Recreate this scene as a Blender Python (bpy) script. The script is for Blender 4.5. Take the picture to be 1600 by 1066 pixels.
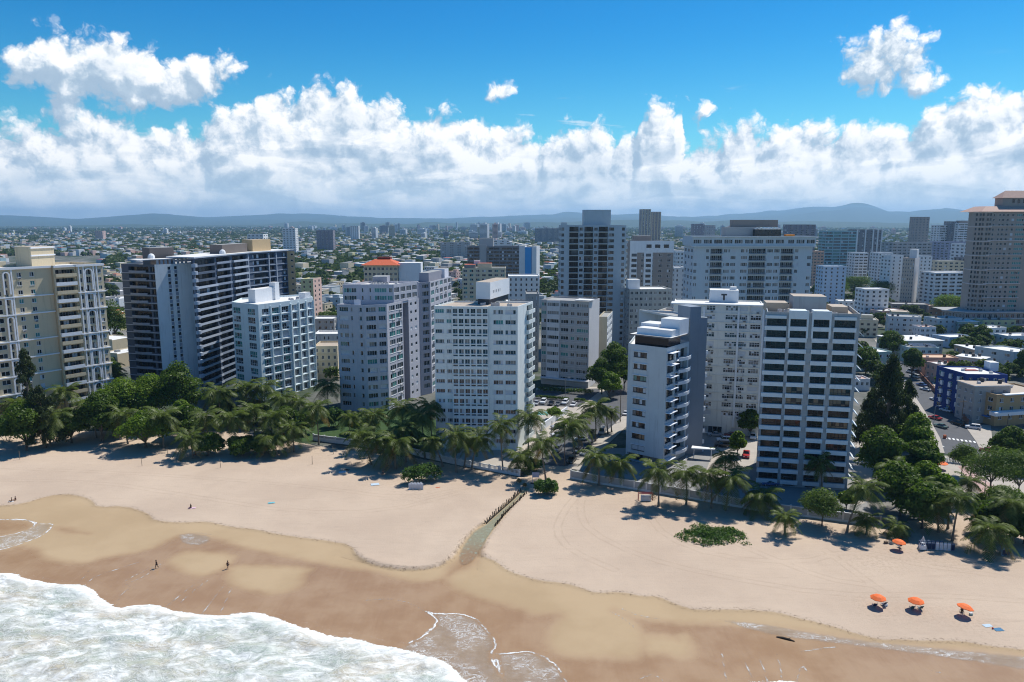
import bpy, bmesh, math, random
import numpy as np
from mathutils import Vector, Matrix, noise as mnoise

R = math.radians
for o in list(bpy.data.objects):
    bpy.data.objects.remove(o)
SC = bpy.context.scene
COL = SC.collection
rnd = random.Random(11)

# ------------------------------------------------------------------ camera
FPX, CAMH, YHOR = 1150.0, 69.0, 346.0
PITCH = math.atan((533 - YHOR) / FPX)
CP, SP = math.cos(PITCH), math.sin(PITCH)
cam = bpy.data.cameras.new('camera')
cam.sensor_width = 36
cam.lens = 36 * FPX / 1600
cam.clip_start = 1
cam.clip_end = 90000
camo = bpy.data.objects.new('camera', cam)
COL.objects.link(camo)
camo.location = (0, 0, CAMH)
camo.rotation_euler = (math.pi / 2 - PITCH, 0, 0)
SC.camera = camo

# ------------------------------------------------------------------ light
SUN_AZ, SUN_EL = R(46), R(57)
sun = bpy.data.lights.new('sun', 'SUN')
sun.energy = 4.5
sun.angle = R(0.55)
sun.color = (1.0, 0.955, 0.88)
suno = bpy.data.objects.new('sun', sun)
COL.objects.link(suno)
sdir = Vector((math.sin(SUN_AZ) * math.cos(SUN_EL), math.cos(SUN_AZ) * math.cos(SUN_EL), math.sin(SUN_EL)))
suno.rotation_euler = sdir.to_track_quat('Z', 'Y').to_euler()
SC.view_settings.view_transform = 'Standard'
SC.view_settings.look = 'None'
SC.view_settings.exposure = 0.30
SC.view_settings.gamma = 1.0
SC.view_settings.use_curve_mapping = False
SC.cycles.use_denoising = True
SC.cycles.denoiser = 'OPENIMAGEDENOISE'
SC.cycles.filter_width = 1.1
SC.cycles.max_bounces = 5
SC.cycles.diffuse_bounces = 3
SC.cycles.glossy_bounces = 2
SC.cycles.transmission_bounces = 2
SC.cycles.transparent_max_bounces = 6
SC.cycles.volume_bounces = 0
SC.cycles.caustics_reflective = False
SC.cycles.caustics_refractive = False


# pixel (of the 1600 wide photograph) -> direction, ground point and back
def ray(px, py):
    x = (px - 800) / FPX
    y = -(py - 533) / FPX
    return (x, CP + y * SP, -SP + y * CP)


def P(px, py, z=0.0):
    d = ray(px, py)
    t = (z - CAMH) / d[2]
    return Vector((d[0] * t, d[1] * t, z))


def PD(px, py, dist):
    d = ray(px, py)
    t = dist / d[1]
    return Vector((d[0] * t, d[1] * t, CAMH + d[2] * t))


def proj(X, Y, Z):
    z = Z - CAMH
    dep = Y * CP - z * SP
    if dep < 1e-3:
        return (-9e9, 9e9)
    return (800 + FPX * X / dep, 533 - FPX * (Y * SP + z * CP) / dep)


def hz(px, pyb, pyt):
    Y = P(px, pyb).y
    d = ray(px, pyt)
    return CAMH + d[2] * Y / d[1]


# ------------------------------------------------------------------ world
W = bpy.data.worlds.new('World')
SC.world = W
W.use_nodes = True
NT = W.node_tree
NT.nodes.clear()


def N(nt, t, **kw):
    n = nt.nodes.new(t)
    for k, v in kw.items():
        if k == 'inp':
            for i, x in v.items():
                n.inputs[i].default_value = x
        else:
            setattr(n, k, v)
    return n


def lk(nt, a, b):
    nt.links.new(a, b)


def mth(nt, op, a, b=None, c=None, clamp=False):
    n = nt.nodes.new('ShaderNodeMath')
    n.operation = op
    n.use_clamp = clamp
    for i, v in enumerate((a, b, c)):
        if v is None:
            continue
        if isinstance(v, (int, float)):
            n.inputs[i].default_value = v
        else:
            nt.links.new(v, n.inputs[i])
    return n.outputs[0]


def sstep(nt, v, lo, hi, a=0.0, b=1.0):
    n = nt.nodes.new('ShaderNodeMapRange')
    n.interpolation_type = 'SMOOTHSTEP'
    n.inputs[1].default_value = lo
    n.inputs[2].default_value = hi
    n.inputs[3].default_value = a
    n.inputs[4].default_value = b
    nt.links.new(v, n.inputs[0])
    return n.outputs[0]


def mixc(nt, f, a, b, mode='MIX'):
    n = nt.nodes.new('ShaderNodeMix')
    n.data_type = 'RGBA'
    n.blend_type = mode
    for sock, v in ((n.inputs[0], f), (n.inputs[6], a), (n.inputs[7], b)):
        if isinstance(v, (int, float)):
            sock.default_value = v
        elif isinstance(v, tuple):
            sock.default_value = v if len(v) == 4 else (*v, 1)
        else:
            nt.links.new(v, sock)
    return n.outputs[2]


def azel(px, py):
    d = Vector(ray(px, py)).normalized()
    return math.atan2(d.x, d.y), math.asin(d.z)


BANK = [(0, 178), (72, 178), (100, 165), (140, 153), (165, 160), (185, 175), (240, 177), (270, 182), (300, 192),
        (318, 196), (330, 165), (355, 148), (398, 140), (404, 118), (420, 114), (442, 122), (465, 143), (478, 124),
        (500, 113), (540, 112), (565, 130), (600, 142), (622, 147), (642, 165), (662, 168), (682, 158), (720, 165),
        (780, 172), (830, 188), (848, 214), (862, 196), (880, 183), (910, 182), (935, 178), (960, 198), (980, 192),
        (996, 200), (1002, 165), (1012, 150), (1030, 141), (1050, 146), (1064, 160), (1068, 205), (1085, 215),
        (1096, 200), (1112, 192), (1130, 202), (1138, 185), (1165, 175), (1200, 182), (1232, 170), (1258, 167),
        (1285, 182), (1312, 184), (1340, 170), (1360, 166), (1385, 178), (1420, 172), (1450, 156), (1480, 138),
        (1512, 130), (1532, 120), (1570, 114), (1600, 128)]
BLOBS = [(52, 102, 30), (100, 95, 42), (140, 96, 32), (178, 116, 48), (222, 116, 44), (205, 148, 36), (268, 128, 40),
         (316, 120, 32), (350, 112, 22), (105, 142, 34), (95, 165, 30),
         (1342, 80, 24), (1368, 96, 36), (1400, 82, 34), (1428, 90, 26), (1345, 112, 16),
         (1443, 131, 20), (1098, 171, 14), (776, 140, 12), (792, 143, 9)]
AZ0, AZ1, EL1 = -0.75, 0.75, 0.30


def cloud_group():
    g = bpy.data.node_groups.new('cloud_field', 'ShaderNodeTree')
    g.interface.new_socket('P', in_out='INPUT', socket_type='NodeSocketVector')
    g.interface.new_socket('F', in_out='OUTPUT', socket_type='NodeSocketFloat')
    gi, go = g.nodes.new('NodeGroupInput'), g.nodes.new('NodeGroupOutput')
    p = gi.outputs[0]
    # wobble the sample point so that outlines break up
    nz = N(g, 'ShaderNodeTexNoise', noise_dimensions='2D', inp={'Scale': 26.0, 'Detail': 4.0, 'Roughness': 0.6})
    lk(g, p, nz.inputs['Vector'])
    vs = N(g, 'ShaderNodeVectorMath', operation='SUBTRACT')
    lk(g, nz.outputs['Color'], vs.inputs[0])
    vs.inputs[1].default_value = (.5, .5, .5)
    vm = N(g, 'ShaderNodeVectorMath', operation='MULTIPLY_ADD')
    lk(g, vs.outputs[0], vm.inputs[0])
    vm.inputs[1].default_value = (.026, .020, 0)
    lk(g, p, vm.inputs[2])
    pw = vm.outputs[0]
    sep = N(g, 'ShaderNodeSeparateXYZ')
    lk(g, pw, sep.inputs[0])
    t = mth(g, 'DIVIDE', mth(g, 'SUBTRACT', sep.outputs[0], AZ0), AZ1 - AZ0, clamp=True)
    fc = N(g, 'ShaderNodeFloatCurve')
    lk(g, t, fc.inputs['Value'])
    cv = fc.mapping.curves[0]
    pts = []
    for x, y in BANK:
        a, e = azel(x, y)
        pts.append(((a - AZ0) / (AZ1 - AZ0), e / EL1))
    cv.points[0].location = (0, pts[0][1])
    cv.points[-1].location = (1, pts[-1][1])
    for q in pts:
        cv.points.new(*q)
    for q in cv.points:
        q.handle_type = 'VECTOR'
    fc.mapping.update()
    top = mth(g, 'MULTIPLY', fc.outputs[0], EL1)
    f = mth(g, 'MULTIPLY', mth(g, 'SUBTRACT', top, sep.outputs[1]), 30.0)
    f = mth(g, 'MINIMUM', f, 2.6)
    for x, y, r in BLOBS:
        a, e = azel(x, y)
        d = N(g, 'ShaderNodeVectorMath', operation='DISTANCE')
        lk(g, pw, d.inputs[0])
        d.inputs[1].default_value = (a, e, 0)
        rr = r / FPX
        b = mth(g, 'MULTIPLY_ADD', d.outputs['Value'], -42.0, 42.0 * rr + .34)
        f = mth(g, 'SMOOTH_MAX', f, b, 0.35)
    # billows
    vo = N(g, 'ShaderNodeTexVoronoi', voronoi_dimensions='2D', feature='SMOOTH_F1',
           inp={'Scale': 31.0, 'Detail': 3.0, 'Roughness': .55, 'Lacunarity': 2.2, 'Smoothness': .4})
    lk(g, pw, vo.inputs['Vector'])
    f = mth(g, 'ADD', f, mth(g, 'MULTIPLY_ADD', vo.outputs['Distance'], -.95, 0.46))
    lk(g, f, go.inputs[0])
    return g


def build_world():
    nt = NT
    tc = N(nt, 'ShaderNodeTexCoord')
    sep = N(nt, 'ShaderNodeSeparateXYZ')
    lk(nt, tc.outputs['Generated'], sep.inputs[0])
    az = mth(nt, 'ARCTAN2', sep.outputs[0], sep.outputs[1])
    el = mth(nt, 'ARCSINE', sep.outputs[2])
    cmb = N(nt, 'ShaderNodeCombineXYZ')
    lk(nt, az, cmb.inputs[0])
    lk(nt, el, cmb.inputs[1])
    p = cmb.outputs[0]
    cg = cloud_group()
    g1 = N(nt, 'ShaderNodeGroup', node_tree=cg)
    lk(nt, p, g1.inputs[0])
    off = N(nt, 'ShaderNodeVectorMath', operation='ADD')
    lk(nt, p, off.inputs[0])
    off.inputs[1].default_value = (.0085, .0150, 0)
    g2 = N(nt, 'ShaderNodeGroup', node_tree=cg)
    lk(nt, off.outputs[0], g2.inputs[0])
    f = g1.outputs[0]
    alpha = sstep(nt, f, -0.16, 0.46)
    light = mth(nt, 'SUBTRACT', f, g2.outputs[0])          # >0 where the puff turns to the sun
    lit = sstep(nt, light, -0.45, 1.0)
    depth = sstep(nt, f, 0.3, 2.4)
    # layered streets of lower cloud
    mp = N(nt, 'ShaderNodeMapping')
    lk(nt, p, mp.inputs[0])
    mp.inputs['Scale'].default_value = (7.0, 30.0, 1)
    n2 = N(nt, 'ShaderNodeTexNoise', noise_dimensions='2D', inp={'Scale': 1.0, 'Detail': 6.0, 'Roughness': .58, 'Distortion': .4})
    lk(nt, mp.outputs[0], n2.inputs['Vector'])
    mp3 = N(nt, 'ShaderNodeMapping')
    lk(nt, p, mp3.inputs[0])
    mp3.inputs['Scale'].default_value = (13.0, 22.0, 1)
    mp3.inputs['Location'].default_value = (3.1, 1.7, 0)
    n3 = N(nt, 'ShaderNodeTexNoise', noise_dimensions='2D', inp={'Scale': 1.0, 'Detail': 5.0, 'Roughness': .55})
    lk(nt, mp3.outputs[0], n3.inputs['Vector'])
    streak = sstep(nt, n2.outputs[0], 0.38, 0.62)
    patch = sstep(nt, n3.outputs[0], 0.34, 0.62)
    rim = mth(nt, 'MULTIPLY_ADD', lit, 0.74, 0.30)          # puffs near the tops
    low = mth(nt, 'ADD', mth(nt, 'MULTIPLY', streak, 0.36), mth(nt, 'MULTIPLY_ADD', patch, 0.28, 0.30))
    low = mth(nt, 'MULTIPLY_ADD', lit, 0.34, mth(nt, 'ADD', low, -.06))
    br = N(nt, 'ShaderNodeMix')
    lk(nt, depth, br.inputs[0])
    lk(nt, rim, br.inputs[2])
    lk(nt, low, br.inputs[3])
    b = br.outputs[0]
    ccol = N(nt, 'ShaderNodeValToRGB')
    lk(nt, b, ccol.inputs[0])
    e = ccol.color_ramp.elements
    e[0].position, e[0].color = 0.12, (.24, .36, .50, 1)
    e[1].position, e[1].color = 1.0, (.95, .95, .94, 1)
    q = ccol.color_ramp.elements.new(0.45)
    q.color = (.42, .53, .64, 1)
    q = ccol.color_ramp.elements.new(0.72)
    q.color = (.68, .74, .80, 1)
    # haze towards the horizon
    hor = sstep(nt, el, 0.005, 0.085, 1.0, 0.0)
    hazec = (.56, .70, .80, 1)
    ccol2 = mixc(nt, mth(nt, 'MULTIPLY', hor, .55), ccol.outputs[0], hazec)
    sky = N(nt, 'ShaderNodeTexSky', sky_type='NISHITA', sun_disc=False, sun_elevation=SUN_EL, sun_rotation=SUN_AZ,
            altitude=0, air_density=1.0, dust_density=0.35, ozone_density=3.0)
    hs = N(nt, 'ShaderNodeHueSaturation', inp={'Saturation': 1.38, 'Value': 1.0})
    lk(nt, sky.outputs[0], hs.inputs['Color'])
    tint = N(nt, 'ShaderNodeVectorMath', operation='MULTIPLY')
    lk(nt, hs.outputs[0], tint.inputs[0])
    deep = sstep(nt, el, 0.09, 0.27)
    lk(nt, mixc(nt, deep, (.42, .95, .97), (.13, .77, .94)), tint.inputs[1])
    STR = 0.10
    cl = N(nt, 'ShaderNodeVectorMath', operation='SCALE')
    lk(nt, ccol2, cl.inputs[0])
    cl.inputs['Scale'].default_value = 1.0 / STR
    # thin wisps over the blue
    mp4 = N(nt, 'ShaderNodeMapping')
    lk(nt, p, mp4.inputs[0])
    mp4.inputs['Scale'].default_value = (6.0, 46.0, 1)
    n4 = N(nt, 'ShaderNodeTexNoise', noise_dimensions='2D', inp={'Scale': 1.0, 'Detail': 4.0, 'Roughness': .6})
    lk(nt, mp4.outputs[0], n4.inputs['Vector'])
    wisp = mth(nt, 'MULTIPLY', sstep(nt, n4.outputs[0], .66, .78), sstep(nt, el, .12, .19, 1.0, 0.0))
    above = sstep(nt, el, -0.01, 0.0)
    a = mth(nt, 'MULTIPLY', mth(nt, 'MAXIMUM', alpha, mth(nt, 'MULTIPLY', wisp, .55)), above)
    out = mixc(nt, a, tint.outputs[0], cl.outputs[0])
    bg = N(nt, 'ShaderNodeBackground', inp={'Strength': STR})
    lk(nt, out, bg.inputs[0])
    wo = N(nt, 'ShaderNodeOutputWorld')
    lk(nt, bg.outputs[0], wo.inputs[0])


build_world()


# ------------------------------------------------------------------ materials
def S(r, g, b):
    f = lambda c: ((c / 255 + .055) / 1.055) ** 2.4 if c > 10 else c / 255 / 12.92
    return (f(r), f(g), f(b))


MATS = {}


def mat(name, col, rough=.75, var=.10, scale=.35, stain=0.0, spec=.3, bump=0.0, bscale=6.0, metal=0.0, island=0.0):
    if name in MATS:
        return MATS[name]
    m = bpy.data.materials.new(name)
    m.use_nodes = True
    nt = m.node_tree
    b = nt.nodes['Principled BSDF']
    b.inputs['Roughness'].default_value = rough
    b.inputs['Specular IOR Level'].default_value = spec
    b.inputs['Metallic'].default_value = metal
    geo = N(nt, 'ShaderNodeNewGeometry')
    nz = N(nt, 'ShaderNodeTexNoise', inp={'Scale': scale, 'Detail': 5.0, 'Roughness': .6})
    lk(nt, geo.outputs['Position'], nz.inputs['Vector'])
    v = mth(nt, 'MULTIPLY_ADD', nz.outputs[0], 2 * var, 1 - var)
    if island:
        v = mth(nt, 'MULTIPLY', v, mth(nt, 'MULTIPLY_ADD', geo.outputs['Random Per Island'], 2 * island, 1 - island))
    if stain:
        mp = N(nt, 'ShaderNodeMapping')
        lk(nt, geo.outputs['Position'], mp.inputs[0])
        mp.inputs['Scale'].default_value = (1.1, 1.1, .09)
        n2 = N(nt, 'ShaderNodeTexNoise', inp={'Scale': 1.0, 'Detail': 6.0, 'Roughness': .68})
        lk(nt, mp.outputs[0], n2.inputs['Vector'])
        v = mth(nt, 'MULTIPLY', v, sstep(nt, n2.outputs[0], .52, .74, 1.0, 1 - stain))
    sc = N(nt, 'ShaderNodeVectorMath', operation='SCALE')
    sc.inputs[0].default_value = col
    lk(nt, v, sc.inputs['Scale'])
    lk(nt, sc.outputs[0], b.inputs['Base Color'])
    if bump:
        n3 = N(nt, 'ShaderNodeTexNoise', inp={'Scale': bscale, 'Detail': 4.0})
        lk(nt, geo.outputs['Position'], n3.inputs['Vector'])
        bp = N(nt, 'ShaderNodeBump', inp={'Strength': bump, 'Distance': .1})
        lk(nt, n3.outputs[0], bp.inputs['Height'])
        lk(nt, bp.outputs[0], b.inputs['Normal'])
    MATS[name] = m
    return m


def glass(name, col, rough=.07, spec=.55):
    return mat(name, col, rough=rough, var=.35, scale=.45, spec=spec)


G_DARK = glass('dark_glass', (.012, .015, .020))
G_BLACK = glass('black_glass', (.006, .008, .011), .12, .22)
G_MID = glass('grey_glass', (.05, .065, .08))
G_TEAL = glass('teal_glass', (.06, .22, .21))
G_CURT = mat('curtained_glass', (.22, .21, .20), rough=.2, spec=.5, var=.2)
G_BRONZE = glass('bronze_glass', (.013, .013, .014), .08, .38)
G_AMBER = glass('amber_reflection_glass', (.16, .115, .07), rough=.12)  # brown of curtains and reflections put into the pane colour
G_SHUT = mat('white_shutter', (.55, .58, .62), rough=.5)
PANE = {'d': G_DARK, 'm': G_MID, 't': G_TEAL, 'c': G_CURT, 'z': G_BRONZE, 'a': G_AMBER, 's': G_SHUT, 'k': G_BLACK}
M_FRAME = mat('white_frame', (.60, .62, .64), rough=.45, var=.05)
M_FRAMED = mat('dark_frame', (.03, .03, .033), rough=.4, var=.05)
M_FRAMEG = mat('grey_frame', (.25, .26, .28), rough=.4, var=.05)
M_WHITE = mat('white_paint', (.72, .74, .76), stain=.12)
M_ROOFW = mat('white_roof_coating', (.66, .65, .62), var=.16, scale=.25, stain=0, bump=.2)
M_ROOFG = mat('grey_roof_membrane', (.30, .30, .29), var=.25, scale=.22)
M_ROOFT = mat('tan_roof_deck', (.40, .33, .26), var=.22, scale=.3)
M_CONC = mat('bare_concrete', (.36, .35, .33), stain=.25)
M_METAL = mat('grey_metal', (.28, .29, .30), rough=.4, spec=.5, metal=.4)
M_BLACK = mat('black_rubber', (.015, .015, .015), rough=.8)


# ------------------------------------------------------------------ mesh kit
class MB:
    def __init__(s):
        s.v, s.f, s.m = [], [], []

    def quad(s, a, b, c, d, m=0):
        i = len(s.v)
        s.v += [tuple(a), tuple(b), tuple(c), tuple(d)]
        s.f.append((i, i + 1, i + 2, i + 3))
        s.m.append(m)

    def poly(s, pts, m=0):
        i = len(s.v)
        s.v += [tuple(p) for p in pts]
        s.f.append(tuple(range(i, i + len(pts))))
        s.m.append(m)

    def box(s, x0, x1, y0, y1, z0, z1, m=0, bottom=True, mt=None):
        i = len(s.v)
        s.v += [(x0, y0, z0), (x1, y0, z0), (x1, y1, z0), (x0, y1, z0), (x0, y0, z1), (x1, y0, z1), (x1, y1, z1), (x0, y1, z1)]
        fs = [(0, 1, 5, 4), (1, 2, 6, 5), (2, 3, 7, 6), (3, 0, 4, 7), (4, 5, 6, 7)]
        if bottom:
            fs.append((3, 2, 1, 0))
        for k, f in enumerate(fs):
            s.f.append(tuple(i + q for q in f))
            s.m.append(mt if (k == 4 and mt is not None) else m)

    def obox(s, a, t, n, u0, u1, w0, w1, z0, z1, m=0):
        """box in a wall frame: a origin, t along, n outward"""
        c = lambda u, w, z: (a[0] + t[0] * u + n[0] * w, a[1] + t[1] * u + n[1] * w, z)
        i = len(s.v)
        s.v += [c(u0, w1, z0), c(u1, w1, z0), c(u1, w0, z0), c(u0, w0, z0), c(u0, w1, z1), c(u1, w1, z1), c(u1, w0, z1), c(u0, w0, z1)]
        for f in ((0, 1, 5, 4), (1, 2, 6, 5), (2, 3, 7, 6), (3, 0, 4, 7), (4, 5, 6, 7), (3, 2, 1, 0)):
            s.f.append(tuple(i + q for q in f))
            s.m.append(m)

    def prism(s, pts, z0, z1, m=0, mt=None, top=True, bottom=False):
        n = len(pts)
        i = len(s.v)
        s.v += [(p[0], p[1], z0) for p in pts] + [(p[0], p[1], z1) for p in pts]
        for k in range(n):
            j = (k + 1) % n
            s.f.append((i + k, i + j, i + n + j, i + n + k))
            s.m.append(m)
        if top:
            s.f.append(tuple(range(i + n, i + 2 * n)))
            s.m.append(m if mt is None else mt)
        if bottom:
            s.f.append(tuple(range(i + n - 1, i - 1, -1)))
            s.m.append(m)

    def tube(s, pts, rads, k=6, m=0, cap=True):
        pts = [Vector(p) for p in pts]
        base = len(s.v)
        up = Vector((0, 0, 1))
        for q, p in enumerate(pts):
            d = (pts[min(q + 1, len(pts) - 1)] - pts[max(q - 1, 0)]).normalized()
            a = d.cross(up)
            if a.length < 1e-3:
                a = Vector((1, 0, 0))
            a.normalize()
            b = a.cross(d)
            for j in range(k):
                t = 2 * math.pi * j / k
                s.v.append(tuple(p + (a * math.cos(t) + b * math.sin(t)) * rads[q]))
        for q in range(len(pts) - 1):
            for j in range(k):
                a0 = base + q * k + j
                a1 = base + q * k + (j + 1) % k
                s.f.append((a0, a1, a1 + k, a0 + k))
                s.m.append(m)
        if cap:
            s.f.append(tuple(base + (len(pts) - 1) * k + j for j in range(k)))
            s.m.append(m)

    def mesh(s, name, mats, off=None):
        me = bpy.data.meshes.new(name)
        v = s.v if off is None else [(a - off[0], b - off[1], c - off[2]) for a, b, c in s.v]
        me.from_pydata(v, [], s.f)
        for q in (mats if isinstance(mats, (list, tuple)) else [mats]):
            me.materials.append(q)
        if s.f and any(s.m):
            me.polygons.foreach_set('material_index', np.array(s.m, dtype=np.int32))
        me.update()
        return me


def obj(name, me, parent=None, loc=(0, 0, 0), rz=0.0, rot=None, scale=None):
    o = bpy.data.objects.new(name, me)
    COL.objects.link(o)
    o.location = loc
    o.rotation_euler = rot if rot else (0, 0, rz)
    if scale:
        o.scale = (scale,) * 3 if isinstance(scale, (int, float)) else scale
    if parent:
        o.parent = parent
    return o


def tag(o, label=None, cat=None, group=None, kind=None):
    if label:
        o['label'] = label
    if cat:
        o['category'] = cat
    if group:
        o['group'] = group
    if kind:
        o['kind'] = kind
    return o


def thing(name, label, cat, loc=(0, 0, 0), rz=0, group=None):
    return tag(obj(name, None, None, loc, rz), label, cat, group)


def smooth(me):
    me.polygons.foreach_set('use_smooth', [True] * len(me.polygons))
    return me
# ------------------------------------------------------------------ building kit
WCACHE = {}


def win_frame(w, h, n, tr, fm, fw, sill):
    k = ('f', w, h, n, tr, fm.name, fw, sill)
    if k in WCACHE:
        return WCACHE[k]
    b = MB()
    y0, y1 = .06, .20
    b.box(0, w, y0, y1, 0, fw)
    b.box(0, w, y0, y1, h - fw, h)
    for i in range(n + 1):
        x = i * (w - fw) / n
        b.box(x, x + fw, y0 + .004, y1 - .004, fw, h - fw)
    if tr:
        b.box(fw, w - fw, y0 + .008, y1 - .008, h * tr - fw * .7, h * tr + fw * .7)
    if sill:
        b.box(-.08, w + .08, -.10, .05, -.12, -.003)
    WCACHE[k] = b.mesh('window', fm)
    return WCACHE[k]


def win_pane(w, h, n, tr, st, var):
    k = ('p', w, h, n, tr, st, var)
    if k in WCACHE:
        return WCACHE[k]
    r = random.Random(repr(k))
    alts = {'d': 'mmccs', 'm': 'dcs', 't': 'mdt', 'c': 'sdm', 'z': 'zzk', 'a': 'zz', 's': 's', 'k': 'dm'}[st]
    b = MB()
    mats = [PANE[st]] + [PANE[c] for c in alts]
    zs = [0, h] if not tr else [0, h * tr, h]
    for i in range(n):
        for j in range(len(zs) - 1):
            x0, x1 = i * w / n, (i + 1) * w / n
            m = 0 if r.random() < .66 else r.randint(1, len(alts))
            t, q = r.uniform(-.008, .008), r.uniform(-.008, .008)
            b.quad((x0, .15 + t, zs[j]), (x1, .15 - t, zs[j]), (x1, .15 - t + q, zs[j + 1]), (x0, .15 + t + q, zs[j + 1]), m)
    WCACHE[k] = b.mesh('pane', mats)
    return WCACHE[k]


def balc_mesh(w, pr, st, m0, m1):
    k = ('b', w, pr, st, m0.name, m1.name)
    if k in WCACHE:
        return WCACHE[k]
    b = MB()
    b.box(0, w, -pr, -.004, -.2, 0, 0)
    if st in 'pq':      # solid parapet
        hp = 1.0 if st == 'p' else .68
        b.box(0, w, -pr, -pr + .12, .0, hp, 0)
        b.box(0, .12, -pr + .12, -.004, .0, hp, 0)
        b.box(w - .12, w, -pr + .12, -.004, .0, hp, 0)
    elif st == 'c':    # curved front
        pts = []
        for i in range(9):
            x = i / 8
            pts.append((x * w, -pr - math.sin(math.pi * x) * .9))
        for i in range(8):
            (xa, ya), (xb, yb) = pts[i], pts[i + 1]
            b.quad((xa, ya, -.2), (xb, yb, -.2), (xb, yb, .75), (xa, ya, .75), 0)
            b.quad((xa, ya, .75), (xb, yb, .75), (xb, yb + .15, .75), (xa, ya + .15, .75), 0)
            b.quad((xa, ya + .15, .75), (xb, yb + .15, .75), (xb, yb + .15, 0), (xa, ya + .15, 0), 0)
            b.quad((xa, ya, 0.01), (xb, yb, 0.01), (xb, -pr + .02, 0.01), (xa, -pr + .02, 0.01), 0)
            b.quad((xa, -pr + .02, -.19), (xb, -pr + .02, -.19), (xb, yb, -.19), (xa, ya, -.19), 0)
    else:              # slim metal rail
        b.box(0, w, -pr, -pr + .06, .95, 1.02, 1)
        b.box(0, w, -pr, -pr + .05, .12, .17, 1)
        n = max(2, int(w / .45))
        for i in range(n + 1):
            x = i * (w - .05) / n
            b.box(x, x + .05, -pr + .005, -pr + .045, .17, .95, 1)
    WCACHE[k] = b.mesh('balcony', [m0, m1])
    return WCACHE[k]


AC_ME = None


def ac_mesh():
    global AC_ME
    if AC_ME is None:
        b = MB()
        b.box(-.45, .45, -.55, -.004, 0, .6, 0)
        b.box(-.36, .36, -.565, -.551, .08, .52, 1)
        AC_ME = b.mesh('air_conditioner', [mat('ac_casing', (.5, .5, .5), var=.15), mat('ac_grille', (.12, .12, .12))])
    return AC_ME


def inset(pts, d):
    n = len(pts)
    out = []
    for i in range(n):
        a, b, c = Vector(pts[i - 1][:2]), Vector(pts[i][:2]), Vector(pts[(i + 1) % n][:2])
        d1, d2 = (b - a).normalized(), (c - b).normalized()
        n1, n2 = Vector((-d1.y, d1.x)), Vector((-d2.y, d2.x))
        den = d1.x * d2.y - d1.y * d2.x
        if abs(den) < 1e-3:
            out.append(b + n1 * d)
        else:
            p1, p2 = a + n1 * d, c + n2 * d
            t = ((p2.x - p1.x) * d2.y - (p2.y - p1.y) * d2.x) / den
            out.append(p1 + d1 * t)
    return out


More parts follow.
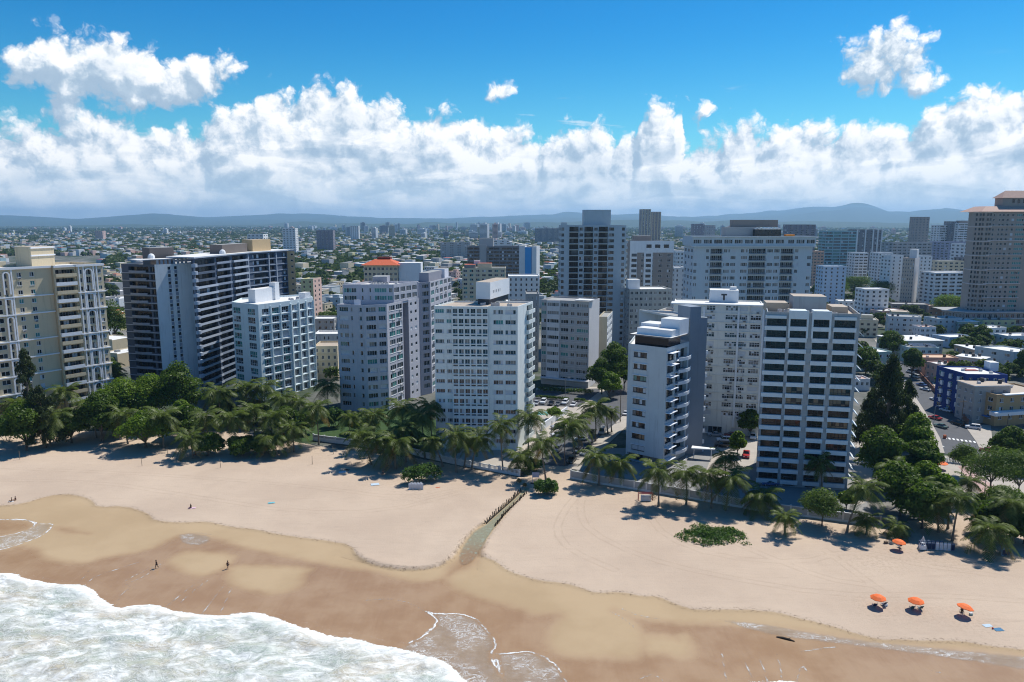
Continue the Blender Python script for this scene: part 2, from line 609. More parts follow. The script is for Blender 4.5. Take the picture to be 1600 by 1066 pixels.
class Bld:
    def __init__(s, name, label, at, wm, cat='apartment building', group=None):
        s.o = Vector((at[0], at[1], 0))
        s.root = thing(name, label, cat, s.o, 0, group)
        s.w = MB()
        s.mats = wm if isinstance(wm, list) else [wm]
        s.count = {}

    def child(s, name, me, loc, rz=0, parent=None):
        loc = Vector(loc) - s.o
        return obj(name, me, parent or s.root, loc, rz)

    @staticmethod
    def frame(A, B):
        t = Vector((B[0] - A[0], B[1] - A[1]))
        L = t.length
        t /= L
        return t, Vector((t.y, -t.x)), L, math.atan2(t.y, t.x)

    @staticmethod
    def uz(A, B, px, py):
        """where the pixel's ray meets the vertical plane through A and B"""
        t, n, L, th = Bld.frame(A, B)
        d = ray(px, py)
        k = (A[0] * n.x + A[1] * n.y) / (d[0] * n.x + d[1] * n.y)
        return (d[0] * k - A[0]) * t.x + (d[1] * k - A[1]) * t.y, CAMH + d[2] * k

    def face(s, A, B, z0, z1, ops=(), m=0, sub=True):
        t, n, L, th = s.frame(A, B)
        ops = [dict(o) for o in ops]
        good = []
        for o in ops:
            w = round((o['u1'] - o['u0']) / .05) * .05
            h = round((o['z1'] - o['z0']) / .05) * .05
            o['u0'] = max(.05, o['u0'])
            o['u1'] = o['u0'] + w
            o['z1'] = o['z0'] + h
            if w < .2 or h < .2 or o['u1'] > L - .02 or o['z0'] < z0 + .02 or o['z1'] > z1 - .02:
                continue
            o['w'], o['h'] = round(w, 2), round(h, 2)
            good.append(o)
        rd = lambda x: round(x, 3)
        us = sorted({0.0, rd(L)} | {rd(o['u0']) for o in good} | {rd(o['u1']) for o in good})
        zs = sorted({rd(z0), rd(z1)} | {rd(o['z0']) for o in good} | {rd(o['z1']) for o in good})
        pt = lambda u, w, z: (A[0] + t.x * u - n.x * w, A[1] + t.y * u - n.y * w, z)
        hole = np.zeros((len(us) - 1, len(zs) - 1), bool)
        uc = (np.array(us[1:]) + np.array(us[:-1])) / 2
        zc = (np.array(zs[1:]) + np.array(zs[:-1])) / 2
        for o in good:
            hole |= ((uc > o['u0']) & (uc < o['u1']))[:, None] & ((zc > o['z0']) & (zc < o['z1']))[None, :]
        for i in range(len(us) - 1):
            j = 0
            while j < len(zs) - 1:
                if hole[i, j]:
                    j += 1
                    continue
                k = j
                while k < len(zs) - 1 and not hole[i, k]:
                    k += 1
                s.w.quad(pt(us[i], 0, zs[j]), pt(us[i + 1], 0, zs[j]), pt(us[i + 1], 0, zs[k]), pt(us[i], 0, zs[k]), m)
                j = k
        for o in good:
            u0, u1, a, b = o['u0'], o['u1'], o['z0'], o['z1']
            rec = o.get('rec', .2)
            s.w.quad(pt(u0, 0, a), pt(u0, 0, b), pt(u0, rec, b), pt(u0, rec, a), m)
            s.w.quad(pt(u1, 0, b), pt(u1, 0, a), pt(u1, rec, a), pt(u1, rec, b), m)
            s.w.quad(pt(u0, 0, b), pt(u1, 0, b), pt(u1, rec, b), pt(u0, rec, b), m)
            s.w.quad(pt(u1, 0, a), pt(u0, 0, a), pt(u0, rec, a), pt(u1, rec, a), m)
            s.window(pt(u0, rec - .2, a), th, o, sub)
            if o.get('balc'):
                pr, st, m0, m1 = o['balc']
                s.child('balcony', balc_mesh(o['w'] + .3, pr, st, m0, m1), pt(u0 - .15, 0, a), th)
            if o.get('ac') and rnd.random() < o['ac']:
                s.child('air_conditioner', ac_mesh(), pt(u0 + rnd.uniform(.3, .7) * o['w'], 0, a - .75), th)

    def window(s, loc, th, o, sub):
        st = o.get('st', 'd')
        if len(st) > 1:
            st = rnd.choice(st)
        w, h, n, tr = o['w'], o['h'], o.get('n', 2), o.get('tr', 0)
        fm = o.get('fm', M_FRAME)
        if st == 's':
            n, tr = max(1, n // 2), 0
        f = s.child(o.get('name', 'window'), win_frame(w, h, n, tr, fm, o.get('fw', .09), o.get('sill', False)), loc, th)
        p = obj('pane', win_pane(w, h, n, tr, st, rnd.randint(0, 4)), f)

    def roof(s, pts, z, par=.8, th=.22, rm=M_ROOFG, m=0, cope=None):
        """deck with a parapet: z is the top of the parapet"""
        inn = inset(pts, th)
        n = len(pts)
        s.w.v, s.w.f
        for i in range(n):
            j = (i + 1) % n
            a, b, c, d = pts[i], pts[j], inn[j], inn[i]
            s.w.quad((a[0], a[1], z), (b[0], b[1], z), (c[0], c[1], z), (d[0], d[1], z), m)
            s.w.quad((d[0], d[1], z), (c[0], c[1], z), (c[0], c[1], z - par), (d[0], d[1], z - par), m)
        r = MB()
        r.poly([(p[0], p[1], z - par + .01) for p in inn])
        s.child('roof', r.mesh('roof', rm, s.o), s.o)

    def part(s, name, b, mats, parent=None):
        """b: MB in world coordinates"""
        return s.child(name, b.mesh(name, mats, s.o), s.o, 0, parent)

    def finish(s):
        s.child('wall', s.w.mesh('wall', s.mats, s.o), s.o)
        return s.root


def rows(zt, zb, n):
    return [zt + (zb - zt) * i / (n - 1) for i in range(n)]


def cols_px(A, B, y, cols):
    """[(px0, px1, opts)] -> [(u0, u1, opts)]"""
    out = []
    for a, b, o in cols:
        out.append((Bld.uz(A, B, a, y)[0], Bld.uz(A, B, b, y)[0], o))
    return out


def grid(cols, zs, lo, hi, **kw):
    ops = []
    for i, z in enumerate(zs):
        for u0, u1, o in cols:
            if 'rows' in o and i not in o['rows']:
                continue
            d = dict(kw)
            d.update(o)
            d['u0'], d['u1'] = u0, u1
            d['z0'], d['z1'] = z - d.get('lo', lo), z + d.get('hi', hi)
            ops.append(d)
    return ops


def wall_grid(L, cnt, frac, **kw):
    """n evenly spread bays that fill frac of a wall of length L"""
    p = L / cnt
    return [((i + .5 - frac / 2) * p, (i + .5 + frac / 2) * p, dict(kw)) for i in range(cnt)]


def ledge(bl, A, B, u0, u1, z, hgt, pr, m, name='ledge', w0=0.003):
    t, n, L, th = Bld.frame(A, B)
    b = MB()
    b.obox((A[0], A[1]), t, n, u0, u1, w0, pr, z, z + hgt)
    return bl.part(name, b, m)


def off(A, B, u, w):
    t, n, L, th = Bld.frame(A, B)
    return Vector((A[0] + t.x * u + n.x * w, A[1] + t.y * u + n.y * w, 0))


def boxon(bl, name, A, B, u0, u1, w0, w1, z0, z1, wm, rm=None, parent=None):
    """box on a roof in the frame of wall AB; w is measured inwards; the top has its own material"""
    t, n, L, th = Bld.frame(A, B)
    c = [off(A, B, u0, -w0), off(A, B, u1, -w0), off(A, B, u1, -w1), off(A, B, u0, -w1)]
    b = MB()
    b.prism(c, z0, z1, 0, 1)
    return bl.part(name, b, [wm, rm or wm], parent)


def rooftop_clutter(bl, pts, z, n, seed):
    r = random.Random(seed)
    cx = sum(p[0] for p in pts) / len(pts)
    cy = sum(p[1] for p in pts) / len(pts)
    for i in range(n):
        a = r.choice(pts)
        k, j = r.uniform(.15, .75), r.choice(pts)
        q = r.uniform(.2, .6)
        x = cx + (a[0] - cx) * k * (1 - q) + (j[0] - cx) * k * q
        y = cy + (a[1] - cy) * k * (1 - q) + (j[1] - cy) * k * q
        b = MB()
        w, d, h = r.uniform(.7, 1.5), r.uniform(.6, 1.1), r.uniform(.7, 1.3)
        b.box(x - w / 2, x + w / 2, y - d / 2, y + d / 2, z, z + h, 0)
        b.box(x - w * .3, x + w * .3, y - d * .3, y + d * .3, z + h, z + h + .12, 1)
        bl.part('condenser', b, [mat('ac_casing', (.5, .5, .5), var=.15), mat('ac_grille', (.12, .12, .12))])
# ------------------------------------------------------------------ beachfront towers
V2 = lambda p: Vector((p[0], p[1], 0))


def zrows(A, B, p0, p1, n):
    return rows(Bld.uz(A, B, *p0)[1], Bld.uz(A, B, *p1)[1], n)


def far_corner(A, B, depth, dirv=None):
    t, n, L, th = Bld.frame(A, B)
    d = -n if dirv is None else dirv
    return V2(A) + Vector((d.x, d.y, 0)) * depth


def tower_dark_glass():
    A, B = V2(P(1184, 757)), V2(P(1323, 767))
    H = 46.2
    wm = mat('grey_tower_wall', S(160, 164, 166), stain=.26)
    pale = mat('pale_spandrel', S(208, 216, 220), stain=.10)
    bl = Bld('apartment_tower', 'grey tower with four stacks of wide dark windows and pale bands beside the big pine', (A + B) / 2, [wm, pale])
    t, n, L, th = Bld.frame(A, B)
    zs = zrows(A, B, (1211, 503.8), (1201.4, 743), 15)
    fh = zs[0] - zs[1]
    cs = cols_px(A, B, 503.8, [(1196.5, 1227.3, dict(n=4)), (1234.9, 1260.2, dict(n=3)), (1271.2, 1295.6, dict(n=3)), (1304.1, 1336.8, dict(n=5))])
    ops = []
    for i, z in enumerate(zs):
        for k, (u0, u1, o) in enumerate(cs):
            st = 'zzzz' if i < 6 else ('azz' if i in (7, 8) else 'zzzzzza')
            ops.append(dict(u0=u0, u1=u1, z0=z - fh * .30, z1=z + fh * .31, n=o['n'], tr=.3, st=st, fm=M_FRAMED, rec=.45, fw=.08))
    # ground floor openings
    for k in (1, 2):
        u0, u1, _ = cs[k]
        ops.append(dict(u0=u0 + .6, u1=u1 - .6, z0=.15, z1=2.6, n=3, st='d', fm=M_FRAMED, rec=1.2, name='entrance'))
    bl.face(A, B, 0, H, ops)
    for i, z in enumerate(zs):
        for k, (u0, u1, o) in enumerate(cs):
            if i == 0 and k in (0, 3):
                ledge(bl, A, B, u0 - .15, u1 + .15, z + fh * .36, .75, .35, pale, 'spandrel')
            ledge(bl, A, B, u0 - .25, u1 + .25, z - fh * .68, fh * .36, .42, pale, 'spandrel')
    # white frames round the two middle stacks at the top
    for k in (1, 2):
        u0, u1, _ = cs[k]
        zb, zt = zs[1] - fh * .68, H + .5
        b = MB()
        b.obox(A, t, n, u0 - .45, u0 - .05, .004, .45, zs[1] - fh * .31, zt)
        b.obox(A, t, n, u1 + .05, u1 + .45, .004, .45, zs[1] - fh * .31, zt)
        b.obox(A, t, n, u0 - .044, u1 + .044, -3.6, .44, zs[0] + fh * .36, zt - .004)
        bl.part('stack_surround', b, pale)
    sd = Vector((math.sin(R(17)), math.cos(R(17)), 0))
    C, D = B + sd * 19, A + sd * 19
    ts, ns, Ls, ths = Bld.frame(B, C)
    sops = []
    for z in zs:
        for a in (2.5, 7.5, 12.5):
            sops.append(dict(u0=a, u1=a + 3.6, z0=z - fh * .3, z1=z + fh * .3, n=2, st='d', fm=M_FRAMED))
    bl.face(B, C, 0, H, sops)
    for z in zs[1:]:
        b = MB()
        o0 = off(B, C, .25, .004), off(B, C, .25, 1.3), off(B, C, 4.6, .004), off(B, C, 4.6, 1.3)
        b.poly([(o0[0].x, o0[0].y, z + fh * .42), (o0[1].x, o0[1].y, z + fh * .02), (o0[3].x, o0[3].y, z + fh * .02), (o0[2].x, o0[2].y, z + fh * .42)])
        b.poly([(o0[0].x, o0[0].y, z + fh * .35), (o0[2].x, o0[2].y, z + fh * .35), (o0[3].x, o0[3].y, z - fh * .05), (o0[1].x, o0[1].y, z - fh * .05)])
        b.quad((o0[1].x, o0[1].y, z - fh * .05), (o0[3].x, o0[3].y, z - fh * .05), (o0[3].x, o0[3].y, z + fh * .02), (o0[1].x, o0[1].y, z + fh * .02))
        b.quad((o0[0].x, o0[0].y, z + fh * .35), (o0[1].x, o0[1].y, z - fh * .05), (o0[1].x, o0[1].y, z + fh * .02), (o0[0].x, o0[0].y, z + fh * .42))
        bl.part('sunshade', b, pale)
    bl.face(C, D, 0, H, grid(wall_grid(L, 4, .6), zs, 1, 1, n=3, st='d'))
    bl.face(D, A, 0, H, grid(wall_grid(Ls, 3, .5), zs, 1, 1, n=3, st='d'))
    bl.roof([A, B, C, D], H, par=1.0, rm=M_ROOFT)
    ph = boxon(bl, 'penthouse', A, B, L * .33, L * .70, 7.5, 15, H - 1, H + 3.4, wm, M_ROOFT)
    boxon(bl, 'stair_block', A, B, L * .03, L * .28, 9, 15, H - 1, H + 1.4, mat('tan_block', S(190, 172, 150)), M_ROOFT)
    boxon(bl, 'stair_block', A, B, L * .75, L * .93, 6, 13, H - 1, H + 1.0, mat('tan_block', S(190, 172, 150)), M_ROOFT)
    rooftop_clutter(bl, [A, B, C, D], H - 1, 6, 3)
    return bl.finish()


def tower_balconies():
    H = 34.4
    A, B = V2(P(982, 537, H)), V2(P(1042, 544, H))
    wm = mat('blue_grey_wall', S(190, 198, 202), stain=.26)
    fin = mat('slate_fin_wall', S(128, 138, 150), stain=.12)
    cur = mat('balcony_white', S(222, 226, 232), stain=.10)
    bl = Bld('apartment_tower', 'narrow pale grey tower with stepped curved balconies and a tall slate fin wall', (A + B) / 2, [wm, fin])
    t, n, L, th = Bld.frame(A, B)
    zs = zrows(A, B, (1000.8, 554.8), (998, 700.3), 9)
    fh = zs[0] - zs[1]
    u0 = Bld.uz(A, B, 990.7, 554.8)[0]
    u1 = Bld.uz(A, B, 1010.9, 554.8)[0]
    sts = ['d', 'd', 't', 'd', 'm', 'd', 'd', 'a', 's']
    ops = [dict(u0=u0, u1=u1, z0=z - fh * .20, z1=z + fh * .22, n=4, st=sts[i], fm=M_FRAMED, sill=True) for i, z in enumerate(zs)]
    ops.append(dict(u0=.6, u1=L - .6, z0=.1, z1=2.3, n=5, st='d', fm=M_FRAMED, rec=1.2, name='garage_opening'))
    bl.face(A, B, 0, H, ops)
    for i, z in enumerate(zs):
        ledge(bl, A, B, u0 - .3, u1 + .3, z + fh * .27, .12, .3, cur, 'sunshade')
    # side wall with balconies
    C = V2(P(1070, 711))
    ts, ns, Ls, ths = Bld.frame(B, C)
    sops = []
    z0s = [z - fh * .42 for z in zs] + [zs[-1] - fh * 1.42]
    for z in z0s:
        sops.append(dict(u0=Ls * .05, u1=Ls * .34, z0=z + .3, z1=z + fh * .78, n=2, st='d', fm=M_FRAMED, rec=.5))
        sops.append(dict(u0=Ls * .42, u1=Ls * .93, z0=z + .1, z1=z + fh * .85, n=4, st='d', fm=M_FRAMED, rec=1.3, name='glass_door'))
    bl.face(B, C, 0, H, sops)
    wb = round(Ls * .56 / .05) * .05
    for z in z0s:
        bl.child('balcony', balc_mesh(wb, 1.1, 'c', cur, M_METAL), off(B, C, Ls * .40, 0) + Vector((0, 0, z)), ths)
        b = MB()
        b.obox(B, ts, ns, Ls * .02, Ls * .34, .004, 1.7, z + fh * .80, z + fh * .80 + .14)
        bl.part('awning', b, cur)
    # rear volume whose blank end wall rises as a fin
    D = V2(P(1096.5, 707))
    topF = hz(1083, 709, 479)
    t2, n2, L2, th2 = Bld.frame(C, D)
    E = D + Vector((-n2.x, -n2.y, 0)) * 17
    F = A + Vector((.27, .96, 0)) * 27
    split = L2 * .62
    M = off(C, D, split, 0)
    hm = topF - 3.4
    bl.face(C, M, 0, topF, m=1)
    bl.face(M, D, 0, hm, m=1)
    t3, n3, L3, th3 = Bld.frame(D, E)
    eops = []
    for z in z0s:
        eops.append(dict(u0=1.0, u1=5.2, z0=z + .1, z1=z + fh * .8, n=3, st='d', fm=M_FRAMED, rec=.9, name='glass_door'))
        eops.append(dict(u0=8, u1=11, z0=z + .6, z1=z + fh * .75, n=3, st='d'))
    bl.face(D, E, 0, hm, eops)
    for z in z0s:
        bl.child('balcony', balc_mesh(4.8, 1.25, 'p', cur, M_METAL), off(D, E, .7, 0) + Vector((0, 0, z)), th3)
    bl.face(E, F, 0, hm, ())
    bl.face(F, A, 0, H, grid(wall_grid((A - F).length, 3, .5), zs, .8, .8, n=3, st='d'))
    fin_in = off(C, M, 0, -.5)
    b = MB()
    b.prism([C + Vector((-n2.x, -n2.y, 0)) * .01, M, M + Vector((-n2.x, -n2.y, 0)) * 6, C + Vector((-n2.x, -n2.y, 0)) * 6], hm - .5, topF, 0, 0)
    bl.part('fin_core', b, fin)
    bl.roof([A, B, C, F], H, par=.9, rm=M_ROOFW)
    bl.roof([C, D, E, F], hm, par=.6, rm=M_ROOFG)
    # penthouse
    dg = MB()
    u = lambda f: L * f
    dg.prism([off(A, B, u(.10), -1.6), off(A, B, u(.97), -1.6), off(A, B, u(.97), -9), off(A, B, u(.10), -9)], H - .9, H + 2.4, 0, 1)
    bl.part('penthouse', dg, [G_BRONZE, M_ROOFG])
    sl = MB()
    sl.prism([off(A, B, u(.0), -.7), off(A, B, u(1.07), -.7), off(A, B, u(1.07), -11), off(A, B, u(.0), -11)], H + 2.404, H + 2.8, 0, 1, bottom=True)
    bl.part('penthouse_roof', sl, [mat('dark_fascia', S(110, 105, 104)), M_ROOFW])
    boxon(bl, 'roof_block', A, B, u(.12), u(1.02), 2.2, 6.5, H + 2.8, H + 4.6, cur, M_ROOFW)
    boxon(bl, 'roof_block', A, B, u(.55), u(1.05), 6.6, 12, H + 2.8, H + 7.2, cur, M_ROOFW)
    boxon(bl, 'roof_block', A, B, u(.02), u(.5), 6.6, 12, H + 2.8, H + 5.4, cur, M_ROOFW)
    return bl.finish()


def tower_white_l():
    H = 42.6
    A0, B = V2(P(1100, 476, H)), V2(P(1195, 478.5, H))
    wm = mat('weathered_white_wall', S(214, 214, 208), stain=.30, var=.12)
    bl = Bld('apartment_tower', 'weathered white block with small grouped windows and air conditioners behind the courtyard', (A0 + B) / 2, [wm])
    t, n, L0, th = Bld.frame(A0, B)
    A = off(A0, B, -9.5, 0)
    L = L0 + 9.5
    zs = zrows(A0, B, (1143.7, 482), (1110, 644.5), 13)
    fh = zs[0] - zs[1]
    cs = cols_px(A, B, 482, [(1066, 1074, dict(n=2)), (1080, 1094, dict(n=3)), (1104.2, 1117.8, dict(n=3)), (1134.1, 1153.2, dict(n=5)), (1155.9, 1168.5, dict(n=4)), (1173.6, 1190, dict(n=4))])
    ops = grid(cs, zs, fh * .26, fh * .26, st='dddmcds', tr=.62, ac=.35)
    ops.append(dict(u0=L * .34, u1=L * .60, z0=.1, z1=2.5, n=5, st='d', rec=.8, name='garage_opening'))
    ops.append(dict(u0=L * .70, u1=L * .90, z0=.1, z1=2.3, n=1, st='s', rec=.6, name='garage_door'))
    bl.face(A, B, 0, H, ops)
    for px in (1100.5, 1154.6, 1193.5):
        uu = Bld.uz(A, B, px, 482)[0]
        ledge(bl, A, B, uu - .3, uu + .3, 2.9, H - 3.6, .35, M_WHITE, 'pilaster')
    for z in zs:
        ledge(bl, A, B, .05, L - .05, z + fh * .40, .14, .22, wm, 'ledge')
    e = 16
    C, D = far_corner(B, A, -e), None
    C = off(A, B, L, -e)
    D = off(A, B, 0, -e)
    bl.face(B, C, 0, H, grid(wall_grid(e, 3, .5), zs, .7, .7, n=3, st='d'))
    bl.face(C, D, 0, H, ())
    bl.face(D, A, 0, H, grid(wall_grid(e, 3, .5), zs, .7, .7, n=3, st='d'))
    bl.roof([A, B, C, D], H, par=.4, rm=M_ROOFW)
    eave = MB()
    eave.prism([off(A, B, -.8, .9), off(A, B, L + .3, .9), off(A, B, L + .3, -4.5), off(A, B, -.8, -4.5)], H + .004, H + .35, 0, 1, bottom=True)
    bl.part('roof_slab', eave, [M_WHITE, M_ROOFW])
    # tank block with a mark on its face
    uu = [Bld.uz(A, B, x, 470)[0] for x in (1109, 1155)]
    bk = boxon(bl, 'tank_block', A, B, uu[0], uu[1], 5, 11, H - .4, H + 4.3, M_WHITE, M_ROOFW)
    mk = MB()
    q = off(A, B, (uu[0] + uu[1]) / 2, -5)
    mk.obox(q, t, n, -.9, .9, .004, .08, H + 2.6, H + 3.1)
    mk.obox(q, t, n, -.28, .28, .004, .08, H + 1.0, H + 2.596)
    bl.part('emblem', mk, mat('emblem_dark', (.05, .055, .06)), bk)
    boxon(bl, 'stair_block', A, B, uu[1] - 2.5, uu[1] - .6, 7, 9.5, H + 4.3, H + 5.2, M_WHITE, M_ROOFW)
    # lower wing
    Aw = V2(P(1022, 487, H - 3.2))
    Bw = off(A, B, .2, -2.0)
    tw, nw, Lw, thw = Bld.frame(Aw, Bw)
    bl.face(Aw, Bw, 0, H - 3.2, grid(wall_grid(Lw, 3, .7, n=5), [z - fh for z in zs[:12]], fh * .26, fh * .26, st='dddmc'))
    Cw, Dw = off(Aw, Bw, Lw, -13), off(Aw, Bw, 0, -13)
    bl.face(Dw, Aw, 0, H - 3.2, ())
    bl.face(Cw, Dw, 0, H - 3.2, ())
    bl.roof([Aw, Bw, Cw, Dw], H - 3.2, par=.7, rm=M_ROOFT)
    return bl.finish()


def tower_white_tank():
    H = 44.2
    A, B = V2(P(678, 478, H)), V2(P(809, 479, H))
    wm = mat('cool_white_wall', S(220, 226, 224), stain=.26)
    bl = Bld('apartment_tower', 'white tower with a big white tank box on its tan roof', (A + B) / 2, [wm])
    t, n, L, th = Bld.frame(A, B)
    zr = zrows(A, B, (790, 487.7), (797, 689.5), 14)
    fh = zr[0] - zr[1]
    yy = 486
    cs = cols_px(A, B, yy, [(679.9, 693.6, dict(n=4, st='dddtcm')), (697.4, 705.2, dict(n=3, st='ddtcm'))])
    cr = cols_px(A, B, yy, [(770.7, 786.2, dict(n=4, st='ddddmtc')), (789.5, 806, dict(n=4, st='dddmtcd'))])
    zl = [z + fh * .06 for z in zr]
    gr = []
    uc = [Bld.uz(A, B, x, yy)[0] for x in (706.8, 763)]
    ops = grid(cs, zl, fh * .20, fh * .20, sill=True) + grid(cr, zr, fh * .22, fh * .20, sill=True)
    bl.face(A, off(A, B, uc[0], 0), 0, H, [o for o in ops if o['u1'] < uc[0]])
    X = off(A, B, uc[1], 0)
    bl.face(X, B, 0, H, [dict(o, u0=o['u0'] - uc[1], u1=o['u1'] - uc[1]) for o in ops if o['u0'] > uc[1]])
    # projecting centre bay: six windows over six low panels on every floor
    pj = .9
    Ac, Bc = off(A, B, uc[0], pj), off(A, B, uc[1], pj)
    Lc = uc[1] - uc[0]
    ops = []
    for i, z in enumerate(zr):
        z = z + fh * .03
        for k in range(6):
            a = Lc * (k + .10) / 6
            b = Lc * (k + .92) / 6
            ops.append(dict(u0=a, u1=b, z0=z - fh * .16, z1=z + fh * .30, n=2, st='dddmcm', rec=.3, fw=.07))
            ops.append(dict(u0=a, u1=b, z0=z - fh * .42, z1=z - fh * .24, n=1, st='ddm', rec=.3, fw=.07, name='low_panel'))
    bl.face(Ac, Bc, 0, H, ops)
    bl.face(off(A, B, uc[0], 0), Ac, 0, H)
    bl.face(Bc, X, 0, H)
    sd = Vector((math.sin(R(19)), math.cos(R(19)), 0))
    C, D = B + sd * 15, A + sd * 15
    Ls = 15
    sops = []
    for z in zr:
        sops.append(dict(u0=8.6, u1=14.3, z0=z - fh * .45, z1=z + fh * .32, n=3, st='d', rec=1.5, name='glass_door'))
    bl.face(B, C, 0, H, sops)
    ths = Bld.frame(B, C)[3]
    for z in zr:
        bl.child('balcony', balc_mesh(6.4, .9, 'p', wm, M_METAL), off(B, C, 8.2, 0) + Vector((0, 0, z - fh * .46)), ths)
    bl.face(C, D, 0, H)
    bl.face(D, A, 0, H, grid(wall_grid(15, 3, .5), zr, .7, .7, n=3, st='d'))
    bl.roof([A, off(A, B, uc[0], 0), Ac, Bc, X, B, C, D], H, par=.5, rm=M_ROOFT)
    # tank box on its dark plinth
    a, b = V2(P(743.7, 467, H + 1.2)), V2(P(766, 468, H + 1.2))
    c = V2(P(796, 459, H + 1.2))
    d = a + (c - b)
    bx = MB()
    bx.prism([a, b, c, d], H + 1.2, H + 6.4, 0, 1, bottom=True)
    tk = bl.part('tank_box', bx, [M_WHITE, M_ROOFT])
    inn = inset([a, b, c, d], .5)
    pl = MB()
    pl.prism(inn, H - .5, H + 1.196, 0)
    bl.part('plinth', pl, mat('dark_plinth', (.06, .065, .075)))
    tb, nb, Lb, thb = Bld.frame(b, c)
    for k in range(5):
        v = MB()
        u = Lb * (.14 + .085 * k)
        v.obox(b, tb, nb, u, u + .32, .003, .06, H + 3.0, H + 3.8)
        bl.part('vent_slot', v, mat('slot_dark', (.10, .11, .13)), tk)
    rooftop_clutter(bl, [A, B, C, D], H - .5, 7, 5)
    return bl.finish()


def tower_lilac():
    H = 39.4
    A, M, B = V2(P(526, 475.6, H)), V2(P(571, 477, H)), V2(P(604, 475.6, H))
    C = V2(P(654, 465.5, H))
    wm = mat('lilac_wall', S(184, 184, 192), stain=.26)
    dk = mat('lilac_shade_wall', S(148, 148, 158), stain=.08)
    lt = mat('lilac_white_trim', S(222, 222, 230))
    bl = Bld('apartment_tower', 'lilac grey tower with a set back two storey penthouse and stepped long side', (A + B) / 2, [wm, dk])
    zs = zrows(A, M, (549, 484), (551, 631), 12)
    fh = zs[0] - zs[1]
    yy = 497
    c1 = cols_px(A, M, yy, [(530.5, 544.3, dict(n=4, st='dddsctd')), (548.3, 551, dict(n=1, rows=[0, 1, 3, 5, 6, 8, 9, 10])), (561.8, 565.5, dict(n=1))])
    bl.face(A, M, 0, H, grid(c1, zs, fh * .24, fh * .26, st='dddm', rec=.35))
    c2 = cols_px(M, B, yy, [(572.4, 587.5, dict(n=4)), (591.8, 603, dict(n=3))])
    bl.face(M, B, 0, H, grid(c2, zs, fh * .26, fh * .28, st='ddddmsct', rec=.5))
    t, n, L, th = Bld.frame(B, C)
    pos = lambda px: Bld.uz(B, C, px, 472)[0]
    ua, ub, uc, ud = pos(629), pos(638), pos(652), L
    c3 = [(ua * .14, ua * .50, dict(n=3)), (ua * .56, ua * .95, dict(n=3))]
    bl.face(B, off(B, C, ua, 0), 0, H, grid(c3, zs, fh * .30, fh * .30, st='tmtmdt', ac=.45, sill=True))
    # dark recess
    p0, p1 = off(B, C, ua, 0), off(B, C, ub, 0)
    q0, q1 = off(B, C, ua, -2.4), off(B, C, ub, -2.4)
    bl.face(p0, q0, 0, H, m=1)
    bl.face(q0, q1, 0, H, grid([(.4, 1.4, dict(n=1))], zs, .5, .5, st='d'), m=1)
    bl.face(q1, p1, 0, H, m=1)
    Lr = (C - p1).length
    bl.face(p1, C, 0, H, grid([(Lr * .16, Lr * .34, dict(n=1)), (Lr * .60, Lr * .80, dict(n=1))], zs, fh * .2, fh * .2, st='ddm'))
    bk = far_corner(A, B, 0)
    sd = (C - B)
    D = A + sd
    bl.face(D, A, 0, H, grid(wall_grid(L, 5, .5), zs, .8, .8, n=3, st='d'))
    bl.face(C, D, 0, H)
    bl.roof([A, M, B, C, D], H, par=.9, rm=M_ROOFG)
    # penthouse
    Hp = 46.0
    a, b = V2(P(535, 444.5, Hp)), V2(P(615, 444.5, Hp))
    c = V2(P(652, 439.5, Hp))
    d = a + (c - b)
    zp = [Hp - 2.2, Hp - 5.0]
    ca = cols_px(a, b, 455, [(537.5, 557, dict(n=5, st='tdd')), (565, 568, dict(n=1)), (577, 580, dict(n=1)), (585, 604, dict(n=5, st='tt')), (605, 613.5, dict(n=3, st='tm'))])
    bl.face(a, b, H - .9, Hp, grid(ca, zp, .85, .85, st='d'))
    tb, nb, Lb, thb = Bld.frame(b, c)
    bl.face(b, c, H - .9, Hp, grid(wall_grid(Lb, 4, .78, n=4), zp, .95, .95, st='mdd'))
    bl.face(c, d, H - .9, Hp)
    bl.face(d, a, H - .9, Hp)
    bl.roof([a, b, c, d], Hp, par=.8, rm=M_ROOFW)
    rooftop_clutter(bl, [a, b, c, d], Hp - .8, 12, 8)
    boxon(bl, 'roof_block', a, b, 9.5, 15, 9, 16, Hp - .8, Hp + 2.2, dk, M_ROOFG)
    w1 = MB()
    q = off(A, M, 6.4, -1.2)
    bl.part('terrace_screen', (w1.obox(q, (1, 0), (0, -1), 0, 2.2, 0, .2, H - .9, H + 1.7), w1)[1], lt)
    # second volume behind
    H2 = 45.3
    c0 = C + Vector((.3, .5, 0))
    e = V2(P(672, 440.5, H2))
    f = V2(P(705, 432, H2))
    zs2 = [Hp - 2.2 - fh * .98 * i for i in range(14)]
    Le = (e - c0).length
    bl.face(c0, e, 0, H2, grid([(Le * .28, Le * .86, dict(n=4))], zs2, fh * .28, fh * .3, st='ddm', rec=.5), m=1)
    Lf = (f - e).length
    bl.face(e, f, 0, H2, grid(wall_grid(Lf, 5, .7, n=4), zs2, fh * .28, fh * .3, st='mdtd', ac=.3))
    g = f + Vector((-8, 6, 0))
    h = c0 + Vector((-2, 8, 0))
    bl.face(f, g, 0, H2)
    bl.face(g, h, 0, H2)
    bl.face(h, c0, 0, H2)
    bl.roof([c0, e, f, g, h], H2, par=.9, rm=M_ROOFG)
    boxon(bl, 'roof_block', e, f, Lf * .15, Lf * .75, 2, 6, H2 - .9, H2 + 3.2, dk, M_ROOFG)
    boxon(bl, 'roof_block', e, f, Lf * .78, Lf * .98, 1, 6, H2 - .9, H2 + 3.6, lt, M_ROOFG)
    rooftop_clutter(bl, [c0, e, f, g], H2 - .9, 5, 9)
    return bl.finish()


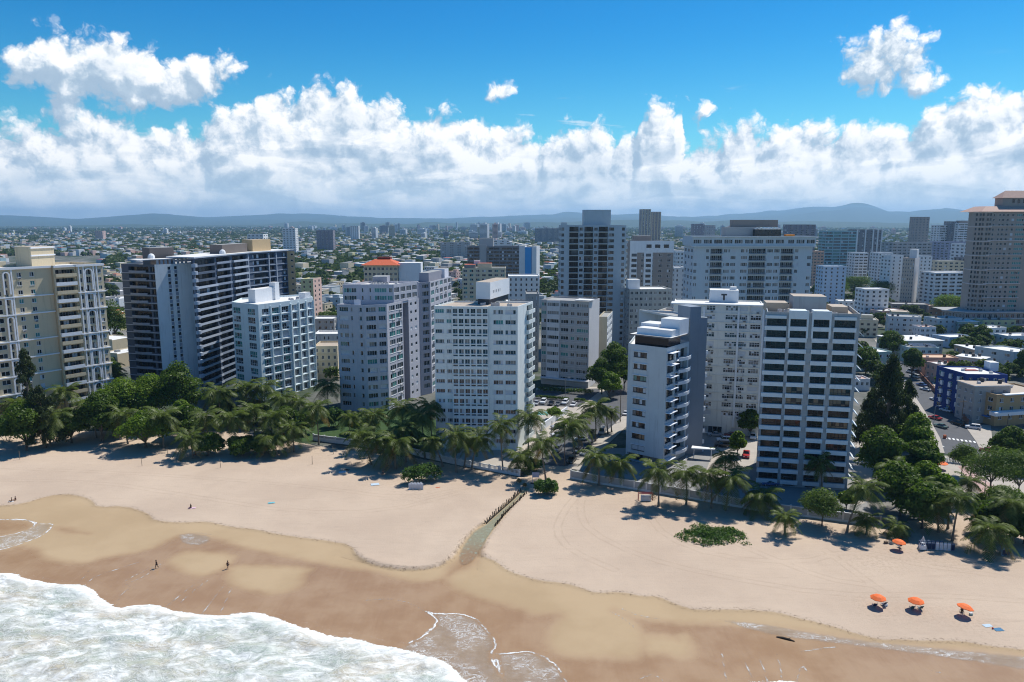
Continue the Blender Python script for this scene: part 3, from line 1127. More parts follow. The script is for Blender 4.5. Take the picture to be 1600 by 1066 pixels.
def tower_white_blue():
    H = 37.7
    A, B, C, D = V2(P(362, 472, H)), V2(P(403, 476, H)), V2(P(453.5, 470, H)), V2(P(489, 464.5, H))
    wm = mat('ice_white_wall', S(208, 222, 226), stain=.26)
    bl = Bld('apartment_tower', 'ice white tower with angled faces and deep square window boxes behind the palm grove', (B + C) / 2, [wm])
    zs = zrows(B, C, (417, 487), (420, 593), 9)
    fh = zs[0] - zs[1]
    zs = zs + [zs[-1] - fh, zs[-1] - 2 * fh]
    ca = cols_px(A, B, 487, [(364.5, 375.5, dict(n=3, st='mtm')), (386.8, 398, dict(n=4, st='dtmm'))])
    bl.face(A, B, 0, H, grid(ca, zs, fh * .36, fh * .36, tr=.4))
    cb = cols_px(B, C, 487, [(409.5, 420.6, dict(n=3)), (425.3, 436.5, dict(n=3)), (440.2, 451.4, dict(n=3))])
    bl.face(B, C, 0, H, grid(cb, zs, fh * .36, fh * .34, tr=.35, st='dddttms', rec=.5))
    L = (D - C).length
    cc = wall_grid(L, 3, .72, n=2, st='mms')
    bl.face(C, D, 0, H, grid(cc, zs, fh * .36, fh * .38, rec=.6, fw=.16))
    for u0, u1, _ in cc:
        ledge(bl, C, D, u0 - L * .065, u0 - L * .02, .5, H - 1.6, .5, wm, 'fin')
        for z in zs:
            ledge(bl, C, D, u0 - L * .018, u1 + .02, z - fh * .46, .16, .42, wm, 'sill_box')
    ledge(bl, C, D, L - .25, L, .5, H - 1.6, .5, wm, 'fin')
    for u0, u1, _ in cb:
        for z in zs:
            ledge(bl, B, C, u0 - .15, u1 + .15, z - fh * .47, .14, .35, M_WHITE, 'sill_box')
    for px in (422.8, 438.3):
        u = Bld.uz(B, C, px, 487)[0]
        ledge(bl, B, C, u - .2, u + .2, .5, H - 1.6, .3, wm, 'fin')
    E = D + Vector((-6, 14, 0))
    F = A + Vector((-2, 16, 0))
    bl.face(D, E, 0, H, grid(wall_grid((E - D).length, 4, .5), zs, .7, .7, n=3))
    bl.face(E, F, 0, H)
    bl.face(F, A, 0, H, grid(wall_grid((F - A).length, 4, .5), zs, .7, .7, n=3))
    bl.roof([A, B, C, D, E, F], H, par=.7, rm=M_ROOFW)
    # penthouse
    a, b, c = V2(P(388, 466, H + 1)), V2(P(399, 467, H + 1)), V2(P(433, 462, H + 1))
    d = a + (c - b)
    bx = MB()
    bx.prism([a, b, c, d], H - .7, H + 4.6, 0, 1)
    bl.part('penthouse', bx, [M_WHITE, M_ROOFW])
    boxon(bl, 'chimney_block', b, c, (c - b).length * .86, (c - b).length * 1.06, -.6, 2.2, H - .7, H + 6.6, M_WHITE, M_ROOFW)
    boxon(bl, 'stair_block', C, D, L * .72, L * .98, 1.0, 4, H - .7, H + 2.2, M_WHITE, M_ROOFW)
    rooftop_clutter(bl, [B, C, D, E], H - .7, 5, 12)
    return bl.finish()


def tower_dark_balconies():
    H = 52.8
    A, B = V2(P(189, 412.5, H)), V2(P(242, 413.5, H))
    wl = B + Vector((.2, -.8, 0))
    Wd = V2(P(299.5, 411, H))
    dark = mat('taupe_wall', S(76, 88, 106), stain=.10)
    white = mat('shear_wall_white', S(200, 208, 214), stain=.26)
    slab = mat('slab_edge_grey', S(164, 174, 188), stain=.15)
    tan = mat('sand_wall', S(196, 170, 132), stain=.1)
    bl = Bld('apartment_tower', 'dark taupe tower with balcony bands and a blank white wall with two slit columns', (B + Wd) / 2, [dark, white, tan])
    fh = (52.8 - 0) / 18.4
    zs = [H - 1.9 - fh * i for i in range(17)]
    L = (B - A).length
    t, n, L, th = Bld.frame(A, B)
    ops = grid([(L * .21, L * .80, dict(n=7, rec=1.6, name='glass_door')), (L * .85, L * .97, dict(n=2, rec=.6))], zs, fh * .36, fh * .34, st='k', fm=M_FRAMED)
    bl.face(A, B, 0, H, ops)
    grey = mat('balcony_grey', S(126, 138, 156))
    for z in zs:
        w = round(L * .50 / .05) * .05
        bl.child('balcony', balc_mesh(w, .5, 'c', grey, M_METAL), off(A, B, L * .24, 0) + Vector((0, 0, z - fh * .42)), th)
        ledge(bl, A, B, .02, L - .02, z - fh * .54, .22, .42, slab, 'slab_edge')
    # blank wall with slits
    tw, nw, Lw, thw = Bld.frame(wl, Wd)
    ops = []
    for z in zs[:14]:
        for f in (.335, .51):
            ops.append(dict(u0=Lw * f, u1=Lw * (f + .075), z0=z - fh * .10, z1=z + fh * .32, n=1, st='d', fm=M_FRAMED, rec=.35, fw=.05))
    bl.face(wl, Wd, 0, H, ops, m=1)
    for f in (.335, .51):
        for z in zs[:14]:
            ledge(bl, wl, Wd, Lw * f, Lw * (f + .075), z - fh * .58, fh * .40, .05, grey, 'panel')
    bl.face(B, wl, 0, H, m=1)
    # long side with balconies
    Hs = H + 2.2
    s0 = V2(P(301, 404, Hs))
    s1 = V2(P(386, 396, Hs))
    s2 = V2(P(448, 392, Hs))
    s3 = V2(P(460, 392, Hs))
    zz = [Hs - 1.7 - fh * i for i in range(18)]
    edge = MB()
    bl.face(Wd, s0, 0, H, m=1)
    Lb = (s1 - s0).length
    cs = [(Lb * .03, Lb * .36, dict(n=6)), (Lb * .39, Lb * .64, dict(n=5)), (Lb * .69, Lb * .97, dict(n=5))]
    bl.face(s0, s1, 0, Hs, grid(cs, zz, fh * .36, fh * .36, st='kkkkkm', fm=M_FRAMED, rec=1.5, name='glass_door'))
    ts, ns, Ls, ths = Bld.frame(s0, s1)
    for i, z in enumerate(zz):
        for k, (u0, u1, _) in enumerate(cs):
            if i < 3 and k == 0:
                continue
            w = round((u1 - u0 + .6) / .05) * .05
            bl.child('balcony', balc_mesh(w, 1.0 if k != 1 else .6, 'q', slab if k != 1 else grey, M_METAL), off(s0, s1, u0 - .3, 0) + Vector((0, 0, z - fh * .45)), ths)
    # curved slab ends on the near corner
    for z in zz[:16]:
        b = MB()
        pts = [off(s0, s1, 1.2, .004)]
        for k in range(6):
            a = k / 5 * math.pi * .55
            pts.append(off(s0, s1, .6 - 1.9 * math.sin(a), .004 + 1.4 * math.cos(a) * (1 if k < 5 else .3)))
        b.prism(pts, z - fh * .58, z - fh * .12, 0, bottom=True)
        bl.part('slab_end', b, slab)
    L2 = (s2 - s1).length
    bl.face(s1, s2, 0, Hs, grid([(L2 * .12, L2 * .48, dict(n=6)), (L2 * .53, L2 * .66, dict(n=2)), (L2 * .86, L2 * .98, dict(n=2))], zz, fh * .32, fh * .32, st='dddm', fm=M_FRAMED, rec=.8))
    for z in zz:
        ledge(bl, s1, s2, .02, L2 - .02, z - fh * .52, .2, .3, slab, 'slab_edge')
    for f in (.0, .5, .69):
        ledge(bl, s1, s2, L2 * f + .02, L2 * f + .55, 0.1, Hs - .6, .4, slab, 'pier')
    L3 = (s3 - s2).length
    bl.face(s2, s3, 0, Hs, grid([(L3 * .45, L3 * .8, dict(n=1))], zz, fh * .16, fh * .16, st='d'), m=2)
    s4 = s3 + Vector((-16, 10, 0))
    s5 = A + Vector((2, 22, 0))
    bl.face(s3, s4, 0, Hs, m=2)
    bl.face(s4, s5, 0, H)
    bl.face(s5, A, 0, H, grid(wall_grid(20, 4, .5), zs, .8, .8, n=3))
    bl.roof([A, B, wl, Wd, s0, s1 + Vector((-10, 0, 0)), s5], H, par=.7, rm=M_ROOFG)
    rf = MB()
    rf.prism([s0 + Vector((.9, -.9, 0)), s1 + Vector((.9, 0, 0)), s2 + Vector((.9, 0, 0)), s3 + Vector((.6, .6, 0)), s4, s4 + Vector((-10, -20, 0)), s0 + Vector((-13, 6, 0))], Hs + .004, Hs + .5, 0, 1, bottom=True)
    bl.part('roof_slab', rf, [slab, M_ROOFW])
    # top storey colonnade and roof blocks
    for k in range(8):
        q = off(wl, Wd, Lw * (.12 + .11 * k), -1.2)
        b = MB()
        b.box(q.x - .35, q.x + .35, q.y - .3, q.y + .3, H - .7, H + 1.7)
        bl.part('column', b, slab)
    cap = MB()
    cap.prism([off(wl, Wd, -6, -.6), off(wl, Wd, Lw, -.6), off(wl, Wd, Lw, -7), off(wl, Wd, -6, -7)], H + 1.704, H + 2.0, 0, 1, bottom=True)
    bl.part('roof_slab', cap, [slab, M_ROOFW])
    brn = mat('brown_block', S(112, 104, 100))
    boxon(bl, 'roof_block', wl, Wd, Lw * .2, Lw * .85, 9, 15, H - .7, H + 6.0, brn, M_ROOFG)
    boxon(bl, 'roof_block', s0, s1, Lb * .62, Lb * 1.12, 2.5, 8, Hs + .5, Hs + 4.3, brn, M_ROOFG)
    boxon(bl, 'roof_block', s1, s2, L2 * .25, L2 * .7, 2.5, 8, Hs + .5, Hs + 5.8, tan, M_ROOFT)
    for q in (off(s0, s1, Lb * .6, -2.0), off(wl, Wd, Lw * .2, -8)):
        b = MB()
        k = 10
        for ring in range(5):
            pass
        zc = (Hs + .5) if q.y > 300 else H + 2.0
        for i in range(4):
            a0, a1 = math.pi / 2 * i / 4, math.pi / 2 * (i + 1) / 4
            for j in range(k):
                p0, p1 = 2 * math.pi * j / k, 2 * math.pi * (j + 1) / k
                f = lambda a, p: (q.x + 1.3 * math.cos(a) * math.cos(p), q.y + 1.3 * math.cos(a) * math.sin(p), zc + .5 + 1.4 * math.sin(a))
                b.quad(f(a0, p0), f(a0, p1), f(a1, p1), f(a1, p0))
        for j in range(k):
            p0, p1 = 2 * math.pi * j / k, 2 * math.pi * (j + 1) / k
            b.quad((q.x + 1.3 * math.cos(p0), q.y + 1.3 * math.sin(p0), zc), (q.x + 1.3 * math.cos(p1), q.y + 1.3 * math.sin(p1), zc), (q.x + 1.3 * math.cos(p1), q.y + 1.3 * math.sin(p1), zc + .5), (q.x + 1.3 * math.cos(p0), q.y + 1.3 * math.sin(p0), zc + .5))
        bl.part('water_tank', b, M_WHITE)
    return bl.finish()


def arch_mesh(w, h, m, arch=True):
    """white surround of a tall opening, round headed"""
    b = MB()
    th, d = .42, .42
    b.box(0, th, -d, 0, 0, h - (w / 2 if arch else 0))
    b.box(w - th, w, -d, 0, 0, h - (w / 2 if arch else 0))
    if arch:
        k = 8
        for i in range(k):
            a0, a1 = math.pi * i / k, math.pi * (i + 1) / k
            f = lambda a, r, y: (w / 2 + r * math.cos(a), y, h - w / 2 + r * math.sin(a))
            ro, ri = w / 2, w / 2 - th
            b.quad(f(a0, ri, -d), f(a0, ro, -d), f(a1, ro, -d), f(a1, ri, -d))
            b.quad(f(a0, ro, -d), f(a0, ro, 0), f(a1, ro, 0), f(a1, ro, -d))
            b.quad(f(a0, ri, 0), f(a0, ri, -d), f(a1, ri, -d), f(a1, ri, 0))
    else:
        b.box(th, w - th, -d, 0, h - th, h)
    return b.mesh('arch_surround' if arch else 'bay_surround', m)


def tower_beige_arches():
    H = 54.0
    A0, B = V2(P(0, 418.7, H)), V2(P(155, 411.5, H))
    t, n, L0, th = Bld.frame(A0, B)
    A = off(A0, B, -9, 0)
    L = L0 + 9
    wm = mat('beige_stucco', S(204, 188, 158), stain=.26, var=.06)
    shade = mat('beige_stucco_shade', S(176, 158, 130), stain=.06)  # darker beige, shade of the return walls put into the colour
    trim = mat('cornice_white', S(228, 228, 230), var=.05)
    bl = Bld('apartment_tower', 'beige tower with white arched loggias and cornices beside a stack of cream balconies', (A + B) / 2, [wm, shade])
    yb = 440
    u = lambda px: Bld.uz(A, B, px, 416)[0]
    uD, uE, uF = u(79), u(114), u(116.5)
    fh = 54 / 18.3
    zs = [H - 2.6 - fh * i for i in range(17)]
    # set back wall with two window columns
    c = [(u(24.3), u(31.5), dict(n=2)), (u(44.5), u(51.5), dict(n=2)), (.8, 2.4, dict(n=1)), (4.2, 5.2, dict(n=1))]
    ops = grid(c[:2], zs, .72, .72, st='ddmt', sill=True, ac=.3)
    # loggia column on the near end
    ul0, ul1 = u(.5), u(13.5)
    for i, z in enumerate(zs):
        ops.append(dict(u0=ul0 + .5, u1=ul1 - .9, z0=z - 1.1, z1=z + 1.1, n=2, st='dmd', rec=.7))
        ops.append(dict(u0=ul0 - 3.2, u1=ul0 - .6, z0=z - .8, z1=z + .8, n=2, st='d'))
    bl.face(A, off(A, B, uD, 0), 0, H, ops)
    pj = 1.5
    s0, s1 = off(A, B, uD, 0), off(A, B, uD, pj)
    e1, e0 = off(A, B, uE, pj), off(A, B, uE, .3)
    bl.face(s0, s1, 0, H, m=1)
    Lb = uE - uD
    tb = Lb
    bl.face(s1, e1, 0, H, grid([(tb * .08, tb * .94, dict(n=7, rec=1.6, name='glass_door'))], zs, 1.15, 1.05, st='ddm', fm=M_FRAMEG))
    for i, z in enumerate(zs):
        w = round(Lb * .92 / .05) * .05
        o = off(s1, e1, Lb * .05, 0) + Vector((0, 0, z - 1.25))
        bl.child('balcony', balc_mesh(w, 1.0, 'p', trim if i % 2 else wm, M_METAL), o, th)
    # right volume with arches
    g0, g1 = off(A, B, uE, pj), off(A, B, uE, 2.1)
    b1 = off(A, B, L, 2.1)
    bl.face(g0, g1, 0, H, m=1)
    Lr = L - uE
    ops = []
    for i, z in enumerate(zs):
        ops.append(dict(u0=Lr * .10, u1=Lr * .20, z0=z - .8, z1=z + .8, n=1, st='dm', sill=False))
        ops.append(dict(u0=Lr * .30, u1=Lr * .54, z0=z - 1.1, z1=z + 1.1, n=3, st='dmdt', rec=.8))
        ops.append(dict(u0=Lr * .62, u1=Lr * .70, z0=z - .8, z1=z + .8, n=1, st='dm'))
        ops.append(dict(u0=Lr * .79, u1=Lr * .92, z0=z - .7, z1=z + .7, n=2, st='dmt', sill=True))
    bl.face(g1, b1, 0, H, ops)
    back = Vector((-n.x, -n.y, 0)) * 20
    bl.face(b1, B + back, 0, H)
    bl.face(B + back, A + back, 0, H)
    bl.face(A + back, A, 0, H)
    bl.roof([A, s0, s1, g1, b1, B + back, A + back], H, par=.9, rm=M_ROOFW)
    # cornices on every second or third storey
    for i in (-1, 2, 4, 7, 9, 11, 13, 15):
        z = H - .75 if i < 0 else zs[i] - fh * .5 - .1
        hh = .75 if i < 0 else .42
        ledge(bl, A, off(A, B, uD, 0), .02, uD - .004, z, hh, .5, trim, 'cornice')
        ledge(bl, g1, b1, -.25, Lr + .3, z, hh, .55, trim, 'cornice')
    ledge(bl, s1, e1, .02, Lb - .01, H - .75, .75, .5, trim, 'cornice')
    # arch surrounds
    ar = {}
    for k, (top, nf, arch) in enumerate([(0, 2.55, True), (3, 2.0, False), (5, 2.7, True), (8, 1.8, False), (10, 1.8, False), (12, 1.8, True), (14, 1.8, True)]):
        h = nf * fh
        z = zs[top] + fh * .42 - h
        for (O, Bq, uu, w) in ((g1, b1, Lr * .26, Lr * .32), (A, B, ul0 + .1, ul1 - ul0 - .2)):
            w = round(w, 2)
            if (w, h, arch) not in ar:
                ar[(w, h, arch)] = arch_mesh(w, h, trim, arch)
            bl.child('arch_surround', ar[(w, h, arch)], off(O, Bq, uu, .003) + Vector((0, 0, max(z, .1))), th)
    for f in (.05, .215, .60, .715):
        ledge(bl, g1, b1, Lr * f, Lr * f + .35, .1, H - .9, .4, trim, 'pilaster')
    for px in (15.5,):
        ledge(bl, A, B, u(px) - .2, u(px) + .2, .1, H - .9, .4, trim, 'pilaster')
    # roof house
    a, b, c2 = V2(P(25, 413, H)), V2(P(50, 414, H)), V2(P(86, 411.5, H))
    d = a + (c2 - b)
    bx = MB()
    bx.prism([a, b, c2, d], H - .9, H + 6.2, 0, 1)
    rh = bl.part('penthouse', bx, [wm, M_ROOFT])
    for z in (H + 5.6, H + 2.9):
        ledge(bl, b, c2, -.2, (c2 - b).length + .2, z, .5, .35, trim, 'cornice')
    return bl.finish()


def tower_grey_slab():
    H = 36.4
    A, B = V2(P(846, 468, H)), V2(P(921, 471.5, H))
    wm = mat('warm_grey_wall', S(176, 172, 168), stain=.2)
    lt = mat('light_grey_bay', S(206, 204, 204), stain=.15)
    bl = Bld('apartment_block', 'warm grey slab with one pale bay and a sunlit blank end wall behind the hedge', (A + B) / 2, [wm, lt])
    t, n, L, th = Bld.frame(A, B)
    zs = zrows(A, B, (880, 477), (884, 592), 10)
    fh = zs[0] - zs[1]
    u = lambda px: Bld.uz(A, B, px, 477)[0]
    cs = [(u(846.5), u(853.5), dict(n=2)), (u(876.5), u(888.5), dict(n=3)), (u(892), u(898), dict(n=2)), (u(901.5), u(919.5), dict(n=5))]
    bl.face(A, B, 0, H, grid(cs, zs, fh * .20, fh * .24, st='dddmct'))
    a, b = off(A, B, u(855), .5), off(A, B, u(875), .5)
    bl.face(a, b, 2.6, H - .2, grid([(.25, (b - a).length - .3, dict(n=6))], zs, fh * .18, fh * .26, st='ddmcd'), m=1)
    for p, q in ((off(A, B, u(855), .003), a), (b, off(A, B, u(875), .003))):
        bl.face(p, q, 2.6, H - .2, m=1)
    cp = MB()
    cp.prism([a, b, off(A, B, u(875), .003), off(A, B, u(855), .003)], H - .3, H - .2, 0)
    bl.part('bay_cap', cp, lt)
    for z in zs:
        ledge(bl, A, B, u(876), L - .02, z - fh * .45, .1, .12, lt, 'ledge')
    C = V2(P(937, 466, H))
    D = A + (C - B)
    bl.face(B, C, 0, H, (), m=1)
    bl.face(C, D, 0, H)
    bl.face(D, A, 0, H)
    bl.roof([A, B, C, D], H, par=.6, rm=M_ROOFG)
    e = MB()
    e.prism([off(A, B, u(899), .8), off(A, B, L + .7, .8), off(A, B, L + .7, -5), off(A, B, u(899), -5)], H + .25, H + .6, 0, 1, bottom=True)
    bl.part('roof_slab', e, [lt, M_ROOFW])
    b2 = MB()
    b2.prism([off(A, B, .5, 2.2), off(A, B, L + .8, 2.2), off(A, B, L + .8, .005), off(A, B, .5, .005)], 2.9, 3.3, 0, bottom=True)
    bl.part('entrance_canopy', b2, lt)
    return bl.finish()


for f in (tower_dark_glass, tower_balconies, tower_white_l, tower_white_tank, tower_lilac, tower_white_blue, tower_dark_balconies, tower_beige_arches, tower_grey_slab):
    f()
# ------------------------------------------------------------------ buildings further back
def on_ray(px, A, rot):
    """point on the line through A at angle rot whose pixel column is px"""
    d = ray(px, 400)
    k = d[0] / d[1]          # X = k * Y at this elevation, close enough
    c, s_ = math.cos(R(rot)), math.sin(R(rot))
    # A.x + u c = kk (A.y + u s) with the depth dependence of the pixel column solved by iteration
    u = 10.0
    for _ in range(12):
        X, Y = A.x + u * c, A.y + u * s_
        p = proj(X, Y, A.z)[0]
        u += (px - p) * (Y / FPX) / max(.2, c - k * s_)
    return Vector((A.x + u * c, A.y + u * s_, 0))


BOXES = []          # footprints (centre, radius) of everything that is built by hand


def block(label, px0, px1, py, d, wm, rot=0, dep=16, fh=3.05, nmax=30, cnt=6, frac=.6, n=2, st='ddm', hi=.26, lo=.26, side=(3, .5),
          name='apartment_block', cat='apartment building', cols=None, par=.7, rm=M_ROOFG, bands=None, extra=None, skew=0, zmin=None, fm=M_FRAME, sub=True, opts=None, sidem=0, group=None, balc=None):
    a = PD(px0, py, d)
    H = a.z
    A = V2(a)
    A.z = H
    B = on_ray(px1, A, rot)
    A = V2(A)
    bl = Bld(name, label, (A + B) / 2, wm, cat, group)
    t, nn, L, th = Bld.frame(A, B)
    zs = []
    z = H - .5 - fh * .5
    while z > (zmin if zmin is not None else 1.6) and len(zs) < nmax:
        zs.append(z)
        z -= fh
    cs = cols(A, B) if cols else wall_grid(L, cnt, frac, n=n)
    kw = dict(st=st, fm=fm)
    kw.update(opts or {})
    bl.face(A, B, 0, H, grid(cs, zs, fh * lo, fh * hi, **kw))
    sk = math.tan(R(skew))
    back = Vector((-nn.x, -nn.y, 0)) * dep + Vector((t.x, t.y, 0)) * (dep * sk)
    C, D = B + back, A + back
    sg = wall_grid(dep, side[0], side[1], n=n) if side[0] else []
    bl.face(B, C, 0, H, grid(sg, zs, fh * lo, fh * hi, **kw), m=sidem)
    bl.face(C, D, 0, H)
    bl.face(D, A, 0, H, grid(sg, zs, fh * lo, fh * hi, **kw))
    if bands:
        for z in zs:
            ledge(bl, A, B, .02, L - .02, z - fh * .5, fh * bands[0], bands[1], bands[2], 'band')
    bl.roof([A, B, C, D], H, par=par, rm=rm)
    if balc:
        for u0, u1, o in cs:
            if o.get('bal'):
                w = round((u1 - u0 + .3) / .05) * .05
                for z in zs:
                    bl.child('balcony', balc_mesh(w, balc[0], balc[1], balc[2], balc[3]), off(A, B, u0 - .15, 0) + Vector((0, 0, z - fh * .42)), th)
    if extra:
        extra(bl, A, B, L, H, dep)
    bl.finish()
    c = (A + C) / 2
    BOXES.append((c.x, c.y, max(L, dep) * .75 + 6))
    return bl


def cpx(lst, y):
    return lambda A, B: cols_px(A, B, y, lst)


w_blue = mat('slate_blue_wall', S(172, 184, 190), stain=.12)
w_white = mat('plain_white_wall', S(216, 218, 218), stain=.15)
w_cream = mat('cream_wall', S(206, 192, 164), stain=.15)
w_grey = mat('mid_grey_wall', S(168, 168, 168), stain=.15)
w_brown = mat('brown_grey_wall', S(150, 140, 134), stain=.10)
w_pink = mat('pale_pink_wall', S(208, 176, 164), stain=.12)
w_teal = mat('pale_teal_wall', S(168, 192, 196), stain=.12)
w_peach = mat('peach_wall', S(196, 160, 138), stain=.12)
w_dark = mat('dark_grey_wall', S(122, 124, 130), stain=.10)
w_yellow = mat('pale_yellow_wall', S(208, 200, 150), stain=.12)
M_TILE = mat('orange_roof_tile', S(196, 96, 62), var=.25, scale=1.2)
M_TILEP = mat('faded_roof_tile', S(176, 146, 132), var=.2, scale=.8)


def mid_buildings():
    # tall grey blue tower with three dark balcony stacks
    def ex(bl, A, B, L, H, dep):
        boxon(bl, 'penthouse', A, B, L * .36, L * .78, 5, 13, H - .7, H + 8.0, w_blue, M_ROOFG)
        boxon(bl, 'stair_block', A, B, 0.3, L * .10, 2, 6, H - .7, H + 1.4, w_blue, M_ROOFG)
        C = B + (B - A).normalized() * 0
        t, n, LL, th = Bld.frame(A, B)
        for i in range(20):
            z = H - 2.2 - 3.05 * i
            bl.child('balcony', balc_mesh(4.0, 1.4, 'p', w_blue, M_METAL), off(A, B, L, -2.5) + Vector((0, 0, z - .9)), th + math.pi / 2)
    bal = dict(n=4, bal=1, lo=1.30, hi=1.20, st='k', rec=1.2, name='glass_door')
    block('tall slate blue tower with three dark balcony stacks and a grey lift block on top', 876.5, 978.6, 352, 389, w_blue, dep=18, fh=3.05,
          cols=cpx([(877.3, 881.5, dict(n=1)), (889.8, 904, dict(bal)), (905.6, 911.4, dict(n=2)), (913.2, 927, dict(bal)), (928.6, 934, dict(n=2)),
                    (935.5, 949.8, dict(bal)), (951.2, 959.5, dict(n=3)), (972, 976.4, dict(n=1))], 358), st='d', name='apartment_tower', extra=ex, fm=M_FRAMED, balc=(.9, 'r', w_blue, M_FRAMED))

    # two tone tower with roof garden
    def ex(bl, A, B, L, H, dep):
        t, n, LL, th = Bld.frame(A, B)
        b = MB()
        b.obox(A, t, n, -.1, L + .1, .004, .5, H - 6.6, H + .2)
        b.obox(A, t, n, L * .32, L * .52, .004, .4, 6, H - 6.604)
        b.obox(A, t, n, -.1, L * .16, .004, .4, 6, H - 6.604)
        bl.part('white_cladding', b, M_WHITE)
        for k in range(3):
            w = MB()
            w.obox(A, t, n, L * (.36 + .2 * k) + .2, L * (.36 + .2 * k) + 3.2, .51, .56, H - 3.9, H - 1.9)
            bl.part('window', w, G_DARK)
        for i in range(10):
            for f in (.34, .01):
                w = MB()
                w.obox(A, t, n, L * f + .6, L * f + 3.6, .41, .46, H - 8.9 - 3.05 * i, H - 7.2 - 3.05 * i)
                bl.part('window', w, G_DARK if i % 3 else G_MID)
        boxon(bl, 'lift_block', A, B, L * .1, L * .5, 4, 10, H - .7, H + 3, w_brown, M_ROOFG)
    block('two tone brown and white tower with a roof garden', 985, 1053, 377, 432, [w_brown, w_dark], dep=14, cnt=5, frac=.4, side=(0, 0), extra=ex, sidem=1, st='dmd', name='apartment_tower')

    def ex(bl, A, B, L, H, dep):
        boxon(bl, 'stair_block', A, B, 0, L * .28, 4, 9, H - .7, H + 4.6, M_WHITE, M_ROOFW)
    block('old grey block with crowded small windows behind the weathered white block', 984, 1050, 452, 378, mat('old_grey_wall', S(170, 172, 168), stain=.4), rot=4, cnt=9, frac=.62, st='ddmmc', extra=ex, rm=M_ROOFW, dep=18)

    # wide pale slab with overhanging top storey
    H10 = PD(1086, 384, 330).z

    def ex(bl, A, B, L, H, dep):
        t, n, LL, th = Bld.frame(A, B)
        a, b = off(A, B, -.9, .9), off(A, B, L + .9, .9)
        bl.face(a, b, H + .004, H + 4.4, grid(wall_grid(L + 1.8, 12, .8, n=4), [H + 2.1], .9, .9, st='dmmdm'))
        c, d = off(A, B, L + .9, -dep), off(A, B, -.9, -dep)
        bl.face(b, c, H + .004, H + 4.4)
        bl.face(c, d, H + .004, H + 4.4)
        bl.face(d, a, H + .004, H + 4.4)
        bl.roof([a, b, c, d], H + 4.4, par=.6, rm=M_ROOFG)
        for z in (H - .1, H + 4.1):
            ledge(bl, a, b, -.4, L + 2.2, z, .35, .7, w_white, 'cornice')
        boxon(bl, 'roof_house', A, B, L * .29, L * .57, 4, 12, H + 3.8, H + 8.4, w_grey, M_ROOFG)
        boxon(bl, 'roof_house', A, B, L * .37, L * .75, 8, 14, H + 8.404, H + 11.6, w_brown, M_ROOFG)
        g = boxon(bl, 'glazed_lounge', A, B, L * .515, L * .735, 1.0, 3.8, H + 3.8, H + 7.4, G_DARK, M_ROOFG)
        for k in range(13):
            s_ = MB()
            u = L * .515 + L * .22 * k / 13
            s_.obox(A, t, n, u + .05, u + .62, -2.6, -.8, H + 7.5 + .3 * (k % 2), H + 7.9 + .3 * (k % 2))
            bl.part('awning_panel', s_, M_WHITE, )
        s_ = MB()
        s_.obox(A, t, n, L * .78, L * .85, -4, -1, H + 4.4, H + 5.2)
        bl.part('sun_canopy', s_, mat('orange_canvas', S(226, 140, 50)))
    bd = dict(n=6, bal=1, lo=1.2, hi=.95, st='kkkd', rec=1.2, name='glass_door')
    block('wide pale slab tower with an overhanging glazed top storey behind the weathered white block', 1084, 1270, 385, 330, mat('pale_slab_wall', S(194, 202, 206), stain=.14), dep=18, fh=3.02,
          cols=cpx([(1084.6, 1089.5, dict(n=3)), (1103.5, 1108.5, dict(n=3)), (1110.5, 1129, dict(bd)), (1131, 1140.5, dict(n=5)), (1142, 1150, dict(n=4)), (1158, 1168.6, dict(n=4)),
                    (1170.5, 1197, dict(bd, n=8)), (1199, 1208, dict(n=4)), (1210, 1218.5, dict(n=4)), (1220.5, 1240, dict(bd)), (1242.5, 1248, dict(n=3)), (1262, 1268, dict(n=3))], 390),
          st='dddmdcs', name='apartment_tower', extra=ex, zmin=10, balc=(.8, 'r', w_grey, M_FRAMEG))

    # round cornered tower with tiled crown
    def crown(bl, A, B, L, H, dep):
        trim = M_WHITE
        t, n, LL, th = Bld.frame(A, B)
        for i in range(1, 24):
            if i % 3 == 0:
                ledge(bl, A, B, -.5, L * .62, H - 3.0 * i, .45, .7, mat('pinkish_trim', S(206, 194, 190)), 'cornice')
        # half round corner bay
        c = off(A, B, 1.0, -6)
        pts = []
        for k in range(13):
            a = R(180 + 90 * k / 12)
            pts.append((c.x - .5 + 6.0 * math.cos(a), c.y + 6.5 * math.sin(a)))
        pts += [(c.x + 2, c.y - 5.0), (c.x + 3, c.y + 9), (c.x - 5, c.y + 9)]
        b = MB()
        b.prism(pts, 0, H - .5, 0)
        bl.part('corner_bay', b, wp)
        for i in range(22):
            z = H - 2.6 - 3 * i
            for k in (1, 4, 6, 9, 11):
                a = R(180 + 90 * (k + .5) / 12)
                w = MB()
                p = Vector((c.x - .5 + 6.0 * math.cos(a), c.y + 6.5 * math.sin(a)))
                q = Vector((math.cos(a), math.sin(a)))
                r_ = Vector((-q.y, q.x))
                w.obox(p, r_, q, -.55, .55, -.25, .06, z, z + 1.6)
                bl.part('window', w, G_DARK if (i + k) % 4 else G_MID)
        for hgt, k0 in ((0, 1.5), (-9, .5), (-18, .5), (-27, .5), (-36, .5), (-45, .5)):
            b = MB()
            ring = [(c.x + (x - c.x) * 1.05, c.y + (y - c.y) * 1.05) for x, y in pts]
            b.prism(ring, H + hgt - .6, H + hgt - .1, 0, bottom=True)
            bl.part('cornice', b, mat('pinkish_trim', S(206, 194, 190)))
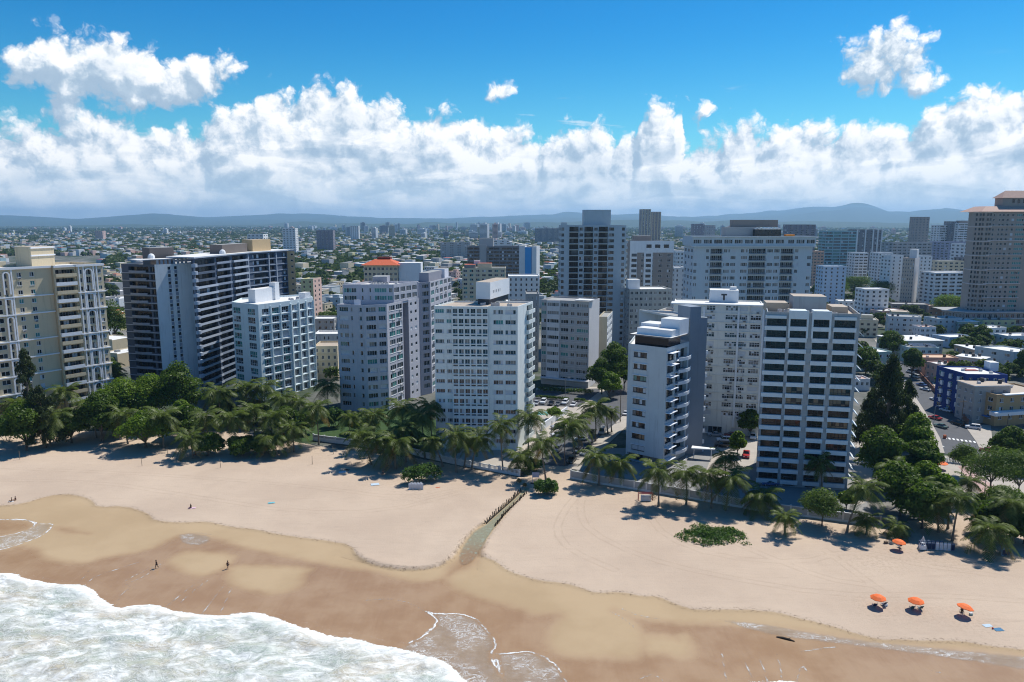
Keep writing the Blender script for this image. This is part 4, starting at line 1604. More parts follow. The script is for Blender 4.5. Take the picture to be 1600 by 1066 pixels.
        # tiled skirts and hipped crown
        def hip(u0, u1, w0, w1, z, rise, q, nm='tiled_roof'):
            o = [off(A, B, u0, -w0), off(A, B, u1, -w0), off(A, B, u1, -w1), off(A, B, u0, -w1)]
            ii = [off(A, B, u0 + q, -w0 - q), off(A, B, u1 - q, -w0 - q), off(A, B, u1 - q, -w1 + q), off(A, B, u0 + q, -w1 + q)]
            m = MB()
            for k in range(4):
                j = (k + 1) % 4
                m.quad((*o[k][:2], z), (*o[j][:2], z), (*ii[j][:2], z + rise), (*ii[k][:2], z + rise))
            m.poly([(*p[:2], z + rise) for p in ii])
            bl.part(nm, m, M_TILEP)
        hip(-6.5, L + 1, -1.5, dep, H + .05, 3.4, 6)
        boxon(bl, 'crown_drum', A, B, L * .28, L * 1.0, 5, 13, H + .1, H + 8.6, wp, M_ROOFG)
        for k in range(6):
            w = MB()
            u = L * (.44 + .09 * k)
            w.obox(A, t, n, u, u + 1.6, -5.0, -4.95, H + 5.4, H + 7.8)
            bl.part('window', w, G_DARK)
        hip(L * .24, L * 1.04, 4, 14, H + 8.65, 4.6, 4.9)
        # podium with colonnade
        pa, pb = off(A, B, -14, 7), off(A, B, L + 6, 7)
        Lp = (pb - pa).length
        bl.face(pa, pb, 0, 13, grid(wall_grid(Lp, 16, .6, n=2), [10.2, 6.4, 2.6], 1.1, 1.3, st='ddm'))
        pc = off(A, B, -22, -4)
        bl.face(pc, pa, 0, 13, grid(wall_grid((pa - pc).length, 7, .55, n=1), [10.2, 6.4, 2.6], 1.1, 1.3, st='d'))
        for p0, p1 in ((pa, pb), (pc, pa)):
            for z in (12.4, 8.4, 4.4):
                ledge(bl, p0, p1, -.3, (p1 - p0).length + .3, z, .6, .6, mat('pinkish_trim', S(206, 194, 190)), 'cornice')
        b = MB()
        b.poly([(pa.x, pa.y, 12.9), (pb.x, pb.y, 12.9), (*off(A, B, L + 6, -20)[:2], 12.9), (*off(A, B, -20, -20)[:2], 12.9), (pc.x, pc.y, 12.9)])
        bl.part('podium_roof', b, M_ROOFG)
    wp = mat('dusky_pink_wall', S(164, 150, 140), stain=.15)
    block('tall dusky pink tower with a tiled hipped crown and a round corner bay', 1548, 1640, 331, 466, wp, dep=22, fh=3.0,
          cols=cpx([(1552, 1555, dict(n=1)), (1561, 1564, dict(n=1)), (1566, 1570, dict(n=1)), (1573, 1577, dict(n=1)), (1581, 1585, dict(n=1)), (1589, 1603, dict(n=5, st='t', rec=.4))], 340),
          st='dd', name='apartment_tower', extra=crown, sub=True, nmax=21)

    # office with the bright blue end
    def ex(bl, A, B, L, H, dep):
        t, n, LL, th = Bld.frame(A, B)
        q = MB()
        q.obox(A, t, n, L * .24, L * .37, .006, 1.8, 2, H + 1.4)
        bl.part('stair_tower', q, w_grey)
        boxon(bl, 'lift_block', A, B, L * .22, L * .50, 5, 13, H - .7, H + 7.5, w_grey, M_ROOFG)
        w = MB()
        w.prism([B + Vector((.05, .0, 0)), B + Vector((5.5, -1, 0)), B + Vector((9, 12, 0)), B + Vector((1, 14, 0))], 0, H + .6, 0, 1)
        bl.part('end_wing', w, [w_white, M_ROOFW])
        w = MB()
        a = B + Vector((5.7, -.9, 0))
        w.prism([a, a + Vector((6.0, 1.2, 0)), a + Vector((9, 13, 0)), a + Vector((3.6, 13, 0))], 0, H - .6, 0, 1)
        bl.part('blue_end_wall', w, [mat('azure_panel', S(60, 150, 210)), M_ROOFW])
        w = MB()
        a = a + Vector((6.3, 1.2, 0))
        w.prism([a, a + Vector((4.5, 1.0, 0)), a + Vector((8, 12, 0)), a + Vector((3.1, 12, 0))], 0, H + .2, 0, 1)
        bl.part('end_wing', w, [w_white, M_ROOFW])
        w = MB()
        a = off(A, B, L * .80, -4)
        w.poly([(a.x, a.y, H + 4.6), (a.x + 22, a.y + 2, H + .2), (a.x + 22, a.y + 14, H + .2), (a.x, a.y + 12, H + 4.6)])
        w.poly([(a.x, a.y, H + 4.4), (a.x, a.y + 12, H + 4.4), (a.x + 22, a.y + 14, H), (a.x + 22, a.y + 2, H)])
        w.quad((a.x, a.y, H + 4.4), (a.x + 22, a.y + 2, H), (a.x + 22, a.y + 2, H + .2), (a.x, a.y, H + 4.6))
        bl.part('sloping_roof', w, M_ROOFW)
    block('dark banded office slab with an azure blue end wall', 730, 811, 385, 700, mat('office_grey', S(128, 130, 134)), rot=-2, dep=20, fh=3.3, cnt=8, frac=.92, n=3, st='d', lo=.28, hi=.3, side=(0, 0), name='office_block', cat='office building', extra=ex, fm=M_FRAMED)

    # tiled roof villa block behind the lilac tower
    def ex(bl, A, B, L, H, dep):
        m = MB()
        o = [off(A, B, -1.5, 1.5), off(A, B, L + 1.5, 1.5), off(A, B, L + 1.5, -dep - 1.5), off(A, B, -1.5, -dep - 1.5)]
        ii = [off(A, B, 5, -4.5), off(A, B, L - 5, -4.5), off(A, B, L - 5, -dep + 4.5), off(A, B, 5, -dep + 4.5)]
        for k in range(4):
            j = (k + 1) % 4
            m.quad((*o[k][:2], H + .05), (*o[j][:2], H + .05), (*ii[j][:2], H + 2.9), (*ii[k][:2], H + 2.9))
        m.poly([(*p[:2], H + 2.9) for p in ii])
        bl.part('tiled_roof', m, M_TILE)
        boxon(bl, 'roof_block', A, B, L * .36, L * .74, 6, 12, H + 2.0, H + 4.2, mat('dark_tile_red', S(110, 48, 40)), None)
        boxon(bl, 'side_block', A, B, L + .2, L + 13, 2, 12, 10, H + 1.2, M_WHITE, M_ROOFW)
    block('cream block with an orange tiled hipped roof behind the lilac tower', 568, 621, 414.5, 420, w_cream, dep=15, cnt=8, frac=.6, n=2, st='ddd', extra=ex, par=.3, zmin=20)

    block('narrow cream tower with a pink end wall', 470, 489, 436, 470, [w_yellow, w_pink], rot=12, dep=14, cnt=2, frac=.3, n=1, side=(2, .3), skew=18, sidem=1, name='apartment_tower')
    block('yellow beige low block between the ice white and lilac towers', 490, 527, 541, 318, w_cream, rot=3, dep=14, cnt=4, frac=.4, side=(2, .4), rm=M_ROOFT, bands=(.08, .3, w_cream))
    block('low white block with small arches behind the yellow beige block', 490, 530, 522, 352, w_white, rot=3, dep=12, cnt=6, frac=.35, n=1, side=(2, .4), rm=M_ROOFW)
    block('grey terrace block stepped below the cream tower', 486, 522, 498, 400, w_grey, dep=13, cnt=4, frac=.5, rm=M_ROOFW)

    def ex(bl, A, B, L, H, dep):
        boxon(bl, 'roof_house', A, B, L * .35, L * .68, 3, 9, H - .7, H + 3.2, w_cream, M_TILE)
        boxon(bl, 'roof_house', A, B, L * .05, L * .30, 1, 9, H - .7, H + 2.4, w_brown, M_TILE)
        boxon(bl, 'water_tank', A, B, L * .26, L * .40, 8, 11, H + 2.4, H + 5, w_white, M_ROOFW)
    block('cluttered beige block with a tiled rooftop terrace behind the tank box', 722, 790, 419, 520, w_cream, dep=18, cnt=7, frac=.6, st='dmdt', extra=ex)
    block('white block with a flat white overhanging roof behind the warm grey slab', 794, 843, 431.5, 428, w_white, dep=18, cnt=6, frac=.35, n=1, side=(3, .3), st='d', rm=M_ROOFW)
    block('grey concrete stair block beside the warm grey slab', 822, 842, 459, 336, M_CONC, dep=14, cnt=3, frac=.2, n=1, st='d')
    block('long grey block behind the warm grey slab', 796, 826, 473, 352, w_grey, dep=14, cnt=4, frac=.5, st='dm')
    block('tan block with white balconies beside the warm grey slab', 935, 949, 495, 322, [w_cream, w_white], rot=0, dep=20, cnt=1, frac=.01, side=(4, .55), skew=14, st='d', sidem=1)

    # right hand mid distance
    block('slim beige tower with a blank sunlit end wall', 1411, 1430, 403, 610, [mat('slim_beige_wall', S(186, 172, 158)), mat('slim_pale_end', S(206, 198, 192))], rot=-40, dep=17, cnt=5, frac=.45, n=1, side=(0, 0), st='dm', sidem=1, name='apartment_tower',
          extra=lambda bl, A, B, L, H, dep: (boxon(bl, 'lift_block', A, B, L * .4, L * 1.0, 5, 12, H - .7, H + 7, w_white, M_ROOFW)))
    block('white tower with columns of round headed windows behind the slim beige tower', 1393, 1412, 399, 640, w_white, dep=18, cnt=2, frac=.22, n=1, st='d', name='apartment_tower')
    block('white tower stub with dark slots beside the slim beige tower', 1443, 1457, 400, 650, w_white, dep=14, cnt=2, frac=.3, n=1, st='d', name='apartment_tower')
    block('teal glass office with pale floor bands', 1291, 1339, 361, 900, mat('teal_office', S(142, 178, 184)), rot=-3, dep=24, fh=3.6, cnt=4, frac=.9, n=4, st='tm', lo=.3, hi=.25, name='office_block', cat='office building', side=(2, .9), fm=M_FRAMEG)
    block('dark grey tower with vertical white ribs beside the teal office', 1339, 1379, 359, 960, w_dark, rot=6, dep=22, cnt=6, frac=.45, n=2, st='d', name='apartment_tower', bands=None,
          extra=lambda bl, A, B, L, H, dep: [ledge(bl, A, B, L * f, L * f + 1.6, 2, H - 2, .8, w_white, 'rib') for f in (.0, .32, .62, .80, .96)])
    block('brown slim tower on the far skyline over the slim beige tower', 1431, 1453, 339, 1600, w_brown, dep=24, fh=3.4, cnt=4, frac=.5, n=2, st='d', name='apartment_tower')
    block('long grey office block with a dark top band', 1395, 1457, 379, 850, w_grey, rot=0, dep=26, fh=3.4, cnt=8, frac=.7, st='d', name='office_block', cat='office building')
    block('white banded tower near the pink tower', 1469, 1487, 352, 1150, w_white, dep=24, fh=3.5, cnt=2, frac=.9, n=3, st='d', name='office_block', cat='office building')
    block('dark lift tower between two white banded blocks', 1487, 1498, 346, 1140, w_dark, dep=20, cnt=2, frac=.4, st='d', name='office_block', cat='office building')
    block('white banded tower with a rounded plant room', 1498, 1527, 349, 1130, w_white, dep=26, fh=3.5, cnt=3, frac=.92, n=3, st='d', name='office_block', cat='office building',
          extra=lambda bl, A, B, L, H, dep: boxon(bl, 'plant_room', A, B, L * .15, L * .6, 5, 14, H - .7, H + 4, w_brown, M_ROOFG))
    block('lilac grey office under the white banded towers', 1470, 1512, 378, 900, mat('lilac_office', S(160, 160, 178)), dep=24, cnt=6, frac=.6, st='d', name='office_block', cat='office building')
    block('white office with long window bands beside the pink tower', 1508, 1530, 381, 760, w_white, dep=24, fh=3.5, cnt=3, frac=.85, n=3, st='d', name='office_block', cat='office building')
    block('low dark glass office beside the pink tower', 1510, 1529, 403, 700, w_dark, dep=20, cnt=4, frac=.9, n=3, st='dm', name='office_block', cat='office building', fm=M_FRAMED)
    block('beige stepped block behind the white framed school', 1466, 1508, 408, 690, w_cream, dep=20, cnt=5, frac=.55, st='d')
    block('white framed block with a deep shaded gallery', 1461, 1518, 426, 590, w_white, rot=6, dep=18, cnt=5, frac=.7, st='d', rm=M_ROOFW)
    block('pale blue block with square windows among trees', 1287, 1323, 416, 600, mat('pale_blue_wall', S(176, 196, 214)), rot=-2, dep=16, cnt=4, frac=.3, n=1, st='d', rm=M_ROOFW)
    block('white low block with a tall dark gable among trees', 1352, 1390, 452, 520, w_white, dep=15, cnt=4, frac=.4, st='d', rm=M_ROOFW)
    block('small white office with dark window bands below the teal office', 1336, 1357, 395, 780, w_white, dep=18, cnt=3, frac=.8, st='d', rm=M_ROOFW)
    block('white block with balconies below the dark ribbed tower', 1373, 1396, 395, 740, w_white, dep=18, cnt=4, frac=.45, st='d', rm=M_ROOFW)
    block('terracotta brick block behind the pale slab', 1272, 1288, 393, 760, w_peach, dep=18, cnt=3, frac=.6, st='d', rm=M_ROOFW)
    block('dark tower with a crest of masts behind the pale slab', 1233, 1275, 351, 1200, mat('mauve_grey_wall', S(126, 122, 132)), dep=26, fh=3.4, cnt=5, frac=.6, st='d', name='apartment_tower')
    block('low white block beside the two tone tower', 1058, 1074, 393, 560, w_white, dep=16, cnt=3, frac=.5, st='d', rm=M_ROOFW)
    block('white slab seen past the two tone tower', 1054, 1072, 418, 470, w_white, dep=16, cnt=2, frac=.3, st='d', rm=M_ROOFW)

    # skyline towers
    for px0, px1, py, d, lab in ((1003, 1017, 327, 1500, 'taller of the twin brown towers standing above the skyline'), (1018.5, 1033, 331, 1540, 'shorter of the twin brown towers standing above the skyline')):
        block(lab, px0, px1, py, d, w_brown, dep=20, fh=3.3, cnt=3, frac=.6, st='d', name='apartment_tower', rot=5, side=(2, .5), opts=dict(fw=.3),
              extra=lambda bl, A, B, L, H, dep: [ledge(bl, A, B, L * f, L * f + 1.6, 2, H - 2, .8, w_cream, 'rib') for f in (0, .30, .64, .92)])
    for px0, px1, py, d, m, lab in ((386, 411, 366, 1000, w_white, 'white tower showing above the roof of the dark taupe tower'),
                                    (441, 461, 357, 1500, w_white, 'white far tower with a blue stripe above the roofs'),
                                    (494, 520, 360, 1650, mat('mauve_grey_wall', S(126, 122, 132)), 'grey far tower with a white end above the roofs'),
                                    (688, 735, 379, 1300, w_grey, 'long grey slab among trees in front of the hazy skyline'),
                                    (758, 800, 375, 1150, w_white, 'white block with a tall lift core behind the banded office'),
                                    (547, 560, 353, 2600, w_white, 'white far tower in front of the hills'),
                                    (148, 160, 361, 2600, w_pink, 'small brick pink block far off in the haze'),
                                    (1083, 1101, 350, 1700, mat('mauve_grey_wall', S(126, 122, 132)), 'mauve far tower behind the pale slab'),
                                    (1104, 1118, 352, 1800, w_grey, 'grey far block behind the pale slab'),
                                    (836, 874, 357, 2300, w_dark, 'dark far block beside the tall slate blue tower')):
        block(lab, px0, px1, py, d, m, dep=20, fh=3.6, cnt=4, frac=.55, st='d', name='apartment_tower', side=(2, .5), opts=dict(fw=.25))
    # a skyline of far towers: too small to show parts
    r = random.Random(5)
    ms, FAR = {}, []
    for i in range(150):
        u = r.random()
        px = r.gauss(740, 80) if u < .45 else (r.uniform(420, 690) if u < .6 else (r.uniform(1050, 1300) if u < .8 else r.uniform(0, 1600)))
        d = r.uniform(2600, 6500) if px > 540 else r.uniform(3500, 7000)
        w = r.choice([14, 18, 24, 32, 45])
        h = r.choice([22, 26, 30, 36, 44, 52, 60]) * (1 if u < .8 else .7)
        m = r.choice([w_white, w_white, w_cream, w_blue, w_grey, w_pink, w_dark])
        key = (w, h, m.name)
        if key not in ms:
            b = MB()
            b.box(-w / 2, w / 2, -8, 8, 0, h, 0, mt=1)
            z = 3
            while z < h - 3:
                b.box(-w / 2 + 1.5, w / 2 - 1.5, -8.15, -8.02, z, z + 1.7, 2)
                z += 4.2
            b.box(-w * .2, w * .2, -4, 4, h, h + 4, 0, mt=1)
            ms[key] = b.mesh('far_tower', [m, M_ROOFW, G_MID])
        p = PD(px, 360, d)
        over = ['the arched tower', 'the dark taupe tower', 'the ice white tower', 'the lilac tower', 'the tank box tower', 'the warm grey slab', 'the slate blue tower', 'the two tone tower', 'the wide pale slab', 'the teal office', 'the slim beige tower', 'the dusky pink tower'][int(np.searchsorted([175, 350, 505, 680, 800, 875, 985, 1070, 1280, 1385, 1500], px))]
        lab = '%s %s %s block on the hazy skyline over %s' % ('tall' if h > 40 else ('low' if h < 25 else 'middling'), {14: 'slim', 18: 'narrow', 24: 'square', 32: 'wide', 45: 'long'}[w], m.name.replace('_wall', '').replace('_', ' '), over)
        FAR.append((lab, d, obj('far_tower', ms[key], None, (p.x, p.y, 0), r.uniform(-.5, .5))))
    FAR.sort(key=lambda q: (q[0], q[1]))
    for i, (lab, d, o) in enumerate(FAR):
        k = sum(1 for q in FAR[:i] if q[0] == lab)
        more = sum(1 for q in FAR if q[0] == lab) > 1
        tag(o, (['clearer ', 'fainter ', 'still fainter ', 'faintest '][min(k, 3)] if more else '') + lab, 'tower block', 'towers on the far skyline')


mid_buildings()


# ------------------------------------------------------------------ low houses of the streets on the sunny side
def house_px(label, p0, p1, h, dep, wm, rm=M_ROOFW, cnt=4, frac=.5, skew=0, floors=None, name='house', st='ddm', extra=None, side=(3, .4), n=2, over=0, cat='house'):
    A, B = V2(P(p0[0], p0[1], h)), V2(P(p1[0], p1[1], h))
    bl = Bld(name, label, (A + B) / 2, wm, cat)
    t, nn, L, th = Bld.frame(A, B)
    fl = floors or max(1, int(h / 3.0))
    zs = [h - .6 - 1.5 - 3.0 * i for i in range(fl) if h - 2.1 - 3.0 * i > 1]
    sk = math.tan(R(skew))
    back = Vector((-nn.x, -nn.y, 0)) * dep + Vector((t.x, t.y, 0)) * (dep * sk)
    C, D = B + back, A + back
    bl.face(A, B, 0, h, grid(wall_grid(L, cnt, frac, n=n), zs, .7, .7, st=st, sill=True))
    sg = wall_grid((C - B).length, side[0], side[1], n=n) if side[0] else []
    bl.face(B, C, 0, h, grid(sg, zs, .7, .7, st=st))
    bl.face(C, D, 0, h)
    bl.face(D, A, 0, h, grid(sg, zs, .7, .7, st=st, sill=True), m=min(1, len(bl.mats) - 1))
    bl.roof([A, B, C, D], h, par=.5, rm=rm)
    if over:
        e = MB()
        e.prism([off(A, B, -over, over), off(A, B, L + over, over), C + (C - D).normalized() * over, D - (C - D).normalized() * over], h + .004, h + .3, 0, 1, bottom=True)
        bl.part('roof_slab', e, [M_WHITE, rm])
    zr = h + .3 if over else h - .5
    r = random.Random(label)
    for k in range(r.randint(2, 4)):
        f, g = r.uniform(.15, .85), r.uniform(.2, .8)
        q = A + (B - A) * f + (D - A) * g
        b = MB()
        if r.random() < .5:
            b.tube([(q.x, q.y, zr), (q.x, q.y, zr + 1.3)], [.65, .65], 10)
            bl.part('water_tank', b, mat('dark_tank', (.06, .06, .065)))
        else:
            b.box(q.x - .5, q.x + .5, q.y - .4, q.y + .4, zr, zr + .8)
            bl.part('condenser', b, mat('ac_casing', (.5, .5, .5), var=.15))
    if extra:
        extra(bl, A, B, C, D, L, h)
    bl.finish()
    c = (A + C) / 2
    BOXES.append((c.x, c.y, max(L, dep) * .65 + 5))
    return bl


w_royal = mat('royal_blue_wall', S(22, 56, 122), stain=.08, var=.06)
w_grn = mat('sea_green_wall', S(150, 178, 172), stain=.15)
M_SOLAR = mat('solar_panel', (.02, .03, .06), rough=.15, spec=.6)


def low_houses():
    def ex(bl, A, B, C, D, L, h):
        t, n, LL, th = Bld.frame(D, A)
        for i in range(4):
            for k in range(3):
                b = MB()
                u = LL * (.2 + .27 * k)
                b.obox(D, t, n, u, u + 1.1, .004, .6, h - 3.2 - 3.2 * i, h - 1.6 - 3.2 * i)
                bl.part('louvre_box', b, M_WHITE)
        boxon(bl, 'stair_block', A, B, L * .9, L * 1.12, 9, 13, h - .5, h + 2.6, mat('pale_blue_wall', S(176, 196, 214)), M_ROOFW)
        b = MB()
        q = A + (B - A) * .55 + (D - A) * .6
        b.box(q.x - 2.2, q.x + 2.2, q.y - 1.2, q.y + 1.2, h - .5, h - .1)
        bl.part('roof_hatch', b, mat('faded_red', S(170, 110, 104)))
    house_px('royal blue block with white louvred window boxes and a white roof', (1511, 584.5), (1575, 585.5), 15.5, 15, [w_royal, w_royal], cnt=5, frac=.4, skew=-12, extra=ex, st='ddt', name='apartment_block', cat='apartment building')

    def ex(bl, A, B, C, D, L, h):
        e = MB()
        for f in (.33, .66):
            q0, q1 = A + (B - A) * f, D + (C - D) * f
            e.prism([q0 + Vector((-.2, .3, 0)), q0 + Vector((.2, .3, 0)), q1 + Vector((.2, -.3, 0)), q1 + Vector((-.2, -.3, 0))], h - .5, h - .2)
        bl.part('roof_rib', e, M_WHITE)
        b = MB()
        t, n, LL, th = Bld.frame(A, B)
        b.obox(A, t, n, L * .25, L * .62, .01, 2.2, 2.7, 2.95)
        bl.part('blue_awning', b, mat('awning_blue', S(60, 120, 190)))
    house_px('grey block with a flat white rimmed roof beside the royal blue block', (1524, 604), (1580, 603), 13.0, 9, mat('putty_grey_wall', S(164, 162, 158), stain=.2), cnt=3, frac=.25, n=3, over=.5, extra=ex, rm=M_ROOFT)

    def ex(bl, A, B, C, D, L, h):
        t, n, LL, th = Bld.frame(A, B)
        b = MB()
        b.obox(A, t, n, -2.5, L, .01, 2.6, 4.2, 5.4)
        bl.part('terrace_parapet', b, M_WHITE)
        b = MB()
        b.obox(A, t, n, 2, L, .01, 1.5, h - .1, h + .25)
        bl.part('roof_slab', b, M_WHITE)
    house_px('tan block with a white terrace parapet at the street corner', (1558, 617), (1640, 612), 11.0, 14, mat('tan_ochre_wall', S(176, 148, 110), stain=.15), cnt=5, frac=.35, rm=M_ROOFT, extra=ex)
    house_px('wide block with a plain white roof above the car lined street', (1407, 533), (1474, 533), 8.5, 18, w_grey, cnt=7, frac=.5, skew=-10, over=.5)

    def ex(bl, A, B, C, D, L, h):
        for f in (.25, .45, .65, .82):
            for g in (.25, .55):
                q = A + (B - A) * f + (D - A) * g
                b = MB()
                b.quad((q.x, q.y, h), (q.x + 3, q.y, h), (q.x + 3, q.y + 2.4, h + .8), (q.x, q.y + 2.4, h + .8))
                b.quad((q.x, q.y, h - .06), (q.x, q.y + 2.4, h + .74), (q.x + 3, q.y + 2.4, h + .74), (q.x + 3, q.y, h - .06))
                bl.part('solar_panel', b, M_SOLAR)
    house_px('pale teal house with solar panels on its roof', (1419.5, 542.5), (1468, 543.5), 8.0, 10, w_teal, cnt=5, frac=.5, skew=-8, extra=ex, rm=M_ROOFG)

    def ex(bl, A, B, C, D, L, h):
        for u0, u1, w0, w1, z in ((L * .45, L * .8, -2.8, 1.2, h - 2.6), (L * .5, L * .72, -5, -2.4, h - 4.4)):
            o = [off(A, B, u0, -w0), off(A, B, u1, -w0), off(A, B, u1, -w1), off(A, B, u0, -w1)]
            cx = sum((p for p in o), Vector()) / 4
            m = MB()
            for k in range(4):
                m.poly([(*o[k][:2], z), (*o[(k + 1) % 4][:2], z), (cx.x, cx.y, z + 1.3)])
            m.poly([(*p[:2], z - .01) for p in reversed(o)])
            bl.part('tiled_roof', m, M_TILE)
    house_px('peach villa with small orange tiled roofs', (1442, 558.5), (1498, 559), 8.2, 9, w_peach, cnt=4, frac=.3, extra=ex, rm=mat('peach_roof', S(204, 170, 140)))
    house_px('rosy beige villa beside the street garden', (1469, 570), (1492, 569), 8.0, 8, w_pink, cnt=2, frac=.3, rm=M_ROOFW)
    house_px('white flat house with a double roof slab', (1496, 557), (1537, 562), 7.0, 8, w_white, cnt=4, frac=.5, over=.7)
    house_px('tan house with a white roof and long porch', (1522, 547), (1562, 549), 7.2, 14, w_peach, cnt=4, frac=.45, skew=-22, over=.3)
    house_px('white blue block with a broad white roof at the edge of the street', (1585, 550), (1630, 549), 9.5, 17, w_blue, cnt=4, frac=.3, skew=-20)
    house_px('white house with an open upper porch', (1545, 512.5), (1573, 511.5), 9.0, 10, w_white, cnt=3, frac=.5)
    house_px('white house with a shaded terrace behind the white blue block', (1575, 525), (1620, 524), 7.5, 10, w_white, cnt=4, frac=.5)
    house_px('pale blue house with clutter on its low roof', (1484, 527), (1528, 526), 6.0, 11, mat('pale_blue_wall', S(176, 196, 214)), cnt=5, frac=.4, skew=-12)
    house_px('grey white flats with dark stair slots', (1389, 494), (1440, 496), 12, 13, w_blue, cnt=5, frac=.5, rm=M_ROOFG)
    house_px('white two storey house with a red edged terrace', (1438, 511), (1463, 511), 8, 9, w_white, cnt=3, frac=.6, rm=M_TILEP)
    house_px('blue grey flats with a stepped roof', (1466, 498), (1504, 497), 11, 12, w_blue, cnt=4, frac=.35, rm=M_ROOFG)
    house_px('sea green shop with a white canopy', (1497, 503), (1528, 503), 9, 10, w_grn, cnt=5, frac=.6, over=.6)
    house_px('yellow house under the pink tower', (1536, 500), (1588, 500), 9, 11, w_yellow, cnt=5, frac=.4, rm=M_ROOFG)
    house_px('white block with roof boxes left of the car lined street', (1310, 470), (1352, 471), 9.5, 13, w_white, cnt=5, frac=.4)
    house_px('grey gabled house below the slim beige tower', (1350, 474), (1384, 472), 8.5, 12, w_grey, cnt=4, frac=.4, rm=M_ROOFG)
    house_px('rosy beige flats below the slim beige tower', (1378, 486), (1412, 484), 8, 10, w_pink, cnt=5, frac=.5)
    house_px('long dark roofed hall below the slim beige tower', (1395, 475), (1455, 476), 7, 14, w_brown, cnt=6, frac=.5, rm=M_ROOFG)
    house_px('dusty pink house with a sloping roof beside the hedge', (1452, 478), (1484, 479), 7, 12, w_peach, cnt=4, frac=.4, rm=M_TILEP)
    house_px('sea green block half hidden by the dark pine', (1341, 552), (1394, 549), 8.5, 13, w_grn, cnt=5, frac=.55)
    house_px('small white house with a red awning behind the dark pine', (1336, 592), (1360, 592), 5, 7, w_white, cnt=3, frac=.5, rm=M_TILEP)


low_houses()
# ------------------------------------------------------------------ ground, city, hills
def sheet(name, pts, z, m, kind='structure', parent=None):
    b = MB()
    b.poly([(p[0], p[1], z) for p in pts])
    o = obj(name, b.mesh(name, m))
    return tag(o, kind=kind)


def pxs(lst):
    return [V2(P(*q)) for q in lst]


def city_ground_mat():
    m = mat('city_ground', (.15, .15, .13), var=.3, scale=.02, rough=.9)
    nt = m.node_tree
    b = nt.nodes['Principled BSDF']
    geo = N(nt, 'ShaderNodeNewGeometry')
    n1 = N(nt, 'ShaderNodeTexNoise', inp={'Scale': .018, 'Detail': 8.0, 'Roughness': .7})
    lk(nt, geo.outputs['Position'], n1.inputs['Vector'])
    r = N(nt, 'ShaderNodeValToRGB')
    lk(nt, n1.outputs[0], r.inputs[0])
    e = r.color_ramp.elements
    e[0].position, e[0].color = .44, (.030, .050, .020, 1)
    e[1].position, e[1].color = .68, (.24, .22, .20, 1)
    q = r.color_ramp.elements.new(.50)
    q.color = (.10, .105, .09, 1)
    lk(nt, r.outputs[0], b.inputs['Base Color'])
    return m


BACK = [V2(P(*q)) for q in [(-420, 664), (0, 672), (180, 672), (380, 676), (500, 697), (655, 716), (815, 746), (842, 726), (890, 729), (900, 742), (1180, 797), (1345, 818), (1440, 812), (1500, 775), (1600, 830), (2000, 880)]]
b = MB()
bq = [Vector((-26000, BACK[0].y, 0))] + sorted(BACK, key=lambda q: q.x) + [Vector((26000, BACK[-1].y, 0))]
for p, q in zip(bq[:-1], bq[1:]):
    b.quad((p.x, p.y - .6, -.06), (q.x, q.y - .6, -.06), (q.x, 400, -.06), (p.x, 400, -.06))
ys = [400, 800, 1600, 3200, 6400, 12800, 26000]
for i in range(len(ys) - 1):
    for k in range(8):
        x0, x1 = -26000 + 6500 * k, -26000 + 6500 * (k + 1)
        b.quad((x0, ys[i], -.06), (x1, ys[i], -.06), (x1, ys[i + 1], -.06), (x0, ys[i + 1], -.06))
tag(obj('ground', b.mesh('ground', city_ground_mat())), kind='structure')

M_ASPH = mat('asphalt', (.085, .087, .092), var=.25, scale=.5, rough=.85, bump=.15)
M_PAVE = mat('pale_paving', (.38, .34, .29), var=.2, scale=.4, rough=.85)
M_PAVEG = mat('grey_paving', (.24, .235, .225), var=.22, scale=.35, rough=.85)
M_LAWN = mat('lawn_green', (.035, .07, .018), var=.4, scale=.7, rough=.95, bump=.4, bscale=9)
M_PINK = mat('pink_pavers', (.42, .29, .26), var=.2, scale=.5, rough=.85)
M_LINE = mat('road_paint', (.70, .70, .68), var=.12, scale=1.5)


def strip(c, w0, w1):
    """polygon between offsets w0 and w1 to the right of a centre line"""
    L, Rr = [], []
    for i, p in enumerate(c):
        a, b_ = c[max(0, i - 1)], c[min(len(c) - 1, i + 1)]
        d = (b_ - a).normalized()
        n = Vector((d.y, -d.x, 0))
        L.append(p + n * w0)
        Rr.append(p + n * w1)
    return Rr + L[::-1]


# street between the towers and the sunny street with parked cars
c1 = [V2(P(862, 729)), V2(P(900, 696)), V2(P(938, 664)), V2(P(962, 642)), V2(P(985, 610)), V2(P(1010, 560))]
c2 = [V2(P(1505, 712)), V2(P(1496, 688)), V2(P(1472, 650)), V2(P(1446, 614)), V2(P(1427, 585)), V2(P(1403, 552)), V2(P(1388, 532))]
sheet('road', strip(c1, -4.6, 4.2), -.030, M_ASPH)
sheet('road', strip(c2, -4.8, 5.2), -.030, M_ASPH)
for c, w0, w1, nm in ((c1, 4.2, 8.8, 'pavement'), (c2, 5.2, 8.4, 'pavement'), (c2, -7.4, -4.8, 'pavement')):
    b = MB()
    pl = strip(c, w0, w1)
    n = len(pl) // 2
    for i in range(n - 1):
        q = [pl[i], pl[i + 1], pl[2 * n - 2 - i], pl[2 * n - 1 - i]]
        b.prism(q[::-1] if (q[1] - q[0]).cross(q[2] - q[0]).z < 0 else q, -.05, .10, 0)
    tag(obj(nm, b.mesh(nm, M_PAVE)), kind='structure')
